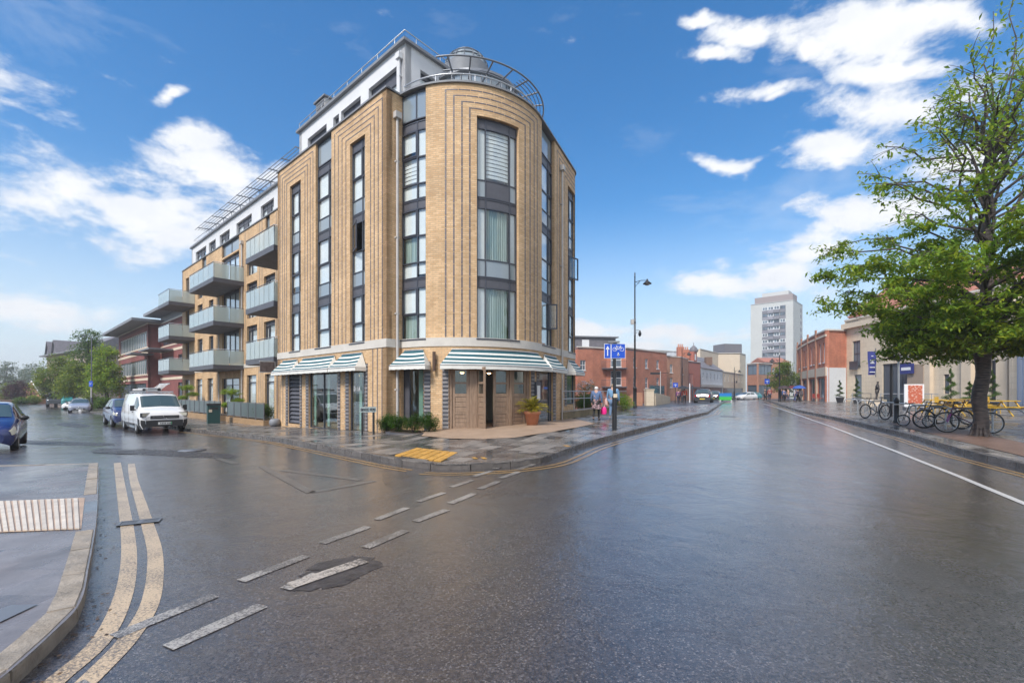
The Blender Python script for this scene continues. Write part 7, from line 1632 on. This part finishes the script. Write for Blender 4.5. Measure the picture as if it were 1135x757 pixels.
# ============================================================ street furniture
def lamp_post(label, px, Y, top, side=1, small=True, arm=.95, name='street_lamp', group='ornate street lamps'):
    x = at(px, Y); z = pz(x, Y)+.02; o = thing(name, label, 'street lamp', (x, Y, z), 0, group); H = top-z
    MB().lathe([(.17, 0), (.17, .15), (.14, .2), (.14, 1.45), (.16, 1.5), (.10, 1.6), (.085, 1.7), (.065, H*.62), (.09, H*.63), (.055, H*.64), (.045, H-.35), (.07, H-.33), (.04, H-.28), (.05, H-.1), (.0, H+.05)], (0, 0, 0), 12).build('column', Mt['black'], o)
    mb = MB(); s = side; mb.tube([(0, 0, H-.75), (s*arm*.5, 0, H-.62), (s*arm, 0, H-.62)], .025, 6); mb.tube([(0, 0, H-1.15), (s*.15, 0, H-.95), (s*.4, 0, H-.66)], .018, 5); mb.tube([(s*(.25+.09*cos(a)), 0, H-.78+.09*sin(a)) for a in [2*pi*k/12 for k in range(12)]], .012, 4, closed=True); mb.build('bracket_arm', Mt['black'], o)
    h = MB(); h.lathe([(.02, .12), (.06, .1), (.07, 0), (.12, -.06), (.33, -.24), (.33, -.27), (.1, -.24)], (s*arm, 0, H-.62), 16); h = h.build('lamp_head', Mt['black'], o); MB().lathe([(.2, -.26), (.16, -.36), (0, -.4)], (s*arm, 0, H-.62), 12).build('lens', Mt['pipe'], h)
    if small:
        zz = H*.545; mb = MB(); mb.tube([(0, 0, zz+.25), (s*.25, 0, zz+.3), (s*.38, 0, zz+.25)], .018, 5); mb.tube([(0, 0, zz-.1), (s*.2, 0, zz+.2)], .012, 4); mb.build('lower_bracket', Mt['black'], o); h = MB(); h.lathe([(.02, .05), (.05, 0), (.1, -.1), (.13, -.28), (.07, -.42), (0, -.45)], (s*.38, 0, zz+.25), 12); h.build('lower_lantern', Mt['black'], o)
    return o
lp = lamp_post('tall black street lamp with two lanterns, the nearest, between the walkers and the red flats', 703.7, 35, zat(302, 35))
mb = MB(); mb.box((-.2, 0, 6.6), (.22, .2, .38)); mb.build('control_box', Mt['pipe'], lp)
mb = MB(); mb.tube([(.0, 0, 5.6), (.0, 0, 6.9)], .075, 8); mb.build('cable_bracket', Mt['dsteel'], lp)
lamp_post('black street lamp rising in front of the brown brick house', 756, 62, zat(386, 62), 1, False)
lamp_post('slim black street lamp in front of the white shops', 814, 85, zat(407, 85), 1, True)
lamp_post('black street lamp in front of the light green tree at the tower foot', 864, 58, zat(393, 58), -1, True)
# cycle route sign on its black post
g_ = G(681.5, 477, pz); Zp = g_.y; sp_ = thing('cycle_route_sign', 'blue cycle route sign with arrow on a black post at the pavement edge', 'road sign', tuple(g_), 0, None, True)
mb = MB(); zt_ = zat(383, Zp); mb.tube([(g_.x, g_.y+.06, g_.z-.05), (g_.x, g_.y+.06, zt_)], .058, 12); mb.tube([(g_.x, g_.y+.06, g_.z), (g_.x, g_.y+.06, g_.z+1.25)], .085, 12); mb.build('post', Mt['black'], sp_)
mb = MB(); mb.box((g_.x-.05, g_.y, zt_+.13), (.42, .14, .06)); mb.box((g_.x+.02, g_.y+.05, zt_+.05), (.12, .1, .14)); mb.build('sign_light', Mt['lead'], sp_)
def plate(px0, px1, py0, py1, nm):
    x0, x1, z0, z1 = at(px0, Zp), at(px1, Zp), zat(py1, Zp), zat(py0, Zp); mb = MB(); mb.box(((x0+x1)/2, Zp-.01, (z0+z1)/2), (x1-x0, .02, z1-z0)); e_ = mb.build(nm, Mt['signw'], sp_)
    mb = MB(); mb.box(((x0+x1)/2, Zp-.022, (z0+z1)/2), (x1-x0-.03, .008, z1-z0-.03)); mb.build('blue_face', Mt['blue'], e_); return x0, x1, z0, z1, e_
x0, x1, z0, z1, e1_ = plate(669.6, 677.0, 381, 397.3, 'arrow_plate'); cx_, cz_ = (x0+x1)/2, (z0+z1)/2
mb = MB(); yy = Zp-.03; mb.box((cx_, yy, cz_-.05), (.035, .006, .25)); mb.face([(cx_-.07, yy-.003, cz_+.06), (cx_+.07, yy-.003, cz_+.06), (cx_, yy-.003, cz_+.19)]); mb.build('arrow_symbol', Mt['signw'], e1_)
x0, x1, z0, z1, e1_ = plate(677.2, 693, 381, 397.3, 'cycle_plate'); cx_, cz_ = (x0+x1)/2, (z0+z1)/2
mb = MB()
for sx_ in (-.13, .13): mb.tube([(cx_+sx_+.068*cos(a), yy, cz_+.06+.068*sin(a)) for a in [2*pi*k/20 for k in range(20)]], .008, 4, closed=True)
for a, b in (((-.13, .06), (-.05, .155)), ((-.05, .155), (.085, .155)), ((.085, .155), (.13, .06)), ((-.05, .155), (.0, .06)), ((.0, .06), (.085, .155)), ((-.13, .06), (.0, .06)), ((-.065, .185), (-.05, .155)), ((-.085, .19), (-.04, .19)), ((.085, .155), (.075, .195)), ((.075, .195), (.11, .19))): mb.tube([(cx_+a[0], yy, cz_+a[1]), (cx_+b[0], yy, cz_+b[1])], .009, 4)
mb.box((cx_, yy, cz_-.12), (.03, .006, .13)); mb.face([(cx_-.05, yy-.003, cz_-.12), (cx_, yy-.003, cz_-.2), (cx_+.05, yy-.003, cz_-.12)][::1]); mb.build('cycle_symbol', Mt['signw'], e1_)
mb = MB(); mb.box((g_.x+.01, g_.y-.03, zat(438.5, Zp)), (.14, .02, .14)); mb.build('sticker', Mt['cream'], sp_)
# finger post, small blue sign, bridge parapet
Y = 52; x = at(732, Y); o = thing('bus_stop_flag', 'dark finger sign on a thin pale post before the bridge parapet', 'sign', (x, Y, pz(x, Y)), 0); mb = MB(); mb.tube([(0, 0, 0), (0, 0, 3.75)], .05, 8); mb.build('post', Mt['pipe'], o); mb = MB(); mb.box((-.6, 0, 3.5), (1.1, .06, .24)); mb.box((.45, 0, 3.55), (.9, .06, .05)); mb.build('finger_board', Mt['plastic'], o)
Y = 56; x = at(748.5, Y); o = thing('blue_direction_sign', 'small blue direction sign left of the orange jacketed pedestrian', 'road sign', (x, Y, pz(x, Y)), 0); mb = MB(); mb.tube([(0, 0, 0), (0, 0, 2.4)], .04, 8); mb.build('post', Mt['black'], o); mb = MB(); mb.box((0, -.05, 2.25), (.62, .03, .55)); f_ = mb.build('sign_face', Mt['blue'], o); mb = MB(); mb.box((0, -.075, 2.2), (.06, .01, .34)); mb.box((0, -.075, 2.28), (.4, .01, .06)); mb.build('sign_symbol', Mt['signw'], f_)
Y = 70; x = at(850, Y); o = thing('blue_direction_sign', 'blue sign on a post in front of the low glazed building', 'road sign', (x, Y, pz(x, Y)), 0); mb = MB(); mb.tube([(0, 0, 0), (0, 0, 3.)], .05, 8); mb.build('post', Mt['black'], o); mb = MB(); mb.box((0, -.05, 2.85), (.75, .03, .75)); f_ = mb.build('sign_face', Mt['blue'], o); mb = MB(); mb.box((0, -.075, 2.8), (.07, .01, .42)); mb.box((0, -.075, 2.9), (.42, .01, .07)); mb.build('sign_symbol', Mt['signw'], f_)
for px, Y, h, lb in ((764.5, 60, 2.5, 'white bollard pole right of the orange jacketed pedestrian'), (767.5, 61, 2.3, 'dark bollard pole left of the dark grey car')): x = at(px, Y); o = thing('traffic_pole', lb, 'pole', (x, Y, pz(x, Y)), 0); MB().cyl((0, 0, 0), .08, h, 10).build('pole', Mt['white' if px < 765 else 'anth'], o); MB().cyl((0, 0, h), .09, .08, 10).build('cap', Mt['lead'], o)
A = Vector(xy(713, 44)); o = thing('bridge_parapet', 'cream stone bridge parapet with a square end pier right of the tall lamp', 'parapet', (A.x, A.y, .3), 0, None, True); mb = MB(); mb.box((A.x+.75, A.y+.6, .95), (.75, .7, 1.6)); mb.build('end_pier', Mt['creamstone'], o); mb = MB(); mb.box((A.x+.75, A.y+.6, 1.79), (.85, .8, .1)); mb.build('pier_cap', Mt['cream'], o)
B = Vector(xy(743, 58)); s0 = A+Vector((1.4, .6)); pp = Path([('L', s0, (B-s0).normalized(), (B-s0).length)], 1); n = 8; mb = MB()
for k in range(n): f0, f1 = k/n*pp.L, (k+1)/n*pp.L; slab(mb, pp, f0, f1, .1, 1.45-.55*((k+.5)/n)**1.3, -.3, 0)
mb.build('parapet_wall', Mt['creamstone'], o); s1_ = A+Vector((-3.2, .6)); p2 = Path([('L', s1_, Vector((1, 0)), 3.3)], 1); mb = MB()
for k in range(6): slab(mb, p2, k*.55, (k+1)*.55, .1, .7+.16*k, -.3, 0)
mb.build('brick_wing_wall', Mt['redb2'], o)
mb = MB(); [mb.tube([(*pp.P(t, -.6), .4), (*pp.P(t, -.6), 2.3)], .025, 5) for t in [k*.9 for k in range(int(pp.L/.9))]]; mb.tube([(*pp.P(0, -.6), 2.3), (*pp.P(pp.L-1, -.6), 1.7)], .03, 5); mb.build('parapet_rail', Mt['anth'], o)
# left street: parking sign post, white box post
Y = 52; x = at(101.5, Y); z = road_z(x, Y)+.1; o = thing('lamp_post', 'slim dark lamp post with a small blue parking sign by the side street trees', 'lamp post', (x, Y, z), 0); MB().lathe([(.11, 0), (.11, 1.4), (.06, 1.5), (.045, 8.3), (0, 8.35)], (0, 0, 0), 10).build('column', Mt['anth'], o); mb = MB(); mb.tube([(0, 0, 8.3), (-.7, 0, 8.5)], .03, 5); mb.box((-.9, 0, 8.5), (.55, .18, .1)); mb.build('lantern', Mt['anth'], o); mb = MB(); mb.box((0, -.09, 3.0), (.42, .03, .62)); f_ = mb.build('sign_face', Mt['blue'], o); mb = MB(); mb.tube([(-.07, -.12, 2.85), (-.07, -.12, 3.15), (.08, -.12, 3.15), (.08, -.12, 3.0), (-.07, -.12, 3.0)], .022, 4); mb.build('letter_p', Mt['signw'], f_)
mb = MB(); mb.tube([(0, -.02, 1.4), (0, -.02, 2.6)], .075, 8); mb.build('white_band', Mt['pipe'], o)
Y = 54; x = at(90, Y); o = thing('white_marker_post', 'square white marker post on the verge right of the silver saloon', 'post', (x, Y, road_z(x, Y)), 0); mb = MB(); mb.box((0, 0, .65), (.36, .3, 1.3)); mb.build('post_body', Mt['white'], o); mb = MB(); mb.box((0, 0, 1.33), (.42, .36, .06)); mb.build('cap', Mt['pipe'], o)
# bicycle racks
def rack(proto=[None]):
    if proto[0] is None:
        o = thing('cycle_stand', 'x', 'cycle stand', (0, 0, 0), 0, 'steel cycle stands on the square'); mb = MB(); w_, h_, r = .72, .76, .2; pts = [(-w_/2, 0, 0), (-w_/2, 0, h_-r)]+[(-w_/2+r-r*cos(a), 0, h_-r+r*sin(a)) for a in (.4, .8, 1.2, 1.57)]+[(w_/2-r+r*sin(a), 0, h_-r+r*cos(a)) for a in (0, .4, .8, 1.2, 1.57)]+[(w_/2, 0, 0)]
        mb.tube(pts, .027, 8); mb.build('hoop', Mt['steel'], o); mb = MB(); [mb.cyl((x, 0, .0), .07, .012, 10) for x in (-w_/2, w_/2)]; mb.build('base_plate', Mt['steel'], o); proto[0] = o; return o
    return copy_tree(proto[0])
RA = atan2(-NR.y, -NR.x)
racks = [(943, 455.5, 'farthest left steel cycle hoop, nearest the spiral bush pots'), (951, 457.5, 'second steel cycle hoop from the left'), (960, 460, 'steel cycle hoop behind the front wheel of the far mountain bike'), (972, 462.5, 'steel cycle hoop the far mountain bike leans on'), (985, 465.5, 'steel cycle hoop just left of the black bollard'), (1003, 468, 'steel cycle hoop behind the small wheeled bike'), (1021, 471, 'steel cycle hoop behind the black upright bike'), (1041, 474.5, 'steel cycle hoop through the wheel of the purple forked bike'), (1064, 477.5, 'steel cycle hoop directly left of the tree trunk'), (1118, 480, 'steel cycle hoop right of the tree trunk')]
for px, py, lb in racks:
    p = G(px, py, pz); o = rack(); o.location = (p.x, p.y, p.z+.02); o.rotation_euler = (0, 0, -.95); o['label'] = lb
# bicycles
def bicycle(label, loc, rz, frame, r=.34, wb=1.05, fork=None, lean=.06, drop=False, basket=False, fh=.56, rim='steel', rf=None):
    o = thing('bicycle', label, 'bicycle', loc, rz, 'bicycles parked at the stands'); o.rotation_euler = (lean, 0, rz)
    fm = M_('frame_paint', frame, .3, coat=.5); rf = rf or r
    bb = (-.05-wb*0+.0, 0, .29); rw_, fw_ = (-wb*.42, 0, r), (wb*.58, 0, rf); seat = (-.2, 0, fh+.27); head = (wb*.58-.17, 0, fh+.22+.05); headb = (wb*.58-.11, 0, fh+.06)
    mb = MB()
    for a, b, q in ((bb, seat, .016), (seat, (head[0], 0, head[2]-.02), .015), (bb, headb, .019), (head, headb, .019)): mb.tube([a, b], q, 7)
    for y in (-.05, .05): mb.tube([(bb[0], y*.5, bb[2]), (rw_[0], y, rw_[2])], .009, 5); mb.tube([(seat[0], y*.4, seat[2]-.03), (rw_[0], y, rw_[2])], .008, 5)
    mb.build('frame', fm, o)
    mb = MB(); [mb.tube([(headb[0], y*.5, headb[2]), (headb[0]+.04, y, headb[2]-.08), (fw_[0], y, fw_[2])], .012, 6) for y in (-.05, .05)]; mb.build('fork', M_('fork_paint', fork, .3, coat=.5) if fork else fm, o)
    for nm, c, q in (('rear_wheel', rw_, r), ('front_wheel', fw_, rf)):
        t = MB(); t.tube([(c[0]+(q-.02)*cos(a), 0, c[2]+(q-.02)*sin(a)) for a in [2*pi*k/36 for k in range(36)]], .021, 7, closed=True); wh = t.build('wheel', Mt['rubber'], o)
        t = MB(); t.tube([(c[0]+(q-.045)*cos(a), 0, c[2]+(q-.045)*sin(a)) for a in [2*pi*k/36 for k in range(36)]], .011, 5, closed=True); t.build('rim', Mt[rim], wh)
        t = MB()
        for k in range(20): a = 2*pi*k/20; t.tube([(c[0]+.02*cos(a+.6), .02*(1 if k % 2 else -1), c[2]+.02*sin(a+.6)), (c[0]+(q-.05)*cos(a), 0, c[2]+(q-.05)*sin(a))], .0022, 3, cap=False)
        t.tube([(c[0], -.05, c[2]), (c[0], .05, c[2])], .018, 8); t.build('spokes', Mt['steel'], wh)
    mb = MB(); mb.tube([seat, (seat[0]-.03, 0, seat[2]+.12)], .013, 6); sx, sz = seat[0]-.03, seat[2]+.14
    mb.grid([[(sx-.13+.27*f, (.075*(1-f)**.7+.012)*q, sz-.02*abs(q)+.012*(1-f)) for q in (-1, -.6, 0, .6, 1)] for f in (0, .2, .45, .7, 1)], 0, True); mb.grid([[(sx-.13+.27*f, (.075*(1-f)**.7+.012)*q, sz-.045) for q in (-1, 0, 1)] for f in (0, .2, .45, .7, 1)][::-1], 0, True); mb.build('saddle', Mt['plastic'], o)
    mb = MB(); hx_, hz_ = head[0]-.02, head[2]+.08; mb.tube([head, (hx_, 0, hz_), (hx_+.07, 0, hz_+.01)], .013, 6)
    if drop: [mb.tube([(hx_+.07, 0, hz_+.01), (hx_+.07, y, hz_+.01), (hx_+.15, y, hz_), (hx_+.15, y, hz_-.12), (hx_+.06, y, hz_-.14)], .012, 6) for y in (-.21, .21)]
    else: mb.tube([(hx_+.02, -.3, hz_+.02), (hx_+.07, -.15, hz_+.01), (hx_+.07, 0, hz_+.01), (hx_+.07, .15, hz_+.01), (hx_+.02, .3, hz_+.02)], .012, 6); [mb.tube([(hx_+.02, y, hz_+.02), (hx_-.02, y*1.28, hz_+.025)], .018, 6) for y in (-.29, .29)]
    mb.build('handlebar', Mt['plastic'], o)
    mb = MB(); mb.tube([(bb[0]+.09*cos(a), -.035, bb[2]+.09*sin(a)) for a in [2*pi*k/18 for k in range(18)]], .008, 4, closed=True); mb.tube([(bb[0], -.05, bb[2]), (bb[0]+.12, -.055, bb[2]-.12)], .011, 5); mb.tube([(bb[0], .05, bb[2]), (bb[0]-.12, .055, bb[2]+.12)], .011, 5); mb.box((bb[0]+.12, -.1, bb[2]-.12), (.09, .08, .02)); mb.box((bb[0]-.12, .1, bb[2]+.12), (.09, .08, .02)); mb.tube([(bb[0], -.035, bb[2]+.09), (rw_[0], -.035, rw_[2]+.04)], .005, 3); mb.tube([(bb[0], -.035, bb[2]-.09), (rw_[0], -.035, rw_[2]-.04)], .005, 3); mb.build('crankset', Mt['dsteel'], o)
    return o
def bike_px(pf, pr, frame, label, rr_=.34, **k):
    """front and rear wheel contact points (seen px) fix place and heading"""
    a, b = G(*pf, pz), G(*pr, pz); wb = min(1.12, (a-b).xy.length); d = (a-b).xy.normalized(); c = a.xy-d*wb*.58
    return bicycle(label, (c.x, c.y, pz(c.x, c.y)+.022), atan2(d.y, d.x), frame, rr_, wb, **k)
bike_px((1049.5, 480.3), (1109, 481.6), (.10, .02, .06), 'bike with purple fork whose wheels show either side of the tree trunk', fork=(.40, .02, .30), drop=False, lean=.05, rim='steel')
bike_px((1024, 475.5), (1066, 476.5), (.02, .02, .022), 'black upright bike behind the purple forked one', lean=-.05, rim='black')
bike_px((1001, 472.7), (1030, 474.5), (.04, .04, .05), 'small wheeled bike with pale rims between bollard and black bike', rr_=.22, rf=.22, fh=.5, lean=.04)
bike_px((958.5, 464.2), (982, 466.2), (.03, .03, .03), 'dark mountain bike leaning at the hoops left of the bollard', lean=.08, fork=(.5, .5, .5), rim='black')
bike_px((968, 460.5), (990, 462.5), (.25, .27, .3), 'grey city bike half hidden behind the dark mountain bike', lean=-.06)
bike_px((1040, 470.5), (1075, 472), (.03, .03, .035), 'second black bike, farthest back beside the tree trunk', lean=.05, rim='black', drop=True)
# bollards
def bollard(px, py, lb, h=1.02):
    p = G(px, py, pz); o = thing('bollard', lb, 'bollard', (p.x, p.y, p.z+.02), 0, 'black bollards'); MB().lathe([(.11, 0), (.11, .1), (.085, .14), (.085, h-.16), (.1, h-.14), (.1, h-.1), (.085, h-.08), (.06, h), (0, h+.02)], (0, 0, 0), 14).build('shaft', Mt['black'], o); mb = MB(); mb.lathe([(.088, h*.72), (.088, h*.78)], (0, 0, 0), 14); mb.build('band', Mt['pipe'], o)
bollard(993.7, 469.5, 'black bollard standing between the far and near bicycles')
# square: yellow picnic sets
def picnic(px, Y, rz, lb, proto=[None]):
    x = at(px, Y); z = pz(x, Y)+.02
    if proto[0] is None:
        o = thing('picnic_table', lb, 'picnic table', (x, Y, z), rz, 'yellow picnic tables')
        for k in range(5): mb = MB(); mb.box((0, -.32+k*.16, .76), (1.5, .145, .04)); mb.build('table_slat', Mt['yel'], o)
        for sd in (-.68, .68):
            for k in (0, 1): mb = MB(); mb.box((0, sd+(.075 if k else -.075), .46), (1.5, .14, .04)); mb.build('seat_slat', Mt['yel'], o)
        for x_ in (-.55, .55):
            mb = MB(); mb.tube([(x_, -.72, 0), (x_, -.25, .74)], .035, 5); mb.build('leg', Mt['yel'], o); mb = MB(); mb.tube([(x_, .72, 0), (x_, .25, .74)], .035, 5); mb.build('leg', Mt['yel'], o); mb = MB(); mb.box((x_, 0, .42), (.05, 1.6, .06)); mb.build('crossbar', Mt['yel'], o)
        proto[0] = o; return o
    return place(proto[0], True, (x, Y, z), rz, lb)
picnic(1054, 24, .5, 'bright yellow picnic table directly left of the tree trunk'); picnic(1035, 27, 1.1, 'yellow picnic table farther left beside the orange menu board'); picnic(1110, 23.5, .3, 'yellow picnic table seen right of the tree trunk'); picnic(1071, 28, 1.4, 'yellow picnic table at the back, half hidden by the bikes')
for px, Y, lb in ((1044, 25.5, 'yellow chair with raised back between the two left picnic tables'), (1101, 25.5, 'yellow chair just right of the tree trunk')):
    x = at(px, Y); o = thing('yellow_chair', lb, 'chair', (x, Y, pz(x, Y)+.02), .4, 'yellow chairs'); mb = MB(); mb.box((0, 0, .45), (.45, .45, .04)); mb.build('seat', Mt['yel'], o); mb = MB(); mb.grid([[(-.22+.11*k, .22+.05*(z_-.45), z_) for k in range(5)] for z_ in (.6, .75, .95)], 0, True); mb.build('backrest', Mt['yel'], o)
    for a in (-.2, .2):
        for b in (-.2, .2): mb = MB(); mb.tube([(a*1.1, b*1.1, 0), (a, b, .44)], .018, 5); mb.build('leg', Mt['yel'], o)
def spiral(px, Y, h, lb, sd):
    x = at(px, Y); z = pz(x, Y)+.02; o = thing('spiral_topiary', lb, 'topiary', (x, Y, z), 0, 'spiral topiary in pots'); MB().lathe([(.0, 0), (.36, 0), (.5, .55), (.55, .55), (.55, .62), (.42, .62), (.40, .55), (0, .55)], (0, 0, 0), 4).build('pot', Mt['lead'], o); rnd = random.Random(sd); pts = []
    for k in range(150):
        f = k/150; a = f*2*pi*3.6; rr_ = (.46*(1-f)+.05); c = (rr_*.55*cos(a), rr_*.55*sin(a), .62+f*(h-.6)); pts += [(c[0]+rnd.gauss(0, .12*(1.15-f)), c[1]+rnd.gauss(0, .12*(1.15-f)), c[2]+rnd.gauss(0, .035)) for _ in range(30)]
    leaf_cloud('foliage', pts, .06, Mt['leaf2'], o, sd, asp=.6); mb = MB(); mb.tube([(0, 0, .45), (0, 0, h*.9)], .025, 5); mb.build('stem', Mt['bark'], o)
spiral(931, 52, 2.5, 'spiral topiary in a dark pot before the white side wall', 5); spiral(950, 48, 2.6, 'spiral topiary in a dark pot at the doorway of the cream building', 6); spiral(1054, 30.5, 2.75, 'large spiral topiary behind the yellow picnic tables', 7); spiral(1100, 30, 2.6, 'spiral topiary glimpsed just right of the tree trunk', 8); spiral(1075, 32, 1.9, 'small topiary at the back, left of the tree trunk', 9)
# slim lantern post, banner, statue, menu board, glass screens
p = G(996, 462, pz); o = thing('slim_lamp_post', 'slim pale post with a flat saucer lantern behind the bollard', 'lamp post', (p.x, p.y, p.z), 0); hh_ = zat(401, p.y)-p.z; mb = MB(); mb.tube([(0, 0, 0), (0, 0, hh_)], .045, 8); mb.build('column', Mt['steel'], o); h = MB(); h.lathe([(.05, 0), (.12, .08), (.42, .16), (.44, .2), (.3, .3), (.08, .36), (0, .37)], (0, 0, hh_), 16); h = h.build('lantern', Mt['lead'], o)
mb = MB(); mb.tube([(-.12, .3, 0), (-.12, .3, hh_-.1)], .06, 8); mb.build('companion_post', Mt['black'], o)
px_, Yb = 965, 44; x = at(px_, Yb); o = thing('blue_banner', 'tall navy banner with white lettering on the cream building', 'banner', (x, Yb, 2.5), 0, None, True)
x0, x1 = at(961.5, Yb), at(970, Yb); z0, z1 = zat(415.5, Yb), zat(389.5, Yb); rows = [[(x0+(x1-x0)*f+.08*sin(g_*3), Yb+.06*sin(g_*5+f*3), z1+(z0-z1)*g_) for f in (0, .25, .5, .75, 1)] for g_ in [k/8 for k in range(9)]]; mb = MB(); mb.grid(rows, 0, True); bnr = mb.build('banner_cloth', M_('banner_navy', (.035, .045, .22), .6), o)
mb = MB()
for k, (zz, w_) in enumerate(((.80, .25), (.62, .5), (.56, .35), (.5, .55), (.32, .7), (.12, .7))): z = z0+(z1-z0)*zz; mb.box(((x0+x1)/2+.03, Yb-.09, z), ((x1-x0)*w_, .01, .07))
mb.build('banner_lettering', Mt['signw'], bnr); mb = MB(); mb.tube([(x1+.05, Yb, z0-.2), (x1+.05, Yb, z1+.3)], .04, 6); mb.build('banner_pole', Mt['dsteel'], o)
Y = 38; x = at(972, Y); z = pz(x, Y); o = thing('statue', 'dark bronze figure statue on a low stone plinth by the navy banner', 'statue', (x, Y, z), .6); mb = MB(); mb.box((0, 0, .3), (1.5, .9, .6)); mb.build('plinth', Mt['cream'], o)
br = M_('bronze', (.06, .05, .045), .4, metal=.6)
skin('bronze_figure', [[('p', (0, 0, 1.25), .13), ('c', (.1, 0, 1.7), .14), ('n', (.16, 0, 1.95), .06), ('h', (.2, 0, 2.12), .11)], [('p', (0, 0, 1.25), .13), ('k', (.3, .1, 1.05), .08), ('f', (.25, .1, .65), .05)], [('p', (0, 0, 1.25), .13), ('k2', (-.35, -.1, .95), .08), ('f2', (-.6, -.1, .66), .05)], [('c', (.1, 0, 1.7), .14), ('e', (.4, .15, 1.65), .05), ('w', (.5, .1, 2.0), .035)], [('c', (.1, 0, 1.7), .14), ('e2', (-.2, -.2, 1.5), .05), ('w2', (-.45, -.15, 1.25), .035)]], br, o)
p_ = (at(1013, 30), 30); o = thing('menu_board', 'white framed board with an orange poster before the dark doorway', 'notice board', (*p_, pz(*p_)), -.35); mb = MB(); mb.box((0, 0, 1.0), (1.05, .08, 1.5)); f_ = mb.build('board_frame', Mt['white'], o); mb = MB(); mb.box((.05, -.05, 1.08), (.76, .02, 1.2)); mb.build('poster', M_('poster_orange', (.75, .16, .07), .6, fn=lambda t, b, p: t.l.new(t.mix(t.mapr(t.noise(p, 9, 2), .56, .6), (.52, .12, .06), (.66, .42, .34)), b.inputs['Base Color'])), f_); mb = MB(); [mb.box((x_, .1, .12), (.05, .5, .25)) for x_ in (-.45, .45)]; mb.build('foot', Mt['dsteel'], o)
A, B = Vector((at(976, 34), 34)), Vector((at(1040, 31), 31)); o = thing('terrace_screen', 'steel and glass terrace railing before the dark doorway of the cream building', 'railing', (*A, pz(*A)), 0, None, True); pp = Path([('L', A, (B-A).normalized(), (B-A).length)], 1); mb = MB(); z = pz(*A); mb.tube([(*pp.P(0), z+1.1), (*pp.P(pp.L), z+1.1)], .03, 6); mb.tube([(*pp.P(0), z+.25), (*pp.P(pp.L), z+.25)], .02, 6); k = 0
while k <= pp.L: mb.tube([(*pp.P(k), z), (*pp.P(k), z+1.1)], .025, 6); slab(MB(), pp, k+.1, min(pp.L, k+1.4), z+.3, z+1.02, -.01, .005).build('glass_panel', Mt['glass'], o); k += 1.5
mb.build('rail', Mt['steel'], o)
A = Vector((at(955, 40), 40)); o = thing('steel_barrier', 'low square steel barrier in front of the statue', 'barrier', (*A, pz(*A)), .1); mb = MB(); mb.tube([(-.9, 0, 0), (-.9, 0, 1.1), (.9, 0, 1.1), (.9, 0, 0)], .03, 6); mb.tube([(-.9, 0, .6), (.9, 0, .6)], .02, 6); mb.build('barrier_frame', Mt['dsteel'], o); mb = MB(); mb.box((-.9, 0, .01), (.2, .3, .02)); mb.box((.9, 0, .01), (.2, .3, .02)); mb.build('foot_plate', Mt['dsteel'], o)
for px, Y, lb in ((904, 55, 'red cafe chair left of the white side wall'), (909, 54, 'red cafe chair nearest the corner of the red brick building')):
    x = at(px, Y); o = thing('cafe_chair', lb, 'chair', (x, Y, pz(x, Y)+.02), .4, 'red cafe chairs'); mb = MB(); mb.box((0, 0, .45), (.45, .45, .05)); mb.build('seat', M_('chair_red', (.35, .05, .04), .5), o); mb = MB(); mb.box((0, .22, .75), (.45, .04, .45)); mb.build('backrest', bpy.data.materials['chair_red'], o)
    for a in (-.2, .2):
        for b in (-.2, .2): mb = MB(); mb.tube([(a, b, 0), (a, b, .44)], .018, 5); mb.build('leg', Mt['dsteel'], o)
for o in list(col.objects):
    if '_w' in o: del o['_w']

# the damp air: far things fade a little
hzm = bpy.data.materials.new('damp_air'); hzm.use_nodes = True; t = NT(hzm.node_tree); t.n.clear()
t.l.new(t.new('ShaderNodeVolumePrincipled', {'Color': (.93, .95, 1., 1), 'Density': .0010, 'Anisotropy': .2}).outputs[0], t.new('ShaderNodeOutputMaterial').inputs['Volume'])
mb = MB(); mb.box((0, 325, 22), (1244, 1154, 50)); tag(mb.build('haze', hzm), kind='stuff')
